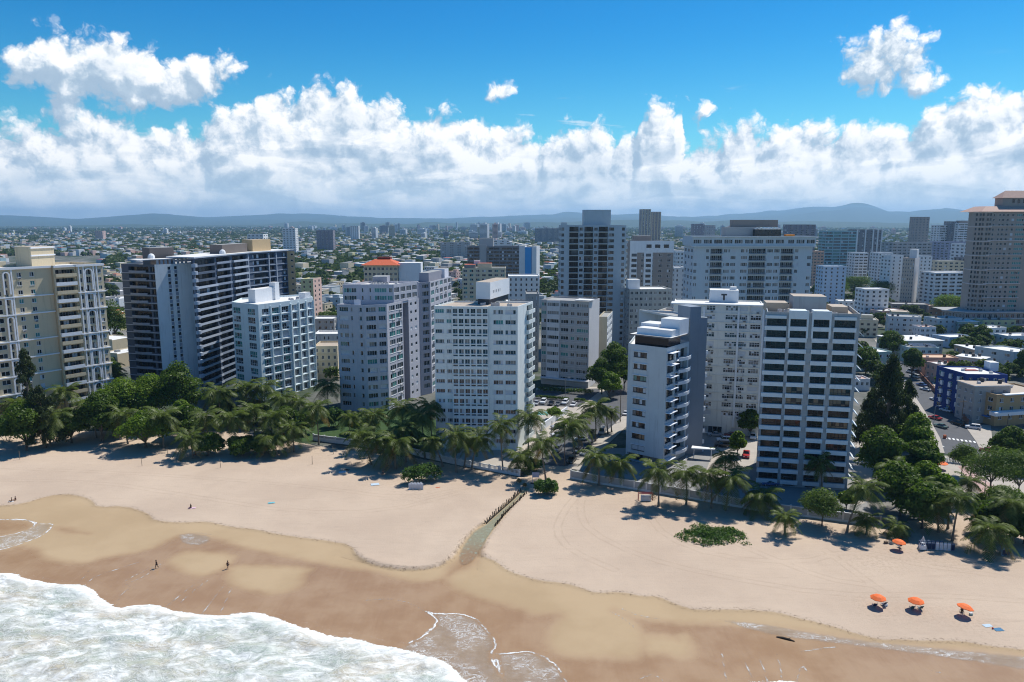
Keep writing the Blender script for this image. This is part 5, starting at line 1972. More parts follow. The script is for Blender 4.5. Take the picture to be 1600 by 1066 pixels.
# crossing bars
A, Bq = P(1474, 684), P(1526, 691)
d = (Bq - A)
for k in range(8):
    q = A + d * (k + .5) / 8
    t = (c2[2] - c2[1]).normalized()
    n = Vector((t.y, -t.x, 0))
    cc = [q - n * .3 - t * 1.0, q + n * .3 - t * 1.0, q + n * .3 + t * 1.0, q - n * .3 + t * 1.0]
    sheet('crossing_bar', cc, -.024, M_LINE)
sheet('crossing_bar', pxs([(1463, 698), (1476, 698), (1473, 696.6), (1462, 696.6)]), -.024, M_LINE)

sheet('lawn', pxs([(470, 690), (500, 689), (655, 713), (690, 705), (690, 660), (640, 640), (520, 635), (470, 640)]), -.042, M_LAWN)
sheet('forecourt', pxs([(655, 713), (812, 742), (838, 722), (838, 640), (690, 640), (690, 700)]), -.040, M_PAVE)
sheet('car_park', pxs([(828, 660), (850, 690), (905, 655), (950, 618), (940, 604), (838, 606)]), -.038, M_PAVE)
sheet('car_park_lane', pxs([(830, 634), (905, 636), (938, 611), (934, 607), (838, 609)]), -.033, M_ASPH)
sheet('courtyard', pxs([(896, 742), (1180, 795), (1196, 690), (1190, 655), (1096, 655), (1000, 700), (930, 700)]), -.041, M_PAVEG)
sheet('courtyard_paving', pxs([(1100, 745), (1160, 762), (1188, 700), (1184, 672), (1120, 690)]), -.036, M_PAVE)
sheet('side_lane', pxs([(1180, 795), (1345, 815), (1362, 770), (1362, 690), (1330, 690), (1320, 765), (1190, 752)]), -.039, M_PAVEG)
sheet('driveway', pxs([(1334, 790), (1352, 786), (1366, 730), (1366, 690), (1336, 690)]), -.030, M_PAVE)
sheet('plaza', pxs([(1462, 712), (1560, 712), (1660, 800), (1600, 830), (1500, 775), (1470, 740)]), -.028, M_PAVE)
sheet('plaza_pavers', pxs([(1496, 728), (1510, 728), (1560, 765), (1560, 790), (1525, 765)]), -.022, M_PINK)
sheet('corner_forecourt', pxs([(1512, 664), (1548, 664), (1552, 700), (1540, 706)]), -.027, M_PAVE)


# ------------------------------------------------------------------ beach and sea
def sd_poly(X, Y, poly):
    """signed distance in metres, positive inside"""
    px = np.array([p.x for p in poly])
    py = np.array([p.y for p in poly])
    n = len(poly)
    ins = np.zeros(X.shape, bool)
    dm = np.full(X.shape, 1e9)
    for i in range(n):
        j = (i + 1) % n
        x0, y0, x1, y1 = px[i], py[i], px[j], py[j]
        cond = ((y0 > Y) != (y1 > Y))
        with np.errstate(divide='ignore', invalid='ignore'):
            xi = (x1 - x0) * (Y - y0) / (y1 - y0) + x0
        ins ^= cond & (X < xi)
        dm = np.minimum(dm, seg(X, Y, x0, y0, x1, y1))
    return np.where(ins, dm, -dm)


def seg(X, Y, x0, y0, x1, y1):
    dx, dy = x1 - x0, y1 - y0
    L = dx * dx + dy * dy + 1e-9
    t = np.clip(((X - x0) * dx + (Y - y0) * dy) / L, 0, 1)
    return np.hypot(X - x0 - t * dx, Y - y0 - t * dy)


def sd_line(X, Y, pl):
    d = np.full(X.shape, 1e9)
    for a, b_ in zip(pl[:-1], pl[1:]):
        d = np.minimum(d, seg(X, Y, a.x, a.y, b_.x, b_.y))
    return d


def smooth_pts(pts, it=2):
    """Chaikin on an open line"""
    for _ in range(it):
        o = [pts[0]]
        for a, b_ in zip(pts[:-1], pts[1:]):
            o += [a * .75 + b_ * .25, a * .25 + b_ * .75]
        o.append(pts[-1])
        pts = o
    return pts


LP = lambda l: smooth_pts(pxs(l), 1)
DRY = LP([(-420, 760), (-60, 793), (0, 790), (36, 787), (72, 775), (105, 771), (134, 776), (147, 783), (152, 792), (196, 790), (232, 801), (243, 814), (286, 816), (326, 814), (362, 823),
          (402, 827), (434, 834), (469, 839), (503, 843), (551, 851), (559, 870), (585, 882), (623, 889), (661, 889), (692, 882), (709, 868), (719, 851), (743, 824), (757, 817), (800, 776), (822, 760)]) + \
    LP([(828, 764), (806, 786), (777, 822), (757, 851), (750, 866), (760, 870), (778, 878), (795, 892), (829, 903), (847, 907), (881, 910), (909, 918), (931, 926), (972, 924), (1003, 931), (1031, 931), (1059, 945),
        (1087, 952), (1137, 952), (1175, 952), (1216, 956), (1237, 962), (1275, 971), (1305, 979), (1340, 990), (1375, 998), (1400, 999), (1450, 1000), (1500, 1000), (1550, 1009), (1600, 1014), (1680, 1025), (2100, 1080)])
far_sea = [Vector((420, 20, 0)), Vector((-420, 20, 0))]
DAMP = DRY + far_sea
WETL = LP([(-420, 850), (0, 858), (36, 848), (62, 854), (69, 868), (109, 876), (138, 876), (156, 868), (232, 857), (253, 845), (279, 834), (300, 832), (333, 836), (373, 850), (400, 856), (445, 865), (503, 877),
           (544, 885), (592, 889), (634, 903), (668, 905), (691, 899), (703, 885), (725, 862), (740, 845), (757, 851), (752, 870), (742, 886), (702, 899), (709, 913), (743, 928), (778, 937), (812, 947), (840, 956), (888, 954),
           (875, 971), (862, 987), (862, 1006), (878, 1017), (903, 1023), (940, 1020), (975, 1024), (997, 1023), (1006, 1000), (994, 977), (975, 962), (950, 953),
           (959, 946), (975, 956), (1000, 962), (1031, 967), (1081, 972), (1122, 970), (1200, 974), (1290, 986), (1345, 996), (1370, 1003), (1450, 1008), (1520, 1012), (1600, 1022), (1680, 1032), (2100, 1090)])
WET = WETL + far_sea
ISL = [LP(l + l[:1]) for l in ([(271, 872), (290, 861), (362, 865), (355, 883), (326, 894), (308, 897), (271, 879)], [(362, 886), (380, 883), (485, 886), (467, 901), (467, 915), (434, 924), (398, 919), (362, 908)],
                               [(1009, 993), (1025, 993), (1050, 996), (1066, 1003), (1062, 993), (1072, 991), (1078, 1021), (1060, 1023), (1040, 1016), (1010, 1020)])]
DARKW = LP([(-60, 806), (0, 811), (45, 811), (58, 819), (36, 830), (0, 837), (-60, 846)])
DARK2 = LP([(80, 822), (100, 820), (140, 831), (146, 834), (110, 832), (90, 830), (80, 822)])
SEAL = LP([(-420, 870), (-60, 893), (0, 894), (22, 894), (36, 902), (65, 907), (87, 911), (134, 912), (148, 921), (159, 933), (185, 950), (203, 944), (246, 942), (268, 953), (308, 957), (344, 961), (391, 954), (413, 957), (445, 970),
           (486, 982), (517, 993), (555, 995), (589, 1006), (627, 1011), (668, 1023), (699, 1033), (709, 1043), (730, 1064), (770, 1100), (900, 1120), (1100, 1090), (1150, 1070), (1178, 1064), (1220, 1062), (1259, 1064), (1300, 1080), (1500, 1110), (2200, 1180)])
SEA = SEAL + far_sea
LOBES = [LP([(-60, 806), (0, 811), (36, 810), (54, 814), (62, 818), (81, 817), (82, 821), (69, 834), (36, 847), (0, 858), (-60, 862)]),
         LP([(620, 1012), (645, 1000), (661, 992), (685, 971), (676, 960), (662, 952), (680, 957), (700, 957), (719, 957), (743, 964), (760, 982), (771, 995), (776, 1006), (764, 1023), (778, 1043), (795, 1064), (815, 1090), (730, 1090), (700, 1045), (668, 1028)]),
         LP([(776, 1020), (800, 1018), (831, 1015), (862, 1030), (880, 1050), (895, 1090), (790, 1090)]),
         LP([(1115, 965), (1150, 968), (1200, 973), (1260, 985), (1345, 998), (1450, 1009), (1600, 1023), (1700, 1036), (1700, 1066), (1600, 1046), (1500, 1030), (1400, 1017), (1300, 1004), (1220, 995), (1160, 980)]),
         LP([(279, 834), (300, 831), (333, 836), (326, 849), (300, 852), (282, 847)])]
LINES = [LP(l) for l in ([(132, 910), (152, 897), (188, 886), (221, 875)], [(181, 946), (188, 926), (206, 915), (192, 908), (210, 897), (235, 886), (253, 879)], [(203, 908), (224, 899), (250, 883)],
                         [(257, 946), (279, 930), (297, 915), (315, 904)], [(279, 941), (304, 919), (326, 904)], [(315, 957), (333, 933), (348, 915)], [(344, 957), (362, 915)], [(120, 912), (139, 890)],
                         [(571, 936), (595, 935), (610, 934), (640, 940), (662, 952)], [(953, 954), (972, 963), (992, 979)], [(970, 949), (987, 957), (1006, 962), (1034, 966)], [(1250, 1017), (1280, 1012), (1310, 1009)],
                         [(1185, 1022), (1193, 1040), (1200, 1066)], [(1213, 1020), (1220, 1040), (1222, 1066)], [(1245, 1062), (1252, 1037), (1262, 1046)], [(1160, 1020), (1178, 1066)], [(1128, 1020), (1136, 1066)],
                         [(290, 833), (310, 831), (330, 835)], [(640, 1010), (665, 1000), (700, 980), (740, 970)], [(770, 1040), (800, 1034), (840, 1028)], [(1000, 1058), (1022, 1050), (1042, 1066)], [(1456, 1047), (1470, 1049)])]


def axis(a, b_, step, outer):
    v = list(np.arange(a, b_ + 1e-6, step))
    return np.array([a - o for o in outer[::-1]] + v + [b_ + o for o in outer])


gx = axis(-128, 128, .55, [4, 12, 30, 70, 150, 290])
gy = axis(97, 236, .5, [3, 8, 16])
GX, GY = np.meshgrid(gx, gy)
dDamp = sd_poly(GX, GY, DAMP)
dWet = sd_poly(GX, GY, WET)
for p in ISL:
    dWet = np.minimum(dWet, -sd_poly(GX, GY, p))
dWet = np.maximum(dWet, np.maximum(sd_poly(GX, GY, DARKW), sd_poly(GX, GY, DARK2)))
dSea = sd_poly(GX, GY, SEA)
dLobe = np.full(GX.shape, -1e3)
for p in LOBES:
    dLobe = np.maximum(dLobe, sd_poly(GX, GY, p))
dLobe = np.minimum(dLobe, -sd_poly(GX, GY, DARKW) - .0)
dLine = np.full(GX.shape, 1e3)
for l in LINES:
    dLine = np.minimum(dLine, sd_line(GX, GY, l))
bk = np.array([(p.x, p.y) for p in sorted(BACK, key=lambda q: q.x)])
backY = np.interp(GX, bk[:, 0], bk[:, 1])
rs = np.random.RandomState(4)


def vnoise(X, Y, s, seed):
    """smooth value noise"""
    x, y = X / s, Y / s
    xi, yi = np.floor(x).astype(int), np.floor(y).astype(int)
    xf, yf = x - xi, y - yi
    xf, yf = xf * xf * (3 - 2 * xf), yf * yf * (3 - 2 * yf)
    h = lambda a, b_: (np.sin(a * 127.1 + b_ * 311.7 + seed * 17.3) * 43758.5453) % 1.0
    return (h(xi, yi) * (1 - xf) + h(xi + 1, yi) * xf) * (1 - yf) + (h(xi, yi + 1) * (1 - xf) + h(xi + 1, yi + 1) * xf) * yf


Z = .10 * (vnoise(GX, GY, 6, 1) - .5) + .05 * (vnoise(GX, GY, 1.6, 2) - .5)
damp01 = np.clip(dDamp / 1.2, 0, 1)
Z = Z * (1 - damp01) - .16 * np.clip(dDamp / .8, 0, 1) - .25 * np.clip(dDamp / 40, 0, 1)
SC1 = LP([(532, 868), (560, 876), (585, 882), (623, 889), (661, 889), (692, 882), (709, 868), (719, 851), (743, 824), (757, 817)])
SC2 = LP([(757, 851), (748, 866), (744, 882), (748, 892)])
ds1 = np.minimum(sd_line(GX, GY, SC1), sd_line(GX, GY, SC2) * 1.4)
Z = np.where(dDamp < 0, Z + .38 * np.exp(-(ds1 / 3.2) ** 2), Z - .10 * np.exp(-(ds1 / 1.2) ** 2))
TRK = [LP(l) for l in ([(905, 770), (880, 800), (868, 830), (890, 860), (960, 890)], [(912, 768), (905, 800), (920, 830), (1000, 870), (1120, 900), (1300, 930), (1450, 930), (1620, 940)],
                       [(1010, 800), (1040, 840), (1120, 870), (1250, 880), (1330, 860), (1420, 880), (1560, 900)], [(1290, 860), (1330, 890), (1380, 925)], [(740, 760), (640, 780), (480, 760), (300, 745), (100, 735), (-50, 730)],
                       [(720, 770), (600, 800), (460, 800), (330, 780), (150, 752), (-50, 750)], [(1060, 810), (1180, 862), (1290, 905), (1360, 915)])]
dTr = np.full(GX.shape, 99.0)
for l in TRK:
    dTr = np.minimum(dTr, sd_line(GX, GY, l))
tramp = np.clip(1 - (backY - GY - 3) / 16, 0, 1)
for qx_, qy_, rr_ in ((1371, 950, 6), (1430, 955, 6), (1505, 965, 7), (1403, 865, 8), (1370, 880, 7), (650, 770, 8), (590, 750, 9), (1010, 790, 9), (820, 765, 7), (1460, 870, 9)):
    g_ = P(qx_, qy_)
    tramp = np.maximum(tramp, np.clip(1.3 - np.hypot(GX - g_.x, GY - g_.y) / rr_, 0, 1))
Z = np.where(GY > backY, -.25, Z)


def grid_mesh(name, X, Y, Zg, keep, attrs, m):
    ny, nx = X.shape
    idx = np.arange(ny * nx).reshape(ny, nx)
    q = np.stack([idx[:-1, :-1], idx[:-1, 1:], idx[1:, 1:], idx[1:, :-1]], -1)
    q = q[keep] if keep is not None else q.reshape(-1, 4)
    used = np.unique(q)
    re = np.full(ny * nx, -1)
    re[used] = np.arange(len(used))
    q = re[q]
    v = np.stack([X.ravel()[used], Y.ravel()[used], Zg.ravel()[used]], -1)
    me = bpy.data.meshes.new(name)
    me.vertices.add(len(v))
    me.vertices.foreach_set('co', v.ravel().astype(np.float32))
    me.loops.add(q.size)
    me.loops.foreach_set('vertex_index', q.ravel().astype(np.int32))
    me.polygons.add(len(q))
    me.polygons.foreach_set('loop_start', np.arange(0, q.size, 4, dtype=np.int32))
    me.update(calc_edges=True)
    for k, a in attrs.items():
        at = me.attributes.new(k, 'FLOAT', 'POINT')
        at.data.foreach_set('value', a.ravel()[used].astype(np.float32))
    me.materials.append(m)
    smooth(me)
    return me


def attr(nt, n):
    return N(nt, 'ShaderNodeAttribute', attribute_name=n).outputs['Fac']


def noise(nt, vec, scale, detail=4.0, rough=.55, dist=0.0):
    n = N(nt, 'ShaderNodeTexNoise', inp={'Scale': scale, 'Detail': detail, 'Roughness': rough, 'Distortion': dist})
    lk(nt, vec, n.inputs['Vector'])
    return n.outputs[0]


def beach_mat():
    m = bpy.data.materials.new('beach_sand')
    m.use_nodes = True
    nt = m.node_tree
    b = nt.nodes['Principled BSDF']
    pos = N(nt, 'ShaderNodeNewGeometry').outputs['Position']
    nb = noise(nt, pos, .35, 6, .65)
    nf = noise(nt, pos, 2.2, 5, .7)
    wob = mth(nt, 'MULTIPLY_ADD', nb, 2.4, -1.2)
    wob2 = mth(nt, 'MULTIPLY_ADD', nf, .5, -.25)
    dd = mth(nt, 'ADD', attr(nt, 'damp'), mth(nt, 'MULTIPLY_ADD', wob, .25, wob2))
    dw = mth(nt, 'ADD', attr(nt, 'wet'), mth(nt, 'MULTIPLY_ADD', wob, .9, wob2))
    damp = sstep(nt, dd, -.15, .45)
    wet = sstep(nt, dw, -1.5, 2.2)
    big = noise(nt, pos, .045, 5, .6)
    mp = N(nt, 'ShaderNodeMapping')
    lk(nt, pos, mp.inputs[0])
    mp.inputs['Rotation'].default_value = (0, 0, R(-16))
    mp.inputs['Scale'].default_value = (.12, .9, 1)
    trk = noise(nt, mp.outputs[0], 1.0, 5, .65, .6)
    dry1 = mixc(nt, sstep(nt, big, .3, .7), (.450, .348, .262), (.515, .404, .304))
    dry2 = mixc(nt, mth(nt, 'MULTIPLY', sstep(nt, trk, .5, .75), .28), dry1, (.37, .285, .215))
    foot = noise(nt, pos, 3.2, 4, .75)
    dry3 = mixc(nt, mth(nt, 'MULTIPLY', sstep(nt, foot, .54, .74), .30), dry2, (.31, .235, .175))
    trm = mth(nt, 'MULTIPLY', attr(nt, 'trample'), sstep(nt, noise(nt, pos, 1.5, 6, .75), .46, .62))
    dry3 = mixc(nt, mth(nt, 'MULTIPLY', trm, .38), dry3, (.30, .225, .16))
    tr_ = mth(nt, 'MULTIPLY', sstep(nt, mth(nt, 'ABSOLUTE', mth(nt, 'SUBTRACT', attr(nt, 'track'), .85)), .10, .32, 1.0, 0.0), sstep(nt, nb, .34, .55))
    dry3 = mixc(nt, mth(nt, 'MULTIPLY', tr_, .26), dry3, (.33, .245, .175))
    dampc = mixc(nt, sstep(nt, big, .35, .65), (.375, .270, .160), (.425, .312, .19))
    wetc = mixc(nt, sstep(nt, noise(nt, pos, .12, 5, .6), .35, .65), (.300, .182, .096), (.355, .232, .132))
    mpw = N(nt, 'ShaderNodeMapping')
    lk(nt, pos, mpw.inputs[0])
    mpw.inputs['Rotation'].default_value = (0, 0, R(24))
    mpw.inputs['Scale'].default_value = (.9, .07, 1)
    rill = noise(nt, mpw.outputs[0], 1.0, 6, .7, .5)
    wetc = mixc(nt, mth(nt, 'MULTIPLY', sstep(nt, rill, .50, .72), .20), wetc, (.40, .27, .165))
    wetc = mixc(nt, mth(nt, 'MULTIPLY', sstep(nt, rill, .48, .30), .14), wetc, (.21, .125, .065))
    c = mixc(nt, damp, dry3, dampc)
    c = mixc(nt, wet, c, wetc)
    # strand line of weed and debris
    ln = mth(nt, 'ABSOLUTE', mth(nt, 'ADD', attr(nt, 'damp'), mth(nt, 'MULTIPLY', wob, .35)))
    near = sstep(nt, ln, .15, 1.2, 1.0, 0.0)
    deb = mth(nt, 'MULTIPLY', near, sstep(nt, noise(nt, pos, 1.7, 6, .8), .53, .60))
    c = mixc(nt, mth(nt, 'MULTIPLY', deb, .75), c, (.09, .06, .035))
    scp = mth(nt, 'MULTIPLY', sstep(nt, mth(nt, 'ADD', attr(nt, 'scarp'), mth(nt, 'MULTIPLY', wob, .45)), .0, .42, 1.0, 0.0), sstep(nt, nb, .42, .60))
    c = mixc(nt, mth(nt, 'MULTIPLY', scp, .65), c, (.055, .04, .026))  # scarp face darkened, the step's shade put into the sand colour
    sp = sstep(nt, noise(nt, pos, 1.1, 2, .5), .77, .80)
    c = mixc(nt, mth(nt, 'MULTIPLY', mth(nt, 'MULTIPLY', sp, .45), mth(nt, 'SUBTRACT', 1.0, wet)), c, (.15, .10, .07))
    lk(nt, c, b.inputs['Base Color'])
    lk(nt, mth(nt, 'MULTIPLY_ADD', wet, -.70, .95), b.inputs['Roughness'])
    lk(nt, mth(nt, 'MULTIPLY_ADD', wet, .14, .12), b.inputs['Specular IOR Level'])
    bp = N(nt, 'ShaderNodeBump', inp={'Distance': .22})
    lk(nt, mth(nt, 'MULTIPLY_ADD', damp, -.55, .6), bp.inputs['Strength'])
    h = mth(nt, 'ADD', mth(nt, 'MULTIPLY', foot, .55), mth(nt, 'ADD', mth(nt, 'MULTIPLY', trk, .5), mth(nt, 'MULTIPLY', nf, .4)))
    lk(nt, h, bp.inputs['Height'])
    lk(nt, bp.outputs[0], b.inputs['Normal'])
    return m


tag(obj('beach', grid_mesh('beach', GX, GY, Z, None, {'damp': dDamp, 'wet': dWet, 'scarp': ds1, 'track': dTr, 'trample': tramp}, beach_mat())), kind='structure')


def sea_mat():
    m = bpy.data.materials.new('sea_water')
    m.use_nodes = True
    nt = m.node_tree
    b = nt.nodes['Principled BSDF']
    out = nt.nodes['Material Output']
    pos = N(nt, 'ShaderNodeNewGeometry').outputs['Position']
    mp = N(nt, 'ShaderNodeMapping')
    lk(nt, pos, mp.inputs[0])
    mp.inputs['Rotation'].default_value = (0, 0, R(-22))
    mp.inputs['Scale'].default_value = (.55, 1.0, 1)
    v = mp.outputs[0]
    wob = mth(nt, 'MULTIPLY_ADD', noise(nt, pos, .55, 7, .78), 3.4, -1.7)
    ds = mth(nt, 'ADD', attr(nt, 'sea'), wob)
    inside = sstep(nt, ds, -.12, .12)
    # lacy foam: thin white veins and patches
    f1 = noise(nt, v, .22, 8, .66, 1.1)
    f2 = noise(nt, v, .75, 7, .72, .9)
    vein = sstep(nt, mth(nt, 'ABSOLUTE', mth(nt, 'SUBTRACT', f2, .5)), .0, .055, 1.0, 0.0)
    vo = N(nt, 'ShaderNodeTexVoronoi', feature='DISTANCE_TO_EDGE', inp={'Scale': .9, 'Detail': 1.0})
    dv = N(nt, 'ShaderNodeVectorMath', operation='MULTIPLY_ADD')
    nzc = N(nt, 'ShaderNodeTexNoise', inp={'Scale': .8, 'Detail': 3.0})
    lk(nt, v, nzc.inputs['Vector'])
    lk(nt, nzc.outputs['Color'], dv.inputs[0])
    dv.inputs[1].default_value = (1.6, 1.6, 0)
    lk(nt, v, dv.inputs[2])
    lk(nt, dv.outputs[0], vo.inputs['Vector'])
    cell = sstep(nt, vo.outputs['Distance'], .03, .22, 1.0, 0.0)
    patch = sstep(nt, f1, .43, .60)
    front = sstep(nt, ds, .4, 5.0, 1.0, 0.0)
    fo = mth(nt, 'MAXIMUM', mth(nt, 'MULTIPLY', patch, mth(nt, 'MULTIPLY_ADD', cell, .45, .5)), mth(nt, 'MULTIPLY', vein, .75))
    fo = mth(nt, 'MAXIMUM', fo, mth(nt, 'MULTIPLY', front, mth(nt, 'MULTIPLY_ADD', f2, 1.1, .48)), clamp=True)
    water = mixc(nt, sstep(nt, noise(nt, v, .09, 5, .6), .38, .62), (.40, .46, .39), (.52, .45, .33))
    foamc = mixc(nt, sstep(nt, f2, .40, .62), (.66, .67, .63), (.90, .90, .87))
    csea = mixc(nt, fo, water, foamc)
    # thin swash film over the sand
    dl = mth(nt, 'ADD', attr(nt, 'lobe'), mth(nt, 'MULTIPLY', wob, .42))
    film = sstep(nt, dl, -.06, .9)
    rim = mth(nt, 'MULTIPLY', sstep(nt, mth(nt, 'ABSOLUTE', mth(nt, 'ADD', attr(nt, 'rim'), mth(nt, 'MULTIPLY', wob, .42))), .02, .30, 1.0, 0.0), sstep(nt, noise(nt, pos, .35, 4, .65), .36, .56))
    lace = mth(nt, 'MULTIPLY', mth(nt, 'MAXIMUM', sstep(nt, mth(nt, 'ABSOLUTE', mth(nt, 'SUBTRACT', noise(nt, v, .5, 6, .7, 1.5), .5)), .0, .03, 1.0, 0.0), mth(nt, 'MULTIPLY', cell, .35)),
               sstep(nt, noise(nt, pos, .16, 4, .6), .36, .56))
    li = mth(nt, 'ADD', attr(nt, 'line'), mth(nt, 'MULTIPLY', wob, .16))
    lfoam = mth(nt, 'MULTIPLY', sstep(nt, mth(nt, 'ABSOLUTE', li), .02, .26, 1.0, 0.0), sstep(nt, noise(nt, pos, .5, 5, .75), .30, .62, 0.0, .75))
    ffoam = mth(nt, 'MAXIMUM', mth(nt, 'MAXIMUM', rim, lfoam), mth(nt, 'MULTIPLY', mth(nt, 'MULTIPLY', lace, film), .95), clamp=True)
    filmc = mixc(nt, ffoam, (.42, .36, .28), (.85, .86, .85))
    c = mixc(nt, inside, filmc, csea)
    lk(nt, c, b.inputs['Base Color'])
    allfoam = mixc(nt, inside, ffoam, fo)
    lk(nt, mth(nt, 'MULTIPLY_ADD', allfoam, .55, .16), b.inputs['Roughness'])
    b.inputs['Specular IOR Level'].default_value = .22
    bp = N(nt, 'ShaderNodeBump', inp={'Strength': .75, 'Distance': .5})
    lk(nt, mth(nt, 'ADD', mth(nt, 'MULTIPLY', f2, 1.0), mth(nt, 'MULTIPLY', fo, .25)), bp.inputs['Height'])
    lk(nt, bp.outputs[0], b.inputs['Normal'])
    al = mth(nt, 'MAXIMUM', mth(nt, 'MULTIPLY', film, .34), mth(nt, 'MULTIPLY', ffoam, .92))
    al = mth(nt, 'MAXIMUM', al, inside)
    tr = N(nt, 'ShaderNodeBsdfTransparent')
    mx = N(nt, 'ShaderNodeMixShader')
    lk(nt, al, mx.inputs[0])
    lk(nt, tr.outputs[0], mx.inputs[1])
    lk(nt, b.outputs[0], mx.inputs[2])
    lk(nt, mx.outputs[0], out.inputs[0])
    return m


sx = np.arange(-128, 128.1, .5)
sy = np.arange(88, 186, .45)
SX, SY = np.meshgrid(sx, sy)
s1 = sd_poly(SX, SY, SEA)
l1 = np.full(SX.shape, -1e3)
for p in LOBES:
    l1 = np.maximum(l1, sd_poly(SX, SY, p))
l1 = np.minimum(l1, -sd_poly(SX, SY, DARKW))
r1 = np.full(SX.shape, -1e3)
for p in LOBES[:3]:
    r1 = np.maximum(r1, sd_poly(SX, SY, p))
r1 = np.where(s1 > -1.5, 9.0, np.minimum(r1, -sd_poly(SX, SY, DARKW)))
k1 = np.full(SX.shape, 1e3)
for l in LINES:
    k1 = np.minimum(k1, sd_line(SX, SY, l))
rise = np.clip(s1 / 2.5, 0, 1)
SZ = -.36 + .10 + .55 * rise ** .6 + rise * (.9 * (vnoise(SX + .5 * SY, SY * 1.6, 7, 7) - .5) + .45 * (vnoise(SX, SY * 1.5, 2.2, 8) - .5) + .22 * (vnoise(SX, SY, .9, 9) - .5))
# the swash film follows the beach
from_beach = np.zeros_like(SX)
ixs = np.clip(np.searchsorted(gx, SX[0]), 1, len(gx) - 1)
iys = np.clip(np.searchsorted(gy, SY[:, 0]), 1, len(gy) - 1)
zb = np.maximum(np.maximum(Z[np.ix_(iys, ixs)], Z[np.ix_(iys - 1, ixs)]), np.maximum(Z[np.ix_(iys, ixs - 1)], Z[np.ix_(iys - 1, ixs - 1)]))
SZ = np.where(s1 < 0, zb + .02, np.maximum(SZ, zb + .02))
near = (s1 > -2.2) | (l1 > -1.3) | (k1 < 1.1)
keep = near[:-1, :-1] | near[1:, 1:] | near[:-1, 1:] | near[1:, :-1]
tag(obj('sea', grid_mesh('sea', SX, SY, SZ, keep, {'sea': s1, 'lobe': l1, 'line': k1, 'rim': r1}, sea_mat())), kind='structure')
b = MB()
b.quad((-9000, -9000, -.45), (9000, -9000, -.45), (9000, 97.5, -.45), (-9000, 97.5, -.45))
tag(obj('open_sea', b.mesh('open_sea', mat('deep_water', (.06, .20, .24), rough=.15, spec=.5, var=.3, scale=.05, bump=.6, bscale=.4))), kind='structure')

# creek between the timber rows
CR = LP([(757, 819), (776, 802), (801, 780), (820, 762), (826, 766), (806, 785), (788, 803), (776, 822), (768, 836), (757, 852), (748, 868), (735, 882), (718, 884), (714, 868), (724, 848), (738, 830)])
qx = np.arange(-14, 8, .25)
qy = np.arange(134, 190, .3)
QX, QY = np.meshgrid(qx, qy)
dc = sd_poly(QX, QY, CR)
m = bpy.data.materials.new('creek_water')
m.use_nodes = True
nt = m.node_tree
bs = nt.nodes['Principled BSDF']
pos = N(nt, 'ShaderNodeNewGeometry').outputs['Position']
sp = N(nt, 'ShaderNodeSeparateXYZ')
lk(nt, pos, sp.inputs[0])
gn = sstep(nt, mth(nt, 'ADD', sp.outputs[1], mth(nt, 'MULTIPLY', noise(nt, pos, .4, 4), 6)), 145, 158)
ck = mixc(nt, gn, (.37, .24, .145), (.30, .31, .22))
ck = mixc(nt, sstep(nt, noise(nt, pos, .9, 4, .6), .5, .7), ck, (.34, .40, .33))
lk(nt, ck, bs.inputs['Base Color'])
bs.inputs['Roughness'].default_value = .12
tr = N(nt, 'ShaderNodeBsdfTransparent')
mx = N(nt, 'ShaderNodeMixShader')
lk(nt, mth(nt, 'MULTIPLY', sstep(nt, mth(nt, 'ADD', attr(nt, 'd'), mth(nt, 'MULTIPLY_ADD', noise(nt, pos, 1.2), .5, -.25)), .0, .9), .62), mx.inputs[0])
lk(nt, tr.outputs[0], mx.inputs[1])
lk(nt, bs.outputs[0], mx.inputs[2])
lk(nt, mx.outputs[0], nt.nodes['Material Output'].inputs[0])
kp = dc > -.6
kp = kp[:-1, :-1] | kp[1:, 1:]
tag(obj('creek', grid_mesh('creek', QX, QY, np.full(QX.shape, -.085), kp, {'d': dc}, m)), kind='structure')


# ------------------------------------------------------------------ hills
def hills():
    m = mat('hill_forest', (.030, .055, .030), var=.45, scale=.004, rough=.95)
    na = 760
    rr = np.array([7800, 8600, 9400, 10400, 11500, 12800, 14000, 15200, 16500, 18000, 19500, 21000, 23000, 25000])
    aa = np.linspace(-.95, .95, na)
    A_, R_ = np.meshgrid(aa, rr)
    X, Y = np.sin(A_) * R_, np.cos(A_) * R_
    n = sum(vnoise(X + 40000, Y + 9000, s, k) * a for s, k, a in ((2600, 1, .38), (1250, 2, .30), (620, 3, .20), (300, 4, .12)))
    px = 800 + FPX * np.tan(A_)
    # skyline read off the picture: rise of the far ridge above eye level in pixels
    rid = 1.25 * np.interp(px, [-400, 0, 60, 130, 200, 250, 330, 400, 470, 520, 600, 700, 760, 830, 870, 1000, 1050, 1150, 1220, 1290, 1320, 1380, 1420, 1465, 1500, 1540, 1700, 2100],
                    [4, 5, 4, 2, 5, 8, 4, 5, 6, 7, 4, 3, 4, 7, 9, 10, 6, 7, 11, 15, 18, 11, 12, 15, 12, 10, 14, 10])
    far = np.clip((R_ - 12500) / 6500, 0, 1) * np.clip((26500 - R_) / 4000, 0, 1)
    top = 69 + (rid + 2) / FPX * 19500
    H1 = far * top * (.38 + 1.05 * n)
    nearh = np.clip((R_ - 7800) / 1500, 0, 1) * np.clip((13500 - R_) / 3000, 0, 1)
    H2 = nearh * 105 * np.clip(n * 2.0 - .55, 0, 1.2)
    Zh = np.maximum(H1, H2) - 3
    tag(obj('hills', grid_mesh('hills', X, Y, Zh, None, {}, m)), kind='structure')


hills()

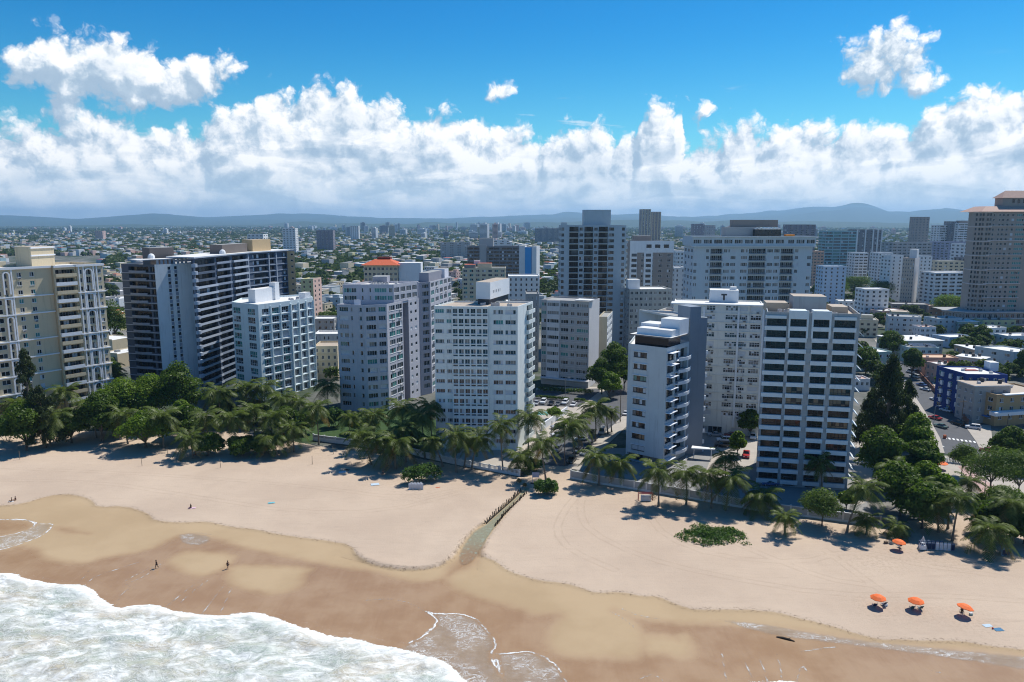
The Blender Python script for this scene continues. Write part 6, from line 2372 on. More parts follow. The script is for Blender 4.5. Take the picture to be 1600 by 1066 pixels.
# ------------------------------------------------------------------ the low city
OCC = [(0, 165, 390, 640), (188, 300, 403, 620), (300, 455, 391, 600), (362, 490, 455, 620), (526, 655, 440, 650), (655, 705, 432, 640), (678, 835, 470, 690), (842, 936, 468, 600), (877, 985, 350, 560),
       (1084, 1272, 368, 480), (1100, 1196, 470, 670), (980, 1097, 500, 720), (1187, 1346, 480, 760), (985, 1053, 376, 560), (1535, 1600, 330, 500), (1412, 1446, 405, 470)]
HM = {}


def house_mesh(kind, w, d, h, wm, rm):
    k = (kind, w, d, h, wm.name, rm.name)
    if k in HM:
        return HM[k]
    b = MB()
    b.box(-w / 2, w / 2, -d / 2, d / 2, 0, h, 0, bottom=False, mt=1)
    b.box(-w / 2 - .15, w / 2 + .15, -d / 2 - .15, -d / 2 + .1, h - .25, h + .45, 0)
    b.box(-w / 2 - .15, -w / 2 + .1, -d / 2 + .1, d / 2, h - .25, h + .45, 0)
    b.box(w / 2 - .1, w / 2 + .15, -d / 2 + .1, d / 2, h - .25, h + .45, 0)
    fl = max(1, int(h / 3))
    nb = max(2, int(w / 3.4))
    for f in range(fl):
        for i in range(nb):
            x = -w / 2 + w * (i + .5) / nb
            b.box(x - .75, x + .75, -d / 2 - .05, -d / 2 + .02, f * 3 + 1, f * 3 + 2.3, 2)
        for i in range(2):
            y = -d / 2 + d * (i + .5) / 2
            b.box(w / 2 - .02, w / 2 + .05, y - .7, y + .7, f * 3 + 1, f * 3 + 2.3, 2)
    if kind == 1:
        b.box(-w * .1, w * .35, -d * .1, d * .35, h, h + 2.6, 0, mt=1)
    elif kind == 2:
        b.box(-w * .4, -w * .2, 0, d * .2, h, h + 1.2, 3)
        b.box(w * .1, w * .25, -d * .2, 0, h, h + .9, 3)
    elif kind == 3:
        b.box(-w / 2, w / 2, -d / 2 - 2.4, -d / 2 - .16, h - .5, h - .2, 1)
        b.box(-w / 2 + .2, -w / 2 + .5, -d / 2 - 2.3, -d / 2 - 2.0, 0, h - .5, 0)
        b.box(w / 2 - .5, w / 2 - .2, -d / 2 - 2.3, -d / 2 - 2.0, 0, h - .5, 0)
    HM[k] = b.mesh('house', [wm, rm, G_DARK, M_METAL])
    return HM[k]


def in_road(x, y):
    for c in (c1, c2):
        for a, b_ in zip(c[:-1], c[1:]):
            dx, dy = b_.x - a.x, b_.y - a.y
            t = max(0, min(1, ((x - a.x) * dx + (y - a.y) * dy) / (dx * dx + dy * dy)))
            if math.hypot(x - a.x - t * dx, y - a.y - t * dy) < 15:
                return True
    return False


TREE_SPOTS = []
HOUSES = []


def low_city():
    r = random.Random(21)
    walls = [('white', w_white, 5), ('cream', w_cream, 3), ('grey', w_grey, 3), ('pale blue', w_blue, 2), ('pink', w_pink, 1), ('pale yellow', w_yellow, 1), ('pale teal', w_teal, 1), ('peach', w_peach, 1)]
    roofs = [('white', M_ROOFW, 6), ('grey', M_ROOFG, 4), ('tan', M_ROOFT, 2), ('orange', M_TILE, 1)]
    pick = lambda l: r.choices(l, [q[2] for q in l])[0]
    th = R(-20)
    u, v = Vector((math.cos(th), math.sin(th), 0)), Vector((-math.sin(th), math.cos(th), 0))
    land = [('the beige arched tower', 80), ('the dark taupe tower', 270), ('the ice white tower', 430), ('the lilac tower', 560), ('the tank box tower', 755), ('the warm grey slab', 860),
            ('the tall slate blue tower', 930), ('the two tone tower', 1025), ('the wide pale slab', 1180), ('the teal office', 1315), ('the slim beige tower', 1425), ('the dusky pink tower', 1555)]
    cand = []
    for i in range(-190, 190):
        for j in range(0, 230):
            p = u * (i * 16.5 + (7 if j % 2 else 0)) + v * ((j - 8) * 19.0 + (4 if j % 2 else -2)) + Vector((0, 260, 0))
            x, y = p.x + r.uniform(-2, 2), p.y + r.uniform(-1.5, 1.5)
            if y < 225 or y > 3600:
                continue
            q = proj(x, y, 4)
            if y < 330 and not 1650 < q[0] < 2300:
                continue
            if not -350 < q[0] < 2300:
                continue
            if i % 9 == 0:
                continue
            if (x * x * .0001) % 1 < 0:
                continue
            if any(math.hypot(x - bx, y - by) < br + 7 for bx, by, br in BOXES):
                continue
            if y < 560 and in_road(x, y):
                continue
            hid = any(a + 6 < q[0] < b_ - 6 and c_ + 6 < q[1] < d_ for a, b_, c_, d_ in OCC)
            if hid and y < 1500:
                continue
            if y > 2200 and r.random() < (y - 2200) / 1500:
                TREE_SPOTS.append((x, y))
                TREE_SPOTS.append((x + 6, y + 7))
                continue
            green = mnoise.noise(Vector((x * .004, y * .003, 3.3)))
            if r.random() < (.36 + .9 * max(0, green)):
                TREE_SPOTS.append((x - 4, y - 3))
                TREE_SPOTS.append((x + r.uniform(3, 6), y + r.uniform(3, 8)))
                continue
            cand.append((y, x))
            if r.random() < .62:
                TREE_SPOTS.append((x + r.uniform(6, 9), y + r.uniform(-9, 9)))
    cand.sort()
    seen = {}
    mass = MB()
    shown = 0
    for k, (y, x) in enumerate(cand):
        wn, wm, _ = pick(walls)
        rn, rm, _ = pick(roofs)
        w, d = r.choice([10, 12, 14]), r.choice([9, 11, 13])
        h = r.choices([3.6, 6.8, 10, 13], [3, 5, 2, .6 if y > 450 else .2])[0]
        kind = r.choice([0, 1, 2, 3])
        rz = th + r.choice([0, 0, math.pi / 2, math.pi, -math.pi / 2]) + r.uniform(-.05, .05)
        if kind == 3 and h > 7:
            kind = 0
        inside = -20 < proj(x, y, 4)[0] < 1620
        shown += inside
        if inside and shown < 286:
            o = obj('house', house_mesh(kind, w, d, h, wm, rm), None, (x, y, -.05), rz)
            q = proj(x, y, h)
            ln = min(land, key=lambda l: abs(l[1] - q[0]))
            st = {3.6: 'one storey', 6.8: 'two storey', 10: 'three storey', 13: 'four storey'}[h]
            ft = {0: 'plain', 1: 'upper room', 2: 'roof box', 3: 'porch'}[kind]
            base = '%s roofed %s %s house, %s, beyond %s' % (rn, st, wn, ft, ln[0])
            n = seen.get(base, 0)
            seen[base] = n + 1
            if n:
                base += ', %s row' % ['second', 'third', 'fourth', 'fifth', 'sixth', 'seventh', 'eighth', 'ninth'][min(n - 1, 7)]
            tag(o, base, 'house', 'low houses of the town')
            HOUSES.append((x, y, 'the %s roofed %s house beyond %s' % (rn, wn, ln[0].replace('the tall', 'the'))))
        else:
            c, s_ = math.cos(rz), math.sin(rz)
            pts = [(x + a * c - b_ * s_, y + a * s_ + b_ * c) for a, b_ in ((-w / 2, -d / 2), (w / 2, -d / 2), (w / 2, d / 2), (-w / 2, d / 2))]
            mass.prism(pts, 0, h, walls.index((wn, wm, _)) if False else [q[0] for q in walls].index(wn), len(walls) + [q[0] for q in roofs].index(rn))
    # bigger sheds and blocks further out
    for i in range(2300):
        y = 3400 + 5200 * r.random() ** 1.3
        x = r.uniform(-.78, .78) * y
        if mnoise.noise(Vector((x * .0012, y * .0009, 8))) > .12 and r.random() < .8:
            continue
        w, d, h = r.uniform(9, 24), r.uniform(9, 16), r.choice([4, 4, 7, 7, 10, 14])
        mass.prism([(x - w / 2, y - d / 2), (x + w / 2, y - d / 2 + r.uniform(-2, 2)), (x + w / 2, y + d / 2), (x - w / 2, y + d / 2)], 0, h, r.randint(0, 7), len(walls) + r.choice([0, 0, 0, 1, 2, 3]))
    tag(obj('distant_town', mass.mesh('distant_town', [q[1] for q in walls] + [q[1] for q in roofs])), 'far low houses with white and grey roofs spreading to the hills', 'town', kind='stuff')


low_city()
# ------------------------------------------------------------------ vegetation
def leaf_mat(name, c0, c1, trans=.45):
    m = bpy.data.materials.new(name)
    m.use_nodes = True
    nt = m.node_tree
    nt.nodes.remove(nt.nodes['Principled BSDF'])
    geo = N(nt, 'ShaderNodeNewGeometry')
    oi = N(nt, 'ShaderNodeObjectInfo')
    n = noise(nt, geo.outputs['Position'], .45, 3, .6)
    f = mth(nt, 'ADD', mth(nt, 'MULTIPLY', geo.outputs['Random Per Island'], .55), mth(nt, 'ADD', mth(nt, 'MULTIPLY', sstep(nt, n, .3, .7), .35), mth(nt, 'MULTIPLY', oi.outputs['Random'], .15)))
    c = mixc(nt, f, c0, c1)
    d = N(nt, 'ShaderNodeBsdfDiffuse')
    t = N(nt, 'ShaderNodeBsdfTranslucent')
    g = N(nt, 'ShaderNodeBsdfGlossy', inp={'Roughness': .45})
    lk(nt, c, d.inputs[0])
    tc = N(nt, 'ShaderNodeVectorMath', operation='MULTIPLY')
    lk(nt, c, tc.inputs[0])
    tc.inputs[1].default_value = (1.15, 1.25, .6)
    lk(nt, tc.outputs[0], t.inputs[0])
    mx = N(nt, 'ShaderNodeMixShader', inp={0: trans})
    lk(nt, d.outputs[0], mx.inputs[1])
    lk(nt, t.outputs[0], mx.inputs[2])
    mx2 = N(nt, 'ShaderNodeMixShader', inp={0: .015})
    lk(nt, mx.outputs[0], mx2.inputs[1])
    lk(nt, g.outputs[0], mx2.inputs[2])
    lk(nt, mx2.outputs[0], nt.nodes['Material Output'].inputs[0])
    return m


L_BROAD = leaf_mat('broad_leaf', (.024, .056, .006), (.115, .180, .018))
L_BRIGHT = leaf_mat('bright_leaf', (.050, .105, .008), (.175, .255, .022))
L_PINE = leaf_mat('pine_needle', (.016, .030, .009), (.060, .082, .026), .3)
L_FEATHER = leaf_mat('feathery_leaf', (.055, .095, .018), (.150, .215, .045))
L_SHRUB = leaf_mat('shrub_leaf', (.025, .060, .012), (.095, .175, .032))
L_CITY = leaf_mat('city_tree_leaf', (.022, .044, .009), (.090, .130, .024), .35)
L_PALM = leaf_mat('palm_leaf', (.036, .066, .012), (.145, .182, .040), .42)
L_PALMO = leaf_mat('old_palm_leaf', (.12, .085, .025), (.26, .19, .06), .3)
M_BARK = mat('grey_bark', (.13, .105, .08), var=.3, scale=2, rough=.95)
M_PALMT = mat('palm_trunk', (.17, .145, .115), var=.25, scale=3, rough=.95)


def quads_mesh(name, C, T, Bv, m):
    """C centres, T and Bv half edge vectors: one quad each"""
    n = len(C)
    v = np.stack([C - T - Bv, C + T - Bv, C + T + Bv, C - T + Bv], 1).reshape(-1, 3)
    me = bpy.data.meshes.new(name)
    me.vertices.add(4 * n)
    me.vertices.foreach_set('co', v.ravel().astype(np.float32))
    me.loops.add(4 * n)
    me.loops.foreach_set('vertex_index', np.arange(4 * n, dtype=np.int32))
    me.polygons.add(n)
    me.polygons.foreach_set('loop_start', np.arange(0, 4 * n, 4, dtype=np.int32))
    me.update(calc_edges=True)
    me.materials.append(m)
    return me


def leaf_cloud(rs, lobes, n, leaf, up=.35, shell=(.70, 1.04), aspect=.6):
    lobes = np.array(lobes, float)
    w = (lobes[:, 3] * lobes[:, 4]) ** 1.0
    w /= w.sum()
    k = rs.choice(len(lobes), n, p=w)
    d = rs.normal(size=(n, 3))
    d /= np.linalg.norm(d, axis=1)[:, None]
    d[:, 2] = np.where(d[:, 2] < -.35, -d[:, 2], d[:, 2])
    r = rs.uniform(shell[0], shell[1], n)
    inn = rs.rand(n) < .14
    r[inn] = rs.uniform(.25, .7, inn.sum())
    rad = np.stack([lobes[k, 3], lobes[k, 3], lobes[k, 4]], 1)
    C = lobes[k, :3] + d * rad * r[:, None]
    nn = d + rs.normal(size=(n, 3)) * .55 + np.array([0, 0, up])
    nn /= np.linalg.norm(nn, axis=1)[:, None]
    a = np.cross(nn, rs.normal(size=(n, 3)))
    a /= np.linalg.norm(a, axis=1)[:, None] + 1e-9
    b_ = np.cross(nn, a)
    s = leaf * rs.uniform(.55, 1.3, n)[:, None] * .5
    return C, a * s, b_ * s * aspect


def lobe_set(rs, W, H, zb, n, flat=1.0):
    """crown lobes within a width W, from height zb to H"""
    out = []
    ch = H - zb
    for i in range(n):
        t = rs.uniform(0, 1)
        zz = zb + ch * (.30 + .48 * t)
        rr = W * .5 * (1 - .55 * abs(t - .3)) * rs.uniform(.35, .72)
        a = rs.uniform(0, 2 * math.pi)
        q = W * rs.uniform(.15, .23)
        out.append((rr * math.cos(a), rr * math.sin(a), zz, q, min(q * rs.uniform(.62, .85) * flat, (H - zz) * 1.02)))
    out.append((0, 0, zb + ch * .68, W * .27, ch * .31))
    out.append((0, 0, zb + ch * .42, W * .33, ch * .33))
    return out


def limbs(b, lobes, zb, r0):
    top = Vector((0, 0, zb))
    b.tube([(0, 0, -.1), (.1 * r0, 0, zb * .5), tuple(top)], [r0 * 1.25, r0, r0 * .8], 7)
    for x, y, z, q, _ in lobes[:7]:
        mid = Vector((x * .45, y * .45, zb + (z - zb) * .55))
        b.tube([tuple(top - Vector((0, 0, .3))), tuple(mid), (x * .9, y * .9, z)], [r0 * .55, r0 * .38, r0 * .14], 5)


TREES = []


def tree(label, px, pb, pt, wpx, kind='broad', group=None, dx=0, cat='tree'):
    base = V2(P(px, pb))
    H = hz(px, pb, pt)
    W = wpx * math.hypot(base.y, CAMH * .6) / FPX
    rs = np.random.RandomState(abs(hash_(label)) % (2 ** 31))
    nm = {'broad': 'leafy_tree', 'bright': 'leafy_tree', 'pine': 'casuarina_tree', 'feather': 'feathery_tree', 'shrub': 'shrub'}[kind]
    root = thing(nm, label, cat, base, 0, group)
    lm = {'broad': L_BROAD, 'bright': L_BRIGHT, 'pine': L_PINE, 'feather': L_FEATHER, 'shrub': L_SHRUB}[kind]
    bk = MB()
    if kind == 'pine':
        zb = H * .06
        lobes = []
        for i in range(44):
            t = rs.uniform(0, 1) ** 1.15
            zz = zb + (H - zb) * (.08 + .84 * t)
            rr = W * .46 * (1 - t ** 2.4) * rs.uniform(.15, .95)
            a = i * 2.4
            q = max(W * .07, W * rs.uniform(.10, .17) * (1 - t * .45))
            lobes.append((rr * math.cos(a), rr * math.sin(a), zz, q, q * rs.uniform(1.2, 1.9)))
        n = int(min(14000, 110 * W * H))
        C, T, B_ = leaf_cloud(rs, lobes, n, .7, up=.1, shell=(.35, 1.2), aspect=.26)
        T[:, 2] += np.abs(T).sum(1) * .45
        bk.tube([(0, 0, -.1), (0, 0, H * .5), (0, 0, H * .97)], [W * .045, W * .03, .05], 7)
        for x, y, z, q, _ in lobes[::2]:
            bk.tube([(0, 0, z * .86), (x * .9, y * .9, z)], [W * .012, .03], 4)
    elif kind == 'feather':
        zb = H * .18
        lobes = lobe_set(rs, W * 1.15, H * 1.02, zb, 20, .8)
        n = int(min(12000, 150 * W * W))
        C, T, B_ = leaf_cloud(rs, lobes, n, .42, shell=(.4, 1.2), aspect=.35)
        limbs(bk, lobes, max(zb, H * .3), max(.12, W * .02))
    elif kind == 'shrub':
        zb = 0.05
        lobes = [(rs.uniform(-.36, .36) * W, rs.uniform(-.25, .25) * W, H * rs.uniform(.3, .55), W * rs.uniform(.13, .2), H * rs.uniform(.3, .45)) for _ in range(12)]
        n = int(min(3800, 130 * W * W))
        C, T, B_ = leaf_cloud(rs, lobes, n, .42, shell=(.6, 1.12))
        C[:, 2] = np.abs(C[:, 2]) + .03
        for q in lobes[:6]:
            bk.tube([(q[0] * .2, q[1] * .2, 0), (q[0] * .8, q[1] * .8, q[2])], [.07, .03], 4)
    else:
        zb = H * .10
        lobes = lobe_set(rs, W * 1.02, H * 1.04, zb, 22)
        n = int(min(11000, 130 * W * max(W, H) * .8))
        C, T, B_ = leaf_cloud(rs, lobes, n, .55)
        limbs(bk, lobes, max(zb, H * .2), max(.16, W * .028))
    obj('crown', quads_mesh('crown', C, T, B_, lm), root)
    obj('trunk', bk.mesh('trunk', M_BARK), root)
    return root


def hash_(s):
    h = 7
    for c in s:
        h = (h * 131 + ord(c)) % 2147483647
    return h


# --- palms
def frond_mesh(seed, rise, droop, m, L=4.7):
    r = random.Random(seed)
    b = MB()
    pt = lambda t: Vector((L * t * (1 - .16 * droop * t), 0, L * (rise * t - droop * t * t)))
    n = 17
    for i in range(5):
        p, q = pt(i / 5), pt((i + 1) / 5)
        w = .06 * (1 - i / 6)
        b.quad((p.x, -w, p.z + .01), (q.x, -w * .8, q.z + .01), (q.x, w * .8, q.z + .01), (p.x, w, p.z + .01))
    for i in range(n):
        t = .14 + .86 * (i + .5) / n
        p = pt(t)
        d = (pt(min(1, t + .03)) - pt(t - .03)).normalized()
        ln = 1.15 * math.sin(math.pi * min(1, t * .86 + .14)) ** .7 * r.uniform(.85, 1.1) + .1
        for s in (-1, 1):
            sw = .42 + .5 * t
            tip = p + d * ln * sw + Vector((0, s * ln * .88, -ln * r.uniform(.25, .60)))
            w = d * .085
            mid = (p + tip) / 2 + Vector((0, 0, ln * .10))
            w = d * .095
            b.quad(tuple(p - w), tuple(p + w), tuple(mid + w * 1.1), tuple(mid - w * 1.1))
            b.quad(tuple(mid - w * 1.1), tuple(mid + w * 1.1), tuple(tip + w * .25), tuple(tip - w * .25))
    return b.mesh('frond', m)


FR = {'up': [frond_mesh(1, .95, .62, L_PALM), frond_mesh(2, .75, .72, L_PALM)],
      'mid': [frond_mesh(3, .42, .72, L_PALM), frond_mesh(4, .28, .62, L_PALM), frond_mesh(5, .12, .66, L_PALM)],
      'low': [frond_mesh(6, -.20, .62, L_PALM), frond_mesh(7, -.45, .55, L_PALM)],
      'old': [frond_mesh(8, -.75, .42, L_PALMO, 4.2), frond_mesh(9, -.55, .55, L_PALMO, 4.4)]}
NPALM = 0


def palm(label, cx, cy, bx, by, wpx=58, old=2, n=28, group='coconut palms along the beach'):
    global NPALM
    NPALM += 1
    base = V2(P(bx, by))
    top = PD(cx, cy, base.y)
    r = random.Random(NPALM * 7 + 1)
    root = thing('coconut_palm', label, 'palm tree', base, 0, group)
    rad = wpx * .53 * math.hypot(base.y, CAMH * .7) / FPX
    rel = top - base
    rel.z = max(1.2, rel.z)
    b = MB()
    pts, rd = [], []
    side = Vector((r.uniform(-.35, .35), r.uniform(-.5, .5), 0))
    for i in range(7):
        t = i / 6
        pts.append(Vector((rel.x * t ** 1.5, rel.y * t, rel.z * t - .05)) + side * math.sin(math.pi * t) * min(1, rel.z / 8))
        rd.append(.24 - .11 * t + (.12 if i == 0 else 0))
    b.tube(pts, rd, 7)
    obj('trunk', b.mesh('trunk', M_PALMT), root)
    sc = rad / 4.55
    a = r.uniform(0, 6.28)
    for i in range(n):
        f = i / (n - 1)
        a += 2.39996 + r.uniform(-.15, .15)
        kind = 'up' if f < .30 else ('mid' if f < .68 else 'low')
        if i >= n - old:
            kind = 'old'
        me = r.choice(FR[kind])
        s = sc * r.uniform(.86, 1.08)
        obj('frond', me, root, rel + Vector((0, 0, .05)), 0, rot=(r.uniform(-.18, .18), r.uniform(-.16, .16), a), scale=s)
    return root


PALMS = [
    ('palm behind the pale shrub at the end of the grove near the arched tower', 22, 632, 26, 672, 60, 2), ('palm with yellow lower fronds beside the dark casuarina', 82, 650, 78, 697, 66, 3),
    ('palm rising over the bushes before the arched tower', 100, 612, 103, 662, 56, 1), ('slim palm before the cream balcony stack', 148, 588, 150, 640, 44, 1), ('palm with a broad crown before the arched tower corner', 142, 632, 150, 684, 64, 1),
    ('palm pair member by the tan ramp, taller', 175, 575, 176, 615, 40, 2), ('palm pair member by the tan ramp, shorter', 183, 588, 183, 618, 30, 1),
    ('silvery palm in front of the bright canopy trees', 192, 648, 200, 694, 58, 1), ('silvery palm under the white blank wall', 252, 650, 256, 700, 62, 1),
    ('low palm with drooping skirt at the sand edge before the dark taupe tower', 297, 684, 302, 716, 56, 3), ('palm in the grove beside the white slab ends', 340, 612, 346, 672, 60, 1),
    ('bent palm in the grove beside the white slab ends', 322, 650, 328, 702, 56, 2), ('palm with dark skirt in the middle of the dense grove', 364, 652, 370, 708, 62, 2),
    ('palm at the back of the dense grove under the ice white tower', 384, 606, 388, 662, 56, 1), ('palm in front of the ice white tower base', 412, 604, 414, 662, 56, 1),
    ('palm by the ice white tower window boxes', 440, 622, 443, 672, 54, 1), ('palm in the dense grove over a white wall patch', 395, 640, 400, 700, 60, 2),
    ('dark hearted palm in the dense grove', 424, 652, 428, 704, 60, 2), ('palm at the sandy edge of the dense grove, leaning seaward', 424, 682, 434, 713, 58, 2),
    ('palm with golden skirt at the sandy edge of the dense grove', 458, 668, 460, 706, 60, 4), ('short palm between the grove and the long shaded wall', 466, 628, 468, 672, 48, 1),
    ('tall straight palm with orange skirt over the shaded wall', 494, 636, 498, 695, 54, 5), ('dark palm between the ice white and lilac towers', 512, 602, 514, 648, 46, 1),
    ('palm at the corner of the lilac tower', 546, 652, 548, 694, 42, 1), ('palm with yellow tips before the lilac tower', 585, 648, 588, 702, 56, 4),
    ('tall palm against the lilac tower side', 628, 636, 632, 700, 58, 1), ('twin palm between the lilac and white towers, dark and dense', 660, 650, 664, 716, 62, 1),
    ('twin palm between the lilac and white towers, upper crown', 670, 634, 676, 704, 50, 1), ('front palm of the clump leaning out over the sand', 562, 680, 580, 726, 58, 2),
    ('middle palm of the clump before the lilac tower', 594, 688, 604, 729, 56, 2), ('palm of the clump with a wide spreading crown', 620, 690, 618, 733, 70, 3),
    ('back palm of the clump beside the garden table', 630, 668, 634, 722, 56, 1), ('palm behind the sea grape bush at the white wall', 676, 688, 692, 729, 50, 2),
    ('straight palm in front of the white tower centre bay', 712, 678, 713, 738, 56, 3), ('dark palm close to the white balustrade', 728, 690, 725, 731, 48, 1),
    ('leaning palm in front of the white balustrade', 748, 684, 737, 734, 56, 3), ('slim tall palm before the right bays of the white tower', 782, 664, 786, 738, 54, 2),
    ('tall palm at the sunlit corner of the white tower', 827, 650, 826, 706, 56, 1), ('bushy young palm with no clear trunk at the street end', 814, 712, 813, 736, 56, 1),
    ('tall palm curving above the round green bush', 846, 692, 853, 750, 58, 3), ('twin trunk palm over the parked cars, front', 890, 664, 897, 722, 64, 2),
    ('twin trunk palm over the parked cars, rear', 900, 656, 904, 708, 56, 1), ('tall street palm beside the open road', 928, 636, 930, 690, 54, 1),
    ('slim royal palm by the grey minivan', 948, 642, 950, 678, 30, 1), ('slim royal palm by the grey minivan, second', 957, 644, 956, 676, 28, 1),
    ('small twin headed palm at the kerb', 924, 674, 925, 692, 18, 0), ('palm before the fence gate of the narrow grey tower', 932, 712, 935, 758, 62, 2),
    ('palm under the ground floor opening of the narrow grey tower', 970, 722, 968, 757, 60, 2), ('lone palm before the red framed lounger rack', 1028, 734, 1029, 791, 66, 2),
    ('second palm of the fence row, before the slate fin', 1070, 738, 1072, 789, 64, 2), ('third palm of the fence row, before the courtyard', 1108, 742, 1111, 794, 62, 2),
    ('fourth palm of the fence row, with the fullest crown', 1143, 746, 1134, 798, 68, 2), ('palm inside the fence by the red car', 1134, 714, 1136, 760, 52, 1),
    ('low wide palm touching the fence before the dark glass tower', 1190, 774, 1188, 803, 70, 2), ('small young palm alone on the sand beside the grape tree', 1227, 808, 1226, 836, 48, 1),
    ('palm against the lower windows of the dark glass tower', 1281, 722, 1284, 770, 48, 3), ('leaning palm with a long curved trunk beside the round bushy tree', 1350, 762, 1323, 832, 66, 2),
    ('short palm beside the curved leaning palm', 1354, 812, 1353, 836, 50, 1), ('young palm near the solitary beach umbrella', 1402, 822, 1402, 838, 46, 1),
    ('palm at the dark grove front, silvery', 1396, 734, 1400, 792, 60, 1), ('palm with arching fronds in the dark grove', 1432, 758, 1436, 812, 64, 1),
    ('palm over the lounger store, straight trunk', 1456, 786, 1466, 832, 66, 2), ('palm over the lounger store, leaning trunk', 1500, 778, 1488, 845, 62, 2),
    ('slim palm behind the lounger store', 1484, 770, 1481, 826, 54, 1), ('low young palm with wide arching fronds at the beach edge', 1548, 826, 1550, 866, 76, 2),
    ('palm at the picture edge behind the young wide palm', 1580, 786, 1584, 848, 66, 2), ('palm beside the plaza path, small crown', 1516, 752, 1520, 790, 44, 1)]
for q in PALMS:
    palm(q[0], *q[1:6], old=q[6])

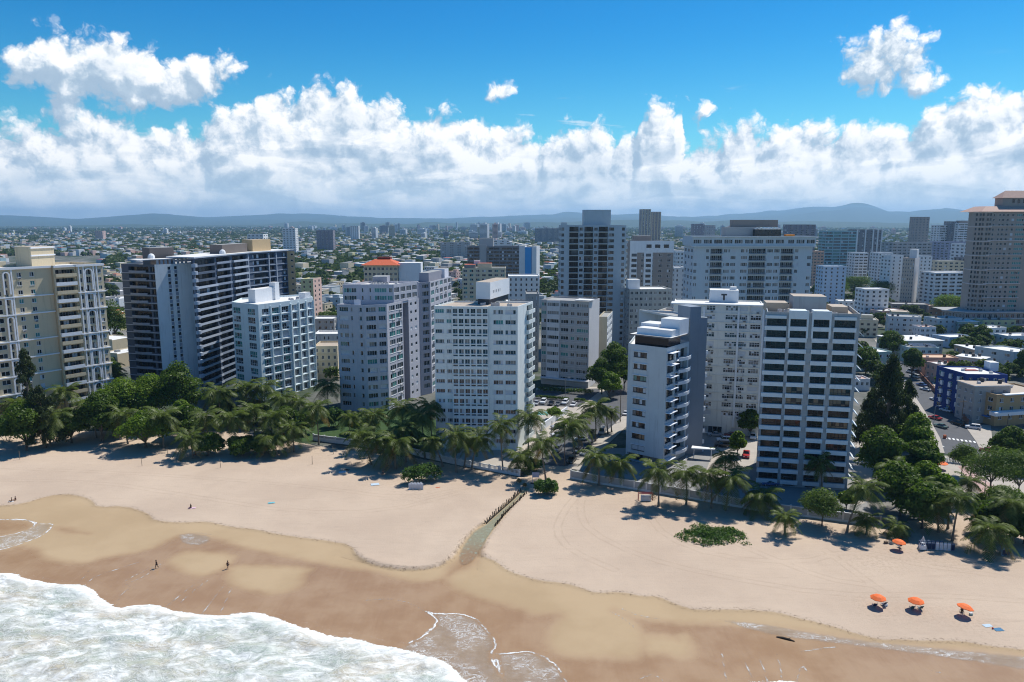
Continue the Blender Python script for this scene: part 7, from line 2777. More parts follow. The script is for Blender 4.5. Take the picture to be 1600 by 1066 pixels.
TG = 'trees behind the beach'
for q in [
    ('tall wispy casuarina in front of the arched loggias', 52, 690, 541, 56, 'pine'), ('dark casuarina with a ragged top beside the palm with yellow fronds', 70, 700, 598, 66, 'pine'),
    ('dark dense tree at the foot of the wispy casuarina', 42, 704, 628, 78, 'broad'), ('pale shrub at the end of the grove near the arched tower', 12, 690, 646, 52, 'shrub'),
    ('round dark bush on the sand beside the tan gap', 112, 692, 640, 62, 'broad'), ('dark tree behind the silvery palm', 160, 690, 612, 70, 'broad'),
    ('bright flat topped tree before the dark taupe tower', 196, 668, 592, 90, 'bright'), ('bright canopy tree under the blank white wall', 238, 664, 586, 86, 'bright'),
    ('tall domed tree against the blank white wall', 284, 668, 567, 76, 'broad'), ('wide sea almond tree behind the sand edge', 228, 700, 646, 92, 'bright'),
    ('dark tree between the domed tree and the palms', 298, 690, 634, 56, 'broad'), ('dark hedge like tree beneath the silvery palm', 178, 684, 642, 60, 'broad'), ('yellow green tree before the slab ends', 286, 682, 626, 46, 'bright'),
    ('dark bush at the edge of the dense palm grove', 325, 712, 680, 54, 'broad'), ('dark bush under the dense palm grove', 378, 712, 684, 56, 'broad'), ('dark bush behind the leaning grove palm', 412, 708, 682, 52, 'broad'),
    ('dark tree under the ice white tower', 350, 664, 624, 48, 'broad'), ('dark tree behind the dense grove', 400, 662, 626, 48, 'broad'), ('small dark tree by the ice white tower corner', 448, 684, 636, 52, 'broad'),
    ('dark tree beside the ramp of parked cars', 175, 600, 565, 40, 'broad'), ('wood of dark trees behind the taupe tower', 176, 545, 470, 60, 'broad'), ('dark tree behind the yellow beige block', 512, 512, 488, 46, 'broad'),
    ('leafy shrub between palms and the shaded wall', 478, 678, 646, 34, 'broad'), ('shrubs before the lilac tower garden', 528, 668, 636, 34, 'shrub'), ('low tree at the lilac tower foot', 560, 676, 648, 44, 'broad'),
    ('bright garden shrub beside the white tower', 645, 698, 674, 44, 'bright'),
    ('sea grape bush behind the white stacked loungers', 660, 752, 722, 64, 'shrub'), ('round green bush at the head of the creek', 853, 772, 748, 40, 'shrub'), ('shrub beside the bushy young palm', 836, 736, 716, 34, 'shrub'),
    ('garden shrub inside the white street wall', 866, 655, 638, 26, 'bright'), ('leafy tree beside the warm grey slab, tallest', 958, 612, 536, 50, 'broad'), ('leafy tree at the street bend', 940, 616, 560, 48, 'broad'),
    ('bright tree at the corner beyond the hedge', 952, 622, 582, 44, 'bright'), ('dark tree against the narrow grey tower edge', 975, 610, 556, 44, 'broad'),
    ('dark tree in the courtyard beside the white block', 1172, 682, 640, 42, 'broad'), ('pale green tree in the courtyard by the red car', 1152, 712, 674, 32, 'bright'),
    ('round bushy tree at the fence of the dark glass tower', 1284, 822, 766, 66, 'feather'), ('small bright tree beside the dark glass tower corner', 1322, 796, 768, 28, 'bright'),
    ('big dark pine beside the dark glass tower, tallest', 1382, 720, 550, 100, 'pine'), ('big dark pine leaning to the street', 1412, 700, 590, 56, 'pine'), ('dark pine behind the glass tower corner', 1358, 700, 606, 62, 'pine'),
    ('bright green tree at the street corner', 1428, 738, 648, 72, 'bright'), ('dark tree under the big pine', 1372, 760, 668, 86, 'broad'), ('dark green tree at the street barrier', 1438, 758, 690, 64, 'broad'),
    ('dark tree over the beach fence', 1406, 806, 726, 84, 'broad'), ('flat bright tree beside the orange umbrella tip', 1444, 772, 722, 54, 'bright'), ('dark tree behind the lounger store', 1440, 826, 756, 76, 'broad'),
    ('light bushy tree in the grove by the plaza', 1470, 802, 742, 58, 'bright'),
    ('feathery tree at the plaza barrier', 1502, 745, 694, 44, 'feather'), ('wide feathery tree over the plaza', 1546, 774, 700, 92, 'feather'), ('feathery tree at the picture edge', 1590, 780, 706, 74, 'feather'),
    ('small sapling on the plaza path', 1532, 792, 772, 26, 'bright'), ('leafy tree on the corner by the tan block', 1578, 728, 668, 62, 'broad'), ('leafy tree beyond the corner forecourt', 1604, 736, 676, 60, 'broad'),
    ('dense sea grape at the picture edge', 1556, 838, 790, 84, 'broad'), ('dense sea grape behind the wide young palm', 1600, 850, 800, 80, 'broad'), ('feathery bush behind the plaza', 1572, 800, 762, 60, 'feather'),
    ('dark tree behind the big pine by the teal block', 1352, 590, 542, 50, 'broad'), ('street tree beside the peach villa', 1424, 590, 545, 36, 'broad'), ('street tree by the wide white roof', 1392, 560, 518, 46, 'broad'),
    ('dark tree between villa and royal blue block', 1484, 606, 566, 30, 'broad'), ('tree behind the tan porch house', 1500, 556, 528, 34, 'broad'), ('dark tree behind the white porch house', 1532, 545, 508, 34, 'broad'),
    ('hedge like tree by the white blue block', 1552, 572, 552, 36, 'bright'), ('tree at the edge by the white blue block', 1596, 590, 548, 30, 'broad'), ('small palm like tree by the awning', 1532, 655, 630, 26, 'broad'),
    ('street tree halfway down the sunny street', 1394, 622, 566, 34, 'broad'), ('bushes beside the street wall', 1474, 608, 582, 30, 'bright'), ('dark trees under the pink tower podium', 1516, 512, 478, 46, 'broad'),
    ('rounded tree below the white framed block', 1482, 496, 462, 64, 'bright'), ('leafy trees beside the slim beige tower', 1376, 470, 440, 50, 'broad'), ('row of leafy trees beyond the glass tower roof', 1300, 466, 436, 60, 'broad'),
    ('broad leafy tree near the pale blue block', 1336, 460, 432, 56, 'broad')]:
    tree(*q, group=None if q[5] == 'shrub' else TG)


def beach_vine():
    rs = np.random.RandomState(9)
    base = V2(P(1112, 838))
    lobes = []
    for i in range(90):
        px = rs.normal(1112, 26)
        py = 836 + (px - 1112) * .02 + rs.normal(0, 7)
        if not (1064 < px < 1168 and 818 < py < 852):
            continue
        g = P(px, py) - base
        k = max(.15, 1 - abs(px - 1108) / 62)
        lobes.append((g.x, g.y, .05, rs.uniform(1.0, 1.8), .3 + .9 * k))
    C, T, B_ = leaf_cloud(rs, lobes, 5200, .36, shell=(.6, 1.1))
    C[:, 2] = np.abs(C[:, 2]) + .03
    tag(obj('beach_vine', quads_mesh('beach_vine', C, T, B_, L_SHRUB), None, base), 'low patch of green beach vine on the open sand', 'ground cover', kind='stuff')


beach_vine()


def hedge(label, p0, p1, h, w):
    a, b_ = V2(P(*p0)), V2(P(*p1))
    rs = np.random.RandomState(hash_(label) % 9999)
    n = int((b_ - a).length / .8)
    lobes = [(*((b_ - a) * (i + .5) / n)[:2], h * .45, .75 * w, h * .55) for i in range(n)]
    C, T, B_ = leaf_cloud(rs, lobes, n * 70, .4, shell=(.7, 1.1))
    root = thing('hedge', label, 'hedge', a)
    obj('crown', quads_mesh('hedge', C, T, B_, L_BROAD), root)


hedge('clipped dark hedge along the foot of the warm grey slab', (842, 612), (925, 617), 2.2, 1.6)
hedge('low hedge behind the parked cars, broken by a gap', (838, 622), (888, 626), 1.3, 1.0)
hedge('short end of the low hedge beside the street', (898, 627), (914, 628), 1.3, 1.0)


def city_trees():
    r = random.Random(3)
    protos = []
    for s in range(4):
        rs = np.random.RandomState(s)
        lobes = lobe_set(rs, 9, 7.5, 1.2, 9)
        C, T, B_ = leaf_cloud(rs, lobes, 520, 1.0)
        protos.append(quads_mesh('town_tree', C, T, B_, L_CITY))
    for i in range(420):
        g = P(r.uniform(1270, 1600), r.uniform(425, 610))
        TREE_SPOTS.append((g.x, g.y))
    for i in range(90):
        g = P(r.uniform(160, 1080), r.uniform(425, 600))
        TREE_SPOTS.append((g.x, g.y))
    pts = sorted([q for q in TREE_SPOTS if q[1] > 262 or proj(q[0], q[1], 3)[0] > 1640], key=lambda q: q[1])
    vis = []
    for x, y in pts:
        q = proj(x, y, 5)
        if any(a < q[0] < b_ and c_ < q[1] < d_ for a, b_, c_, d_ in OCC) and y < 1500:
            continue
        if any(math.hypot(x - bx, y - by) < br * (.82 if y < 700 else 1) for bx, by, br in BOXES) or (y < 560 and in_road(x, y)):
            continue
        vis.append((x, y))
    land = ['beyond the arched tower', 'beyond the dark taupe tower', 'beyond the ice white tower', 'beyond the lilac tower', 'beyond the white tower with the tank box', 'beyond the slate blue tower', 'beyond the wide pale slab', 'among the sunny streets']
    used = {}
    infr = [q for q in vis if -10 < proj(q[0], q[1], 5)[0] < 1612][:290]
    ins = set(infr)
    for k, (x, y) in enumerate(infr):
        s = r.uniform(.7, 1.35)
        q = proj(x, y, 5)[0]
        i = min(7, max(0, int(np.searchsorted([170, 350, 500, 690, 850, 1060, 1280], q))))
        sz = 'small' if s < .9 else ('middling' if s < 1.12 else 'big')
        near_ = sorted(HOUSES, key=lambda h: (h[0] - x) ** 2 + (h[1] - y) ** 2)[:9]
        hs = next((h for h in near_ if used.get('%s dark green tree beside %s' % (sz, h[2]), 0) < 4), near_[0])
        lb = '%s dark green tree beside %s' % (sz, hs[2])
        used[lb] = used.get(lb, 0) + 1
        if used[lb] > 1:
            lb = '%s tree, %s back by %s' % (sz, ['second', 'third', 'fourth', 'fifth', 'sixth', 'seventh', 'eighth', 'ninth', 'tenth', 'eleventh', 'twelfth', 'thirteenth', 'fourteenth'][min(12, used[lb] - 2)], hs[2])
        tag(obj('town_tree', protos[k % 4], None, (x, y, -.3), r.uniform(0, 6.28), scale=s), lb, 'tree', 'trees between the low houses')
    rs = np.random.RandomState(77)
    rest = [(x, y, rs.uniform(4.2, 7.6), 28) for x, y in vis if (x, y) not in ins]
    for i in range(16000):
        y = 1500 + 7500 * rs.rand() ** 1.1
        x = rs.uniform(-.80, .80) * y
        g = mnoise.noise(Vector((x * .0012, y * .0009, 8)))
        if y > 3000 and g < -.05 and rs.rand() < .75:
            continue
        if y <= 3000 and rs.rand() < .55:
            continue
        rest.append((x, y, rs.uniform(4, 8) * (1 if y < 3500 else 1.5), 12))
    Cs, Ts, Bs = [], [], []
    for x, y, rad, n in rest:
        d = rs.normal(size=(n, 3))
        d /= np.linalg.norm(d, axis=1)[:, None]
        d[:, 2] = np.abs(d[:, 2])
        C = d * np.array([rad, rad, rad * .8]) * rs.uniform(.6, 1.0, n)[:, None] + np.array([x, y, rad * .35])
        nn = d + rs.normal(size=(n, 3)) * .4
        nn /= np.linalg.norm(nn, axis=1)[:, None]
        a = np.cross(nn, rs.normal(size=(n, 3)))
        a /= np.linalg.norm(a, axis=1)[:, None]
        Cs.append(C)
        Ts.append(a * rad * .42)
        Bs.append(np.cross(nn, a) * rad * .34)
    tag(obj('distant_trees', quads_mesh('distant_trees', np.concatenate(Cs), np.concatenate(Ts), np.concatenate(Bs), L_CITY)), 'far tree crowns among the roofs towards the hills', 'trees', kind='stuff')


city_trees()
# ------------------------------------------------------------------ cars
CARM = {}
CARCOL = {'white': (.62, .63, .64), 'black': (.012, .012, .014), 'silver': (.36, .37, .39), 'grey': (.12, .125, .13), 'red': (.36, .02, .02), 'dark red': (.16, .018, .02), 'blue': (.05, .10, .24), 'green': (.09, .15, .13), 'pale blue': (.30, .40, .48)}
M_CGLASS = glass('car_glass', (.010, .012, .015), .05, .6)
M_LAMP = mat('car_lamp', (.6, .6, .58), rough=.2)
M_TAIL = mat('car_tail_lamp', (.30, .02, .02), rough=.25)
M_RIM = mat('wheel_rim', (.4, .4, .42), rough=.35, metal=.6)


def car_parts(kind, col):
    k = (kind, col)
    if k in CARM:
        return CARM[k]
    pm = mat('car_paint_' + col.replace(' ', '_'), CARCOL[col], rough=.25, var=.03, spec=.6)
    L, Wd, H, hood, z0 = {'sedan': (4.6, 1.8, 1.45, .95, .30), 'suv': (4.7, 1.9, 1.75, 1.10, .35), 'van': (5.0, 1.95, 2.0, 1.15, .35), 'pickup': (5.4, 1.95, 1.8, 1.10, .4)}[kind]
    l, w = L / 2, Wd / 2
    pr = {'sedan': [(-l, z0 + .15), (-l + .05, .88), (-l + .9, hood), (l - 1.25, hood - .05), (l - .15, .80), (l, z0 + .25), (l - .1, z0), (-l + .15, z0)],
          'suv': [(-l, z0 + .15), (-l + .05, hood), (-l + .4, hood + .03), (l - 1.2, hood), (l - .15, .98), (l, z0 + .25), (l - .1, z0), (-l + .15, z0)]}
    pf = pr.get(kind, pr['suv'])
    b = MB()
    n = len(pf)
    rows_ = [(-w, .0), (-w + .07, .06), (w - .07, .06), (w, .0)]
    sec = []
    for y, up in ((-w, -.09), (-w + .14, 0), (w - .14, 0), (w, -.09)):
        sec.append([(x * (1 if abs(y) < w else .985), y, z + (up if z > .7 else 0)) for x, z in pf])
    for a, c in zip(sec[:-1], sec[1:]):
        for i in range(n):
            j = (i + 1) % n
            b.quad(a[i], c[i], c[j], a[j])
    b.poly(sec[0])
    b.poly(sec[-1][::-1])
    cab = {'sedan': (-l + .75, -l + 1.5, l - 2.0, l - 1.3), 'suv': (-l + .12, -l + .45, l - 2.0, l - 1.25), 'van': (-l + .08, -l + .25, l - 1.5, l - .75), 'pickup': (-.7, -.5, l - 2.2, l - 1.45)}[kind]
    x0, x1, x2, x3 = cab
    zt = H
    g = MB()
    yb, yt = w - .10, w - .30
    hb = hood - .06
    lo = [(x0, -yb, hb), (x3, -yb, hb), (x3, yb, hb), (x0, yb, hb)]
    up = [(x1, -yt, zt - .07), (x2, -yt, zt - .07), (x2, yt, zt - .07), (x1, yt, zt - .07)]
    for i in range(4):
        j = (i + 1) % 4
        g.quad(lo[i], lo[j], up[j], up[i])
    b.prism([(x1 - .05, -yt - .04), (x2 + .05, -yt - .04), (x2 + .05, yt + .04), (x1 - .05, yt + .04)], zt - .07, zt, bottom=True)
    for s in (-1, 1):
        for (xa, xb) in ((x0, x1), (x3, x2), ((x0 + x3) / 2, (x1 + x2) / 2)):
            q = .05
            b.poly([(xa - q, s * (yb + .012), hb), (xa + q, s * (yb + .012), hb), (xb + q, s * (yt + .012), zt - .06), (xb - q, s * (yt + .012), zt - .06)][::(1 if s < 0 else -1)])
    if kind == 'pickup':
        b.box(-l + .1, -.8, -w + .12, w - .12, hood - .02, hood + .01)
    wh = MB()
    k_ = 12
    for s in (0, 1):
        pass
    for i in range(k_):
        a0, a1 = 2 * math.pi * i / k_, 2 * math.pi * (i + 1) / k_
        f = lambda a, r, y: (r * math.cos(a), y, r * math.sin(a))
        wh.quad(f(a0, .33, -.11), f(a1, .33, -.11), f(a1, .33, .11), f(a0, .33, .11))
        for y in (-.11, .11):
            wh.poly([f(a0, .33, y), f(a1, .33, y), f(a1, .21, y), f(a0, .21, y)])
            wh.poly([f(a0, .21, y * 1.05), f(a1, .21, y * 1.05), (0, y * 1.1, 0)], 1)
    hl, tl = MB(), MB()
    hl.box(l - .16, l + .005, -.22, .22, .66, .78)
    tl.box(-l - .005, -l + .1, -.16, .16, .74, .90)
    CARM[k] = (smoothish(b.mesh('body', pm)), g.mesh('glasshouse', M_CGLASS), wh.mesh('wheel', [M_BLACK, M_RIM]), hl.mesh('headlight', M_LAMP), tl.mesh('tail_light', M_TAIL), (L, w))
    return CARM[k]


def smoothish(me):
    return me


def car(label, px, py, hdg, kind, col, z=-.03, at=None):
    """hdg: direction of the nose, degrees from +X"""
    p = at if at is not None else V2(P(px, py))
    B_, G_, W_, HL, TL, (L, w) = car_parts(kind, col)
    root = thing('car' if kind != 'van' else 'minivan', label, 'car', (p.x, p.y, z), R(hdg), 'cars in the streets and car parks')
    obj('body', B_, root)
    obj('glasshouse', G_, root)
    for x in (-L / 2 + .85, L / 2 - .9):
        for s in (-1, 1):
            obj('wheel', W_, root, (x, s * (w - .10), .33))
    for s in (-1, 1):
        obj('headlight', HL, root, (0, s * (w - .42), 0))
        obj('tail_light', TL, root, (0, s * (w - .36), 0))


for q in [
    ('white car parked first in the bay behind the white tower', 849, 630, 255, 'suv', 'white'), ('black car between white cars in the bay behind the white tower', 861, 632, 255, 'sedan', 'black'),
    ('white four wheel drive in the bay by the low hedge gap', 883, 631, 250, 'suv', 'white'), ('white car at the end of the bay beside the street wall', 896, 634, 250, 'sedan', 'white'),
    ('silver pickup beside the white street wall under palm fronds', 872, 669, 200, 'pickup', 'silver'), ('white van shaped car below the white street wall', 871, 682, 195, 'suv', 'white'),
    ('dark grey car parked at the street end nearest the sand', 871, 705, 250, 'suv', 'grey'), ('white saloon crossing the street behind the twin palm trunks', 907, 688, 195, 'sedan', 'white'),
    ('silver saloon nose out beside the tiled pavement', 914, 710, 240, 'sedan', 'silver'), ('black saloon behind the silver saloon', 917, 700, 240, 'sedan', 'black'), ('black car under the palm at the street barrier', 893, 722, 250, 'suv', 'black'),
    ('dark car beside the twin palm trunks', 903, 706, 245, 'sedan', 'grey'), ('grey minivan on the street by the slim palms', 941, 677, 255, 'van', 'silver'), ('white car passing behind the narrow grey tower', 978, 648, 70, 'sedan', 'white'),
    ('white and dark off roader in the shaded courtyard', 1131, 690, 170, 'suv', 'white'), ('black off roader in front of the white one in the courtyard', 1128, 698, 170, 'suv', 'black'), ('dark red car at the back of the courtyard', 1142, 682, 165, 'sedan', 'dark red'),
    ('bright red car in the lane beside the dark glass tower', 1166, 713, 250, 'pickup', 'red'), ('white car in the lane beside the dark glass tower', 1176, 685, 255, 'suv', 'white'), ('blue car in the shade at the foot of the dark glass tower', 1203, 758, 175, 'sedan', 'blue'),
    ('white car on the ramp beside the arched tower', 183, 551, 170, 'sedan', 'white'), ('white car further along the ramp beside the taupe tower', 194, 550, 170, 'sedan', 'white'), ('dark car on the ramp below the white cars', 190, 561, 170, 'sedan', 'grey'),
    ('black rounded car at the kerb before the grey white rimmed block', 1497, 664, 112, 'suv', 'black'), ('white car on the corner forecourt under the blue awning', 1520, 670, 150, 'suv', 'white'),
    ('green grey car driving past the bright corner tree', 1470, 668, 112, 'sedan', 'green'), ('red car parked beside the bright corner tree', 1461, 655, 112, 'sedan', 'red'),
    ('white saloon third in line along the railings of the royal blue block', 1478, 643, 112, 'sedan', 'white'), ('pale blue saloon second in line along the railings', 1469, 634, 112, 'sedan', 'pale blue'), ('white saloon first in line along the railings', 1462, 626, 112, 'sedan', 'white'),
    ('white saloon at the street corner before the villa garden', 1446, 610, 112, 'sedan', 'white'), ('blue saloon behind the white one at the villa garden', 1440, 603, 112, 'sedan', 'blue'), ('white car beside the villa wall', 1429, 590, 112, 'suv', 'white'),
    ('white van further up the sunny street', 1424, 583, 112, 'van', 'white'), ('silver car across the sunny street', 1409, 596, 112, 'sedan', 'silver'), ('white car half hidden by street trees', 1402, 586, 112, 'suv', 'white'),
    ('silver car far up the sunny street', 1413, 569, 112, 'sedan', 'silver'), ('red car far up the sunny street', 1404, 558, 112, 'sedan', 'red'), ('white car far up the sunny street', 1399, 551, 112, 'sedan', 'white'),
    ('grey car in the gap between the black and white bay cars', 872, 633, 253, 'sedan', 'grey'), ('silver car at the tower end of the bay', 838, 632, 255, 'sedan', 'silver'), ('silver car against the courtyard garage wall', 1117, 681, 170, 'sedan', 'silver'),
    ('dark red car half hidden by the leafy corner tree', 1543, 706, 150, 'sedan', 'dark red')]:
    car(*q)


# ------------------------------------------------------------------ walls and fences along the sand
M_WALLW = mat('white_garden_wall', (.56, .57, .57), stain=.22, rough=.8)
M_FPANEL = mat('grey_fence_panel', (.30, .32, .33), rough=.6, stain=.1)


def panel_fence(name, label, pts, step, h, base_h, pm, wm, open_=False):
    root = thing(name, label, 'wall' if name.endswith('wall') else 'fence', pts[0])
    pm_me = {}
    for a, b_ in zip(pts[:-1], pts[1:]):
        d = b_ - a
        L = d.length
        n = max(1, round(L / step))
        th = math.atan2(d.y, d.x)
        s = L / n
        key = round(s, 2)
        if key not in pm_me:
            p, q, r_ = MB(), MB(), MB()
            p.box(-.19, .19, -.17, .17, -.15, h + .12)
            p.box(-.24, .24, -.22, .22, h + .12, h + .22)
            q.box(.19, s - .19, -.05, .05, base_h, h - .12, 1)
            q.box(.19, s - .19, -.12, .12, -.15, base_h, 0)
            if open_:
                q = MB()
                q.box(.19, s - .19, -.12, .12, -.15, base_h, 0)
                k = max(3, int(s / .42))
                for i in range(k):
                    x = .19 + (s - .38) * (i + .5) / k
                    q.box(x - .09, x + .09, -.08, .08, base_h, h - .15, 0)
            r_.box(.19, s - .19, -.13, .13, h - .12, h + .03)
            pm_me[key] = (p.mesh('post', wm), q.mesh('panel', [wm, pm]), r_.mesh('rail', wm))
        P_, Q_, R_ = pm_me[key]
        for i in range(n):
            o = a + d * (i / n) - pts[0]
            obj('post', P_, root, o, th)
            obj('panel', Q_, root, o, th)
            obj('rail', R_, root, o, th)
    obj('post', P_, root, pts[-1] - pts[0], th)
    return root


panel_fence('garden_wall', 'long low white wall in the shade before the lilac tower', pxs([(490, 688), (560, 697), (640, 709), (656, 713)]), 4.0, 1.9, 1.2, M_FPANEL, M_WALLW)
panel_fence('balustrade_wall', 'white balustrade wall in front of the white tower with the tank box', pxs([(658, 714), (720, 727), (812, 744)]), 3.4, 1.7, .7, M_WALLW, M_WALLW, True)
panel_fence('beach_fence', 'pale fence with grey panels between the palms and the narrow grey tower', pxs([(892, 748), (935, 756), (1010, 768), (1100, 783), (1182, 798), (1262, 808), (1345, 819)]), 3.6, 2.3, .5, M_FPANEL, M_WALLW)
panel_fence('beach_fence', 'dark panelled fence under the trees beside the curved palm', pxs([(1350, 819), (1400, 822)]), 3.6, 2.0, .4, mat('dark_fence_panel', (.10, .12, .13)), M_CONC)
b = MB()
a0, a1 = P(846, 673), P(886, 645)
d = (a1 - a0)
t = d.normalized()
b.obox(V2(a0), t, Vector((t.y, -t.x, 0)), 0, d.length, -.2, .2, -.1, 2.3)
rt = thing('street_wall', 'plain white street wall beside the parked van', 'wall', V2(a0))
obj('panel', b.mesh('panel', M_WHITE, V2(a0)), rt)
panel_fence('plaza_barrier', 'white railing closing the street above the plaza', pxs([(1466, 722), (1490, 724), (1508, 727)]), 3.0, 1.3, .35, M_WALLW, M_WALLW, True)
panel_fence('street_railing', 'dark railing wall before the royal blue block', [p for p in pxs([(1478, 628), (1512, 664)])], 3.0, 2.0, .5, mat('dark_fence_panel', (.10, .12, .13)), mat('brick_red_post', (.26, .12, .08)), True)
panel_fence('garden_wall', 'brick coloured street wall beside the villa garden', pxs([(1430, 580), (1466, 620)]), 3.5, 1.8, .8, mat('rust_panel', (.18, .09, .06)), mat('brick_red_post', (.26, .12, .08)))
# pool in the forecourt
sheet('pool_surround', pxs([(836, 650), (860, 651), (858, 641), (838, 641)]), -.032, M_PAVE)
sheet('swimming_pool', pxs([(838, 648), (857, 649), (856, 643), (840, 643)]), -.026, mat('pool_water', (.16, .38, .33), rough=.08, spec=.5, var=.1))


# ------------------------------------------------------------------ poles, lamps, signs
M_WOOD = mat('weathered_wood', (.16, .12, .085), var=.3, scale=3, rough=.95)
M_DWOOD = mat('dark_wet_wood', (.035, .027, .02), var=.35, scale=3, rough=.9)


def pole(label, px, py, h, cross=True, name='utility_pole', m=None):
    p = V2(P(px, py))
    root = thing(name, label, 'pole', p)
    b = MB()
    b.tube([(0, 0, -.1), (0, 0, h)], [.16, .10], 7)
    obj('pole', b.mesh('pole', m or M_WOOD), root)
    if cross:
        b = MB()
        b.box(-1.1, 1.1, -.07, .07, h - .9, h - .75)
        obj('crossarm', b.mesh('crossarm', M_WOOD), root)
        for x in (-.9, .9):
            i = MB()
            i.tube([(x, 0, h - .75), (x, 0, h - .5)], [.06, .04], 6)
            obj('insulator', i.mesh('insulator', M_METAL), root)


def lamp(label, px, py, h, dirx):
    p = V2(P(px, py))
    root = thing('street_lamp', label, 'street lamp', p)
    b = MB()
    b.tube([(0, 0, -.1), (0, 0, h)], [.11, .07], 7)
    b.tube([(0, 0, h), (dirx * .8, 0, h + .35), (dirx * 1.6, 0, h + .35)], [.06, .05, .05], 6)
    obj('pole', b.mesh('pole', M_METAL), root)
    b = MB()
    b.box(dirx * 1.6 - .4, dirx * 1.6 + .4, -.16, .16, h + .25, h + .43)
    obj('lamp_head', b.mesh('lamp_head', M_FRAMEG), root)


pole('tall wooden utility pole beside the open street by the narrow grey tower', 969, 660, 12)
pole('bare wooden pole among the parked cars at the street end', 882, 728, 11, False)
pole('bare wooden pole beside the white van shaped car', 862, 702, 9, False)
pole('utility pole before the royal blue block', 1502, 664, 9)
pole('dark pole in front of the tan terrace block', 1571, 690, 9, False)
lamp('street lamp beside the red car near the corner tree', 1459, 662, 6, 1)
lamp('street lamp on the plaza path', 1513, 770, 6.5, 1)
lamp('street lamp further down the plaza path', 1536, 792, 6.5, -1)
lamp('lamp post at the clipped hedge of the warm grey slab', 883, 622, 8, 1)
lamp('lamp post beside the villa garden wall', 1452, 612, 6, -1)

SPORT = [('volleyball pole on the sand nearest the picture edge', 31, 718, 2.6), ('volleyball pole in the sand before the sea almond tree', 222, 728, 2.6), ('volleyball pole close under the silvery palm shade', 262, 711, 2.5),
         ('volleyball pole before the dense grove', 345, 731, 2.6), ('volleyball pole on open sand past the grove', 488, 726, 2.7), ('volleyball pole at the end of the shaded wall', 521, 710, 2.5),
         ('wooden post beside the palm with yellow fronds', 73, 699, 2.0), ('second wooden post beside the palm with yellow fronds', 78, 700, 2.0)]
pm = MB()
pm.tube([(0, 0, -.2), (0, 0, 2.6)], [.075, .06], 6)
pm = pm.mesh('volleyball_pole', mat('sun_bleached_pole', (.22, .18, .14), var=.2))
for l, x, y, h in SPORT:
    o = obj('volleyball_pole', pm, None, V2(P(x, y)), 0, rot=(rnd.uniform(-.05, .05), rnd.uniform(-.05, .05), 0))
    tag(o, l, 'post', 'poles standing in the sand')

rt = thing('notice_board', 'white notice board on two posts at the head of the creek', 'sign', V2(P(837, 754)))
for x in (-.9, .9):
    b = MB()
    b.box(x - .06, x + .06, -.06, .06, -.15, 2.9)
    obj('post', b.mesh('post', M_WALLW), rt)
b = MB()
b.box(-.83, .83, -.05, .05, 1.4, 2.85)
obj('board', b.mesh('board', mat('lilac_board', (.42, .40, .48))), rt)
b = MB()
b.box(-.7, .7, -.2, .5, 0.0, .18)
tag(obj('drain_cover', b.mesh('drain_cover', mat('rust_plate', (.10, .05, .035))), None, V2(P(833, 756)) + Vector((0, 0, -.05))), 'rusty plate lying in the sand below the notice board', 'plate')

# timber rows on both sides of the creek
def piling(label, pts, n, hh, rail):
    o = V2(P(*pts[0]))
    root = thing('timber_groyne', label, 'groyne', o)
    ln = pxs(pts)
    seg_ = [(b_ - a).length for a, b_ in zip(ln[:-1], ln[1:])]
    tot = sum(seg_)
    ms = []
    for k in range(3):
        b = MB()
        h = hh * (1 + .22 * (k - 1))
        b.tube([(0, 0, -.6), (0, 0, h * .8), (.03, .02, h)], [.13, .125, .08], 7)
        ms.append(b.mesh('pile', M_DWOOD))
    r = random.Random(n)
    for i in range(n):
        s = tot * i / (n - 1)
        for a, b_, L in zip(ln[:-1], ln[1:], seg_):
            if s <= L + 1e-6:
                p = a + (b_ - a) * (s / L)
                break
            s -= L
        obj('pile', ms[r.randint(0, 2)], root, p - o + Vector((r.uniform(-.08, .08), r.uniform(-.08, .08), -.05)), 0, rot=(r.uniform(-.10, .10), r.uniform(-.10, .10), r.uniform(0, 6)))
    for a, b_ in zip(ln[:-1], ln[1:]):
        b = MB()
        d = b_ - a
        t = d.normalized()
        b.obox(a, t, Vector((t.y, -t.x, 0)), 0, d.length, rail - .07, rail + .07, -.35, .16)
        obj('plank', b.mesh('plank', M_DWOOD, o), root)


piling('row of dark timber piles on the seaward bank of the creek', [(758, 817), (774, 803), (800, 780), (813, 767)], 22, .95, .3)
piling('row of dark timber piles on the far bank of the creek by the green bush', [(775, 821), (790, 803), (806, 788), (822, 772)], 22, .95, -.3)
for l, x, y, s in (('small dead bush beside the timber piles, larger', 811, 756, 1.5), ('small dead bush beside the timber piles, smaller', 820, 761, 1.1)):
    rs = np.random.RandomState(x)
    C, T, B_ = leaf_cloud(rs, [(0, 0, s * .45, s * .5, s * .5)], 160, .3)
    tag(obj('dry_bush', quads_mesh('dry_bush', C, T, B_, L_PALMO), None, V2(P(x, y))), l, 'bush')

# ------------------------------------------------------------------ things on the beach
M_ORANGE = mat('orange_canvas_umbrella', (.80, .16, .035), rough=.7, var=.06)
M_NAVY = mat('navy_fabric', (.012, .025, .07), rough=.8)
M_TEALF = mat('dark_teal_fabric', (.02, .07, .09), rough=.8)
M_TOWEL = mat('turquoise_towel', (.14, .42, .48), rough=.9)


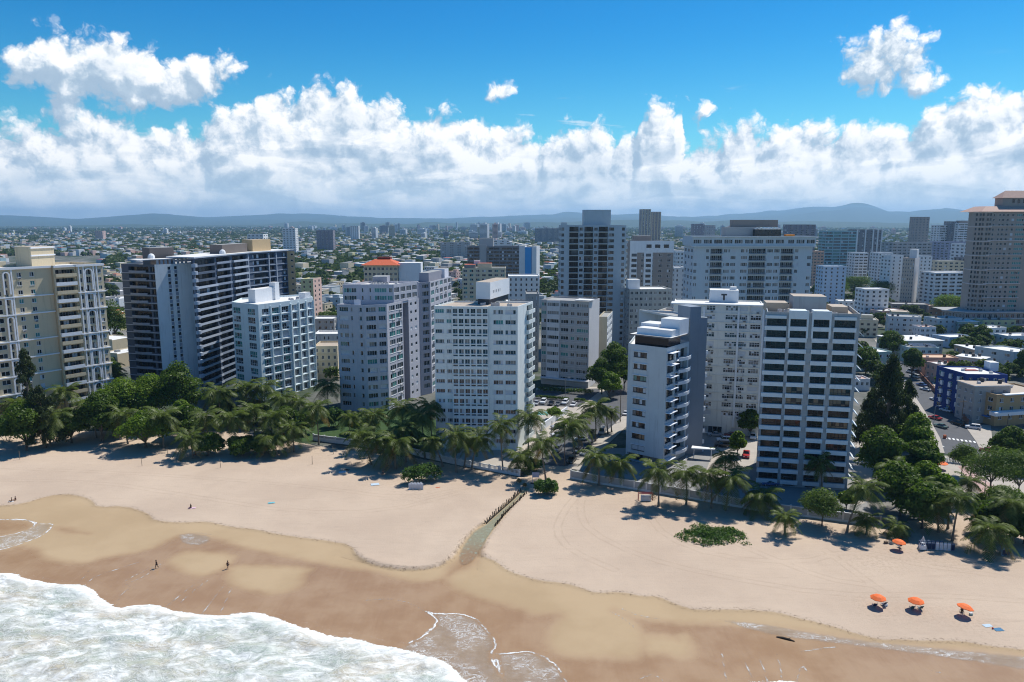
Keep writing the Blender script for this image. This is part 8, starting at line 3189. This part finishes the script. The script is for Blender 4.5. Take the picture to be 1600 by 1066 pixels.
def umbrella(label, px, py, rad=1.38, tilt=(0, 0)):
    p = V2(P(px, py))
    root = thing('beach_umbrella', label, 'umbrella', p, 0, 'orange umbrellas on the sand')
    b = MB()
    b.tube([(0, 0, -.2), (0, 0, 2.25)], [.03, .025], 6)
    obj('pole', b.mesh('pole', M_FRAME), root)
    can = obj('canopy', None, root)
    b = MB()
    n = 8
    for i in range(n):
        a0, a1 = 2 * math.pi * i / n, 2 * math.pi * (i + 1) / n
        am = (a0 + a1) / 2
        q = lambda a, r, z: (r * math.cos(a), r * math.sin(a), z)
        m0, m1, mm = q(a0, rad * .55, 2.14), q(a1, rad * .55, 2.14), q(am, rad * .53, 2.12)
        e0, e1, em = q(a0, rad, 1.72), q(a1, rad, 1.72), q(am, rad * .93, 1.74)
        top = (0, 0, 2.36)
        b.poly([top, m0, mm])
        b.poly([top, mm, m1])
        b.quad(m0, e0, em, mm)
        b.quad(mm, em, e1, m1)
        v0, v1 = q(a0, rad * .99, 1.60), q(am, rad * .92, 1.62)
        v2 = q(a1, rad * .99, 1.60)
        b.quad(e0, v0, v1, em)
        b.quad(em, v1, v2, e1)
    me = b.mesh('canopy', M_ORANGE)
    bpy.data.objects.remove(can)
    can = obj('canopy', me, root, rot=(tilt[0], tilt[1], 0))
    return p


CH = {}


def chair(label, p, rz, m):
    if m.name not in CH:
        s, k, f = MB(), MB(), MB()
        s.box(-.28, .28, -.30, .32, .28, .33)
        k.poly([(-.28, .30, .33), (.28, .30, .33), (.28, .72, 1.0), (-.28, .72, 1.0)])
        k.poly([(-.28, .77, .98), (.28, .77, .98), (.28, .35, .31), (-.28, .35, .31)])
        k.quad((-.28, .72, 1.0), (.28, .72, 1.0), (.28, .77, .98), (-.28, .77, .98))
        for x in (-.31, .31):
            f.tube([(x, -.32, .0), (x, -.30, .52), (x, .42, .56)], [.022] * 3, 5)
            f.tube([(x, .62, .0), (x, .30, .33), (x, .78, 1.05)], [.022] * 3, 5)
            f.tube([(x, -.31, .30), (x, .34, .30)], [.022] * 2, 5)
        CH[m.name] = (s.mesh('seat', m), k.mesh('backrest', m), f.mesh('frame', M_FRAME))
    s, k, f = CH[m.name]
    root = thing('beach_chair', label, 'chair', p, rz, 'folding chairs under the umbrellas')
    obj('seat', s, root)
    obj('backrest', k, root)
    obj('frame', f, root)


U = [('orange umbrella with two dark chairs, beside the chair with a white bag', 1371, 948, (0, 0)), ('orange umbrella with two navy chairs in the middle of the row', 1430, 953, (0, 0)),
     ('tilted orange umbrella over a cool box near the towels', 1504, 963, (-.05, .22)), ('solitary orange umbrella close to the young palm', 1403, 859, (0, .06))]
for l, x, y, t in U:
    umbrella(l, x, y, tilt=t)
for l, x, y, rz, m in (('dark chair under the first umbrella of the row', 1366, 948, 2.9, M_NAVY), ('dark chair at the sunny side of the first umbrella', 1380, 946, 3.3, M_NAVY), ('navy chair under the middle umbrella, creek side', 1424, 952, 3.0, M_TEALF),
                       ('teal navy chair under the middle umbrella, far side', 1437, 952, 3.2, M_TEALF), ('dark chair under the solitary umbrella', 1405, 855, 3.4, M_NAVY)):
    chair(l, V2(P(x, y)), rz, m)


def bag(label, p, m, w=.5, d=.35, h=.35, name='cool_box', cat='cool box', lid=None):
    root = thing(name, label, cat, p)
    b = MB()
    b.prism([(-w / 2, -d / 2), (w / 2, -d / 2), (w / 2, d / 2), (-w / 2, d / 2)], 0, h, 0)
    obj('body', b.mesh('body', m), root)
    b = MB()
    b.box(-w / 2 - .02, w / 2 + .02, -d / 2 - .02, d / 2 + .02, h + .003, h + .07)
    b.tube([(-w * .4, 0, h + .07), (-w * .3, 0, h + .2), (w * .3, 0, h + .2), (w * .4, 0, h + .07)], [.02] * 4, 5)
    obj('lid', b.mesh('lid', lid or M_FRAME), root)


bag('pale green cool box beside the tilted umbrella', V2(P(1517, 961)), mat('pale_green_box', (.35, .5, .42)))
bag('white bag on the sand beside the first umbrella', V2(P(1384, 947)), mat('white_bag', (.7, .72, .75)))


def cloth(label, px, py, w, d, rz, m, name='beach_towel'):
    b = MB()
    n = 7
    r = random.Random(px)
    zz = [[.03 + .05 * r.random() for _ in range(n + 1)] for _ in range(n + 1)]
    for i in range(n):
        for j in range(n):
            f = lambda a, c: (w * (a / n - .5) + .03 * math.sin(c * 2.1), d * (c / n - .5) + .03 * math.sin(a * 1.7), zz[a][c])
            b.quad(f(i, j), f(i + 1, j), f(i + 1, j + 1), f(i, j + 1))
    tag(obj(name, smooth(b.mesh(name, m)), None, V2(P(px, py)), rz), label, 'towel')


cloth('pale blue towel on the sand below the tilted umbrella', 1543, 978, 1.5, .9, .2, mat('pale_towel', (.42, .52, .60)))
cloth('dark blue towel beside the pale towel and red ball', 1560, 984, 1.5, 1.0, .1, mat('deep_blue_towel', (.05, .16, .28)))
cloth('turquoise towel alone on the open sand', 424, 786, 1.6, .9, .3, M_TOWEL)
cloth('pink white towel under the sunbather', 300, 794, 1.8, .9, .1, mat('pink_towel', (.62, .42, .48)))
cloth('white cloth under the two sitting people near the picture edge', 17, 784, 1.3, .8, .4, mat('white_towel', (.7, .7, .7)))
cloth('pale blue towel in the palm shade beside the reclining people', 535, 738, 2.0, 1.4, .4, mat('pale_towel', (.42, .52, .60)))
cloth('bright pale towel at the edge of the palm shadows', 586, 757, 2.2, 1.6, .3, mat('pale_towel', (.42, .52, .60)))
cloth('blue cloth under the trees near the yellow fronded palm', 51, 691, 1.8, 1.3, .1, mat('deep_blue_towel', (.05, .16, .28)))
cloth('orange brown cloth beside the sea grape bush', 684, 762, 1.1, .7, .2, mat('rust_towel', (.45, .14, .07)))
b = MB()
for i in range(6):
    for j in range(10):
        a0, a1 = math.pi * (i / 6 - .5), math.pi * ((i + 1) / 6 - .5)
        p0, p1 = 2 * math.pi * j / 10, 2 * math.pi * (j + 1) / 10
        f = lambda a, p: (.16 * math.cos(a) * math.cos(p), .16 * math.cos(a) * math.sin(p), .16 + .16 * math.sin(a))
        b.quad(f(a0, p0), f(a0, p1), f(a1, p1), f(a1, p0))
tag(obj('beach_ball', smooth(b.mesh('beach_ball', mat('red_ball', (.42, .05, .04)))), None, V2(P(1551, 983))), 'small red ball between the two towels', 'ball')

# driftwood
b = MB()
b.tube([(-1.4, 0, .14), (-.5, .06, .2), (.5, 0, .22), (1.5, -.1, .16)], [.16, .24, .22, .12], 8)
b.tube([(.4, 0, .25), (.8, .35, .42)], [.09, .04], 6)
tag(obj('driftwood_log', b.mesh('driftwood_log', M_DWOOD), None, V2(P(1227, 997)) + Vector((0, 0, -.36)), -.45), 'dark driftwood log lying in the shallow wash', 'log')
b = MB()
b.tube([(-1.2, 0, .06), (0, .1, .1), (1.3, -.1, .05)], [.06, .06, .02], 6)
tag(obj('dry_branch', b.mesh('dry_branch', M_WOOD), None, V2(P(1092, 852)), -.4), 'bleached dry branch at the foot of the beach vine', 'branch')


# stacked loungers
def folded_lounger_mesh(m0, m1):
    b, f = MB(), MB()
    b.box(-.32, .32, -.10, .10, .02, 1.55, 0)
    b.box(-.30, .30, -.16, -.104, .2, 1.3, 1)
    f.tube([(-.28, .0, 1.55), (-.12, -.04, 1.82), (.05, 0, 1.58)], [.03] * 3, 5)
    f.tube([(.05, .0, 1.58), (.18, .05, 1.80), (.29, 0, 1.55)], [.03] * 3, 5)
    return b.mesh('bed', [m0, m1]), f.mesh('frame', m0)


M_LW = mat('white_lounger_plastic', (.66, .67, .70), rough=.4, var=.05)
M_LG = mat('white_lounger_mesh', (.50, .52, .56), rough=.6)
FL = folded_lounger_mesh(M_LW, M_LG)
names4 = ['first', 'second', 'third', 'fourth', 'fifth', 'sixth']


def lounger(label, p, rz, ms=FL, group='folded loungers standing in stacks'):
    root = thing('folded_lounger', label, 'lounger', p, rz, group)
    obj('bed', ms[0], root)
    obj('frame', ms[1], root)


q = V2(P(650, 765))
for i in range(5):
    lounger('white folded lounger before the sea grape bush, %s from the lilac tower' % names4[i], q + Vector((-1.6 + .80 * i, .12 * (i % 2), 0)), .1)
for i in range(4):
    lounger('white folded lounger behind the others at the sea grape bush, %s from the lilac tower' % names4[i], q + Vector((-1.2 + .80 * i, .75, 0)), .1)
q = V2(P(1009, 783))
for i in range(4):
    lounger('white folded lounger in the red framed rack, %s from the street' % names4[i], q + Vector((-.95 + .64 * i, 0, 0)), .05)
rt = thing('lounger_rack', 'red framed rack around white folded loungers on the fence side sand', 'rack', q + Vector((0, .6, 0)))
M_RED = mat('red_paint', (.34, .05, .06), var=.15)
for x in (-1.75, 1.75):
    for y in (-.3, .6):
        b = MB()
        b.box(x - .06, x + .06, y - .06, y + .06, -.05, 1.9)
        obj('post', b.mesh('post', M_RED), rt)
for y in (-.3, .6):
    b = MB()
    b.box(-1.69, 1.69, y - .05, y + .05, 1.75, 1.9)
    obj('rail', b.mesh('rail', M_RED), rt)
FLN = folded_lounger_mesh(mat('navy_lounger_frame', (.10, .14, .22)), M_NAVY)
q = V2(P(1462, 858))
for i in range(9):
    lounger('%s folded lounger of the long stack under the straight palm, number %s' % ('white topped' if 4 <= i <= 7 else 'navy', ['one', 'two', 'three', 'four', 'five', 'six', 'seven', 'eight', 'nine'][i]),
            q + Vector((-3.1 + .78 * i, -.10 * i, 0)), -.1, FL if 4 <= i <= 7 else FLN)
for i in range(6):
    lounger('navy folded lounger at the back of the long stack, %s from the white stand' % names4[i], q + Vector((-2.9 + .85 * i, .9 - .1 * i, 0)), -.1, FLN)
rt = thing('lifeguard_stand', 'small white A frame stand beside the stacked navy loungers', 'stand', V2(P(1441, 859)))
for x0, x1, y0, y1 in ((-.8, 0, -.5, 0), (.8, 0, -.5, 0), (-.8, 0, .6, 0), (.8, 0, .6, 0)):
    b = MB()
    b.tube([(x0, y0, 0), (x1, y1, 3.0)], [.06, .05], 6)
    obj('leg', b.mesh('leg', M_LW), rt)
b = MB()
b.box(-.55, .55, -.42, .42, .15, 1.1)
obj('crate', b.mesh('crate', M_LW), rt)
b = MB()
b.box(-.3, .3, -.28, .3, 1.5, 1.58)
obj('step', b.mesh('step', M_LW), rt)
q = V2(P(1572, 868))
for i in range(3):
    lounger('blue folded lounger beside the wide young palm, %s from the palm' % names4[i], q + Vector((-.7 + .7 * i, .1 * i, 0)), .3, folded_lounger_mesh(mat('sky_blue_frame', (.2, .34, .48)), M_NAVY) if i == 0 else FLN)
bag('blue storage box in the shade of the low wide palm', V2(P(1205, 808)), mat('sky_blue_frame', (.2, .34, .48)), 1.3, .8, .8, 'storage_box', 'box')
bag('wooden storage box beside the solitary umbrella', V2(P(1384, 849)), M_WOOD, .7, .5, .4, 'storage_box', 'box', M_WOOD)
b = MB()
b.prism([(-3.4, -1.2), (3.0, -2.4), (3.6, -1.4), (-2.6, 1.2)], 3.0, 3.3, 0, bottom=True)
rt = thing('entrance_canopy', 'white angled canopy at the foot of the slate fin', 'canopy', V2(P(1096, 715)))
obj('roof', b.mesh('roof', M_WHITE), rt)
for x, y in ((-2.4, -.4), (2.4, -1.6)):
    b = MB()
    b.tube([(x, y, -.1), (x, y, 3.0)], [.12, .12], 8)
    obj('post', b.mesh('post', M_WHITE), rt)
bag('orange traffic barrel at the crossing', V2(P(1476, 685)), mat('traffic_orange', (.50, .12, .04)), .7, .7, 1.0, 'traffic_barrel', 'barrel', mat('traffic_orange', (.50, .12, .04)))
umbrella('orange parasol at the plaza barrier between trees', 1469, 733, 1.9)


# ------------------------------------------------------------------ people
M_SKIN = mat('skin', (.30, .165, .10), rough=.6, var=.05)
M_SKIND = mat('dark_skin', (.10, .05, .03), rough=.6, var=.05)
M_HAIR = mat('dark_hair', (.012, .010, .008), rough=.7)


def skin_body(name, J, E_, rad, m, parent):
    me = bpy.data.meshes.new(name)
    me.from_pydata(J, E_, [])
    me.materials.append(m)
    o = obj(name, me, parent)
    sk = o.modifiers.new('skin', 'SKIN')
    for i, r in enumerate(rad):
        v = me.skin_vertices[0].data[i]
        v.radius = (r, r)
        v.use_root = (i == 0)
    sb = o.modifiers.new('sub', 'SUBSURF')
    sb.levels = sb.render_levels = 1
    return o


def person(label, p, rz, pose, top, bottom, skin=None, hair=M_HAIR):
    skin = skin or M_SKIN
    root = thing('person', label, 'person', p, rz)
    if pose == 'walk':      # +y is forward
        J = [(0, 0, .92), (0, .01, 1.12), (0, .03, 1.38), (0, .05, 1.50), (0, .07, 1.66), (.19, .02, 1.40), (-.19, .02, 1.40), (.24, -.16, 1.14), (-.24, .16, 1.14), (.25, -.10, .88), (-.25, .30, .90),
             (.10, 0, .86), (-.10, 0, .86), (.11, .22, .50), (-.11, -.06, .48), (.11, .20, .07), (-.11, -.38, .16), (.12, .36, .04), (-.11, -.30, .05)]
        hd = (0, .08, 1.68)
    elif pose == 'sit':
        J = [(0, 0, .14), (0, -.08, .34), (0, -.12, .60), (0, -.10, .72), (0, -.07, .88), (.19, -.12, .62), (-.19, -.12, .62), (.27, -.22, .36), (-.27, .05, .40), (.24, -.34, .08), (-.16, .26, .44),
             (.10, .04, .14), (-.10, .04, .14), (.14, .40, .44), (-.14, .42, .42), (.14, .62, .08), (-.14, .64, .08), (.15, .78, .05), (-.15, .80, .05)]
        hd = (0, -.06, .90)
    else:                   # lying
        J = [(0, 0, .16), (0, -.22, .17), (0, -.46, .18), (0, -.58, .18), (0, -.74, .20), (.19, -.47, .17), (-.19, -.47, .17), (.34, -.30, .12), (-.34, -.62, .12), (.30, -.04, .10), (-.24, -.86, .12),
             (.10, .08, .15), (-.10, .08, .15), (.12, .46, .16), (-.12, .44, .32), (.13, .86, .11), (-.12, .80, .10), (.14, .96, .14), (-.13, .94, .12)]
        hd = (0, -.76, .20)
    E_ = [(0, 1), (1, 2), (2, 3), (3, 4), (2, 5), (2, 6), (5, 7), (6, 8), (7, 9), (8, 10), (0, 11), (0, 12), (11, 13), (12, 14), (13, 15), (14, 16), (15, 17), (16, 18)]
    rad = [.14, .13, .14, .06, .105, .065, .065, .045, .045, .038, .038, .095, .095, .068, .068, .042, .042, .04, .04]
    skin_body('body', J, E_, rad, skin, root)
    skin_body('shirt', [J[0], J[1], J[2], J[5], J[6]], [(0, 1), (1, 2), (2, 3), (2, 4)], [.155, .148, .158, .085, .085], top, root)
    skin_body('shorts', [J[0], J[11], J[12], tuple((a + b_) / 2 for a, b_ in zip(J[11], J[13])), tuple((a + b_) / 2 for a, b_ in zip(J[12], J[14]))], [(0, 1), (0, 2), (1, 3), (2, 4)], [.162, .115, .115, .10, .10], bottom, root)
    h = MB()
    for i in range(4):
        for j in range(10):
            a0, a1 = math.pi / 2 * (i / 4) - .25, math.pi / 2 * ((i + 1) / 4) - .25 if i < 3 else math.pi / 2
            p0, p1 = 2 * math.pi * j / 10, 2 * math.pi * (j + 1) / 10
            f = lambda a, q: (hd[0] + .125 * math.cos(a) * math.cos(q), hd[1] - .02 + .135 * math.cos(a) * math.sin(q), hd[2] + .03 + .13 * math.sin(a))
            h.quad(f(a0, p0), f(a0, p1), f(a1, p1), f(a1, p0))
    obj('hair', h.mesh('hair', hair), root)


C_ = lambda n, c: mat(n, c, rough=.85)
person('person in dark swimwear walking on the wet sand beside the foam streaks', V2(P(245, 886)) + Vector((0, 0, -.3)), 2.6, 'walk', C_('black_cloth', (.015, .015, .02)), C_('black_cloth', (.015, .015, .02)), M_SKIND)
person('person in a dark top walking on the pale wet sand patch', V2(P(356, 887)) + Vector((0, 0, -.3)), -2.2, 'walk', C_('charcoal_cloth', (.04, .03, .035)), C_('black_cloth', (.015, .015, .02)))
person('sunbather sitting on the pink white towel', V2(P(298, 794)) + Vector((0, 0, .02)), 2.9, 'sit', C_('black_cloth', (.015, .015, .02)), C_('black_cloth', (.015, .015, .02)), M_SKIND)
person('person sitting on the white cloth near the picture edge', V2(P(18, 784)) + Vector((0, 0, .02)), 2.5, 'sit', C_('black_cloth', (.015, .015, .02)), C_('black_cloth', (.015, .015, .02)))
person('second person sitting beside the white cloth, facing the sea', V2(P(24, 782)), 3.2, 'sit', C_('wine_cloth', (.08, .02, .03)), C_('black_cloth', (.015, .015, .02)))
person('person lying in the palm shade beside the pale blue towel', V2(P(542, 735)), 1.2, 'lie', C_('black_cloth', (.015, .015, .02)), C_('wine_cloth', (.08, .02, .03)), M_SKIND)
person('person sitting under the palms in dark clothes', V2(P(598, 741)), 2.8, 'sit', C_('navy_cloth', (.015, .02, .05)), C_('black_cloth', (.015, .015, .02)))
person('person standing in dark clothes below the palm clump', V2(P(599, 744)), 3.0, 'walk', C_('navy_cloth', (.015, .02, .05)), C_('navy_cloth', (.015, .02, .05)))
person('person sitting in the tree shade beside the blue cloth', V2(P(47, 692)), 3.0, 'sit', C_('navy_cloth', (.015, .02, .05)), C_('navy_cloth', (.015, .02, .05)))
person('person sitting under the low grove palm in red shorts', V2(P(305, 711)), 3.0, 'sit', C_('wine_cloth', (.08, .02, .03)), C_('red_cloth', (.35, .05, .04)))
person('person sitting under the tilted umbrella', V2(P(1503, 957)), 2.9, 'sit', C_('black_cloth', (.015, .015, .02)), C_('black_cloth', (.015, .015, .02)), M_SKIND)

def haze():
    b = MB()
    b.box(-25500, 25500, -6000, 25500, -2.0, 430)
    m = bpy.data.materials.new('haze')
    m.use_nodes = True
    nt = m.node_tree
    nt.nodes.remove(nt.nodes['Principled BSDF'])
    v = N(nt, 'ShaderNodeVolumePrincipled')
    v.inputs['Color'].default_value = (.42, .70, 1.0, 1)
    v.inputs['Density'].default_value = 6.2e-5
    v.inputs['Anisotropy'].default_value = 0.25
    lk(nt, v.outputs[0], nt.nodes['Material Output'].inputs['Volume'])
    tag(obj('haze', b.mesh('haze', m)), kind='stuff')


haze()
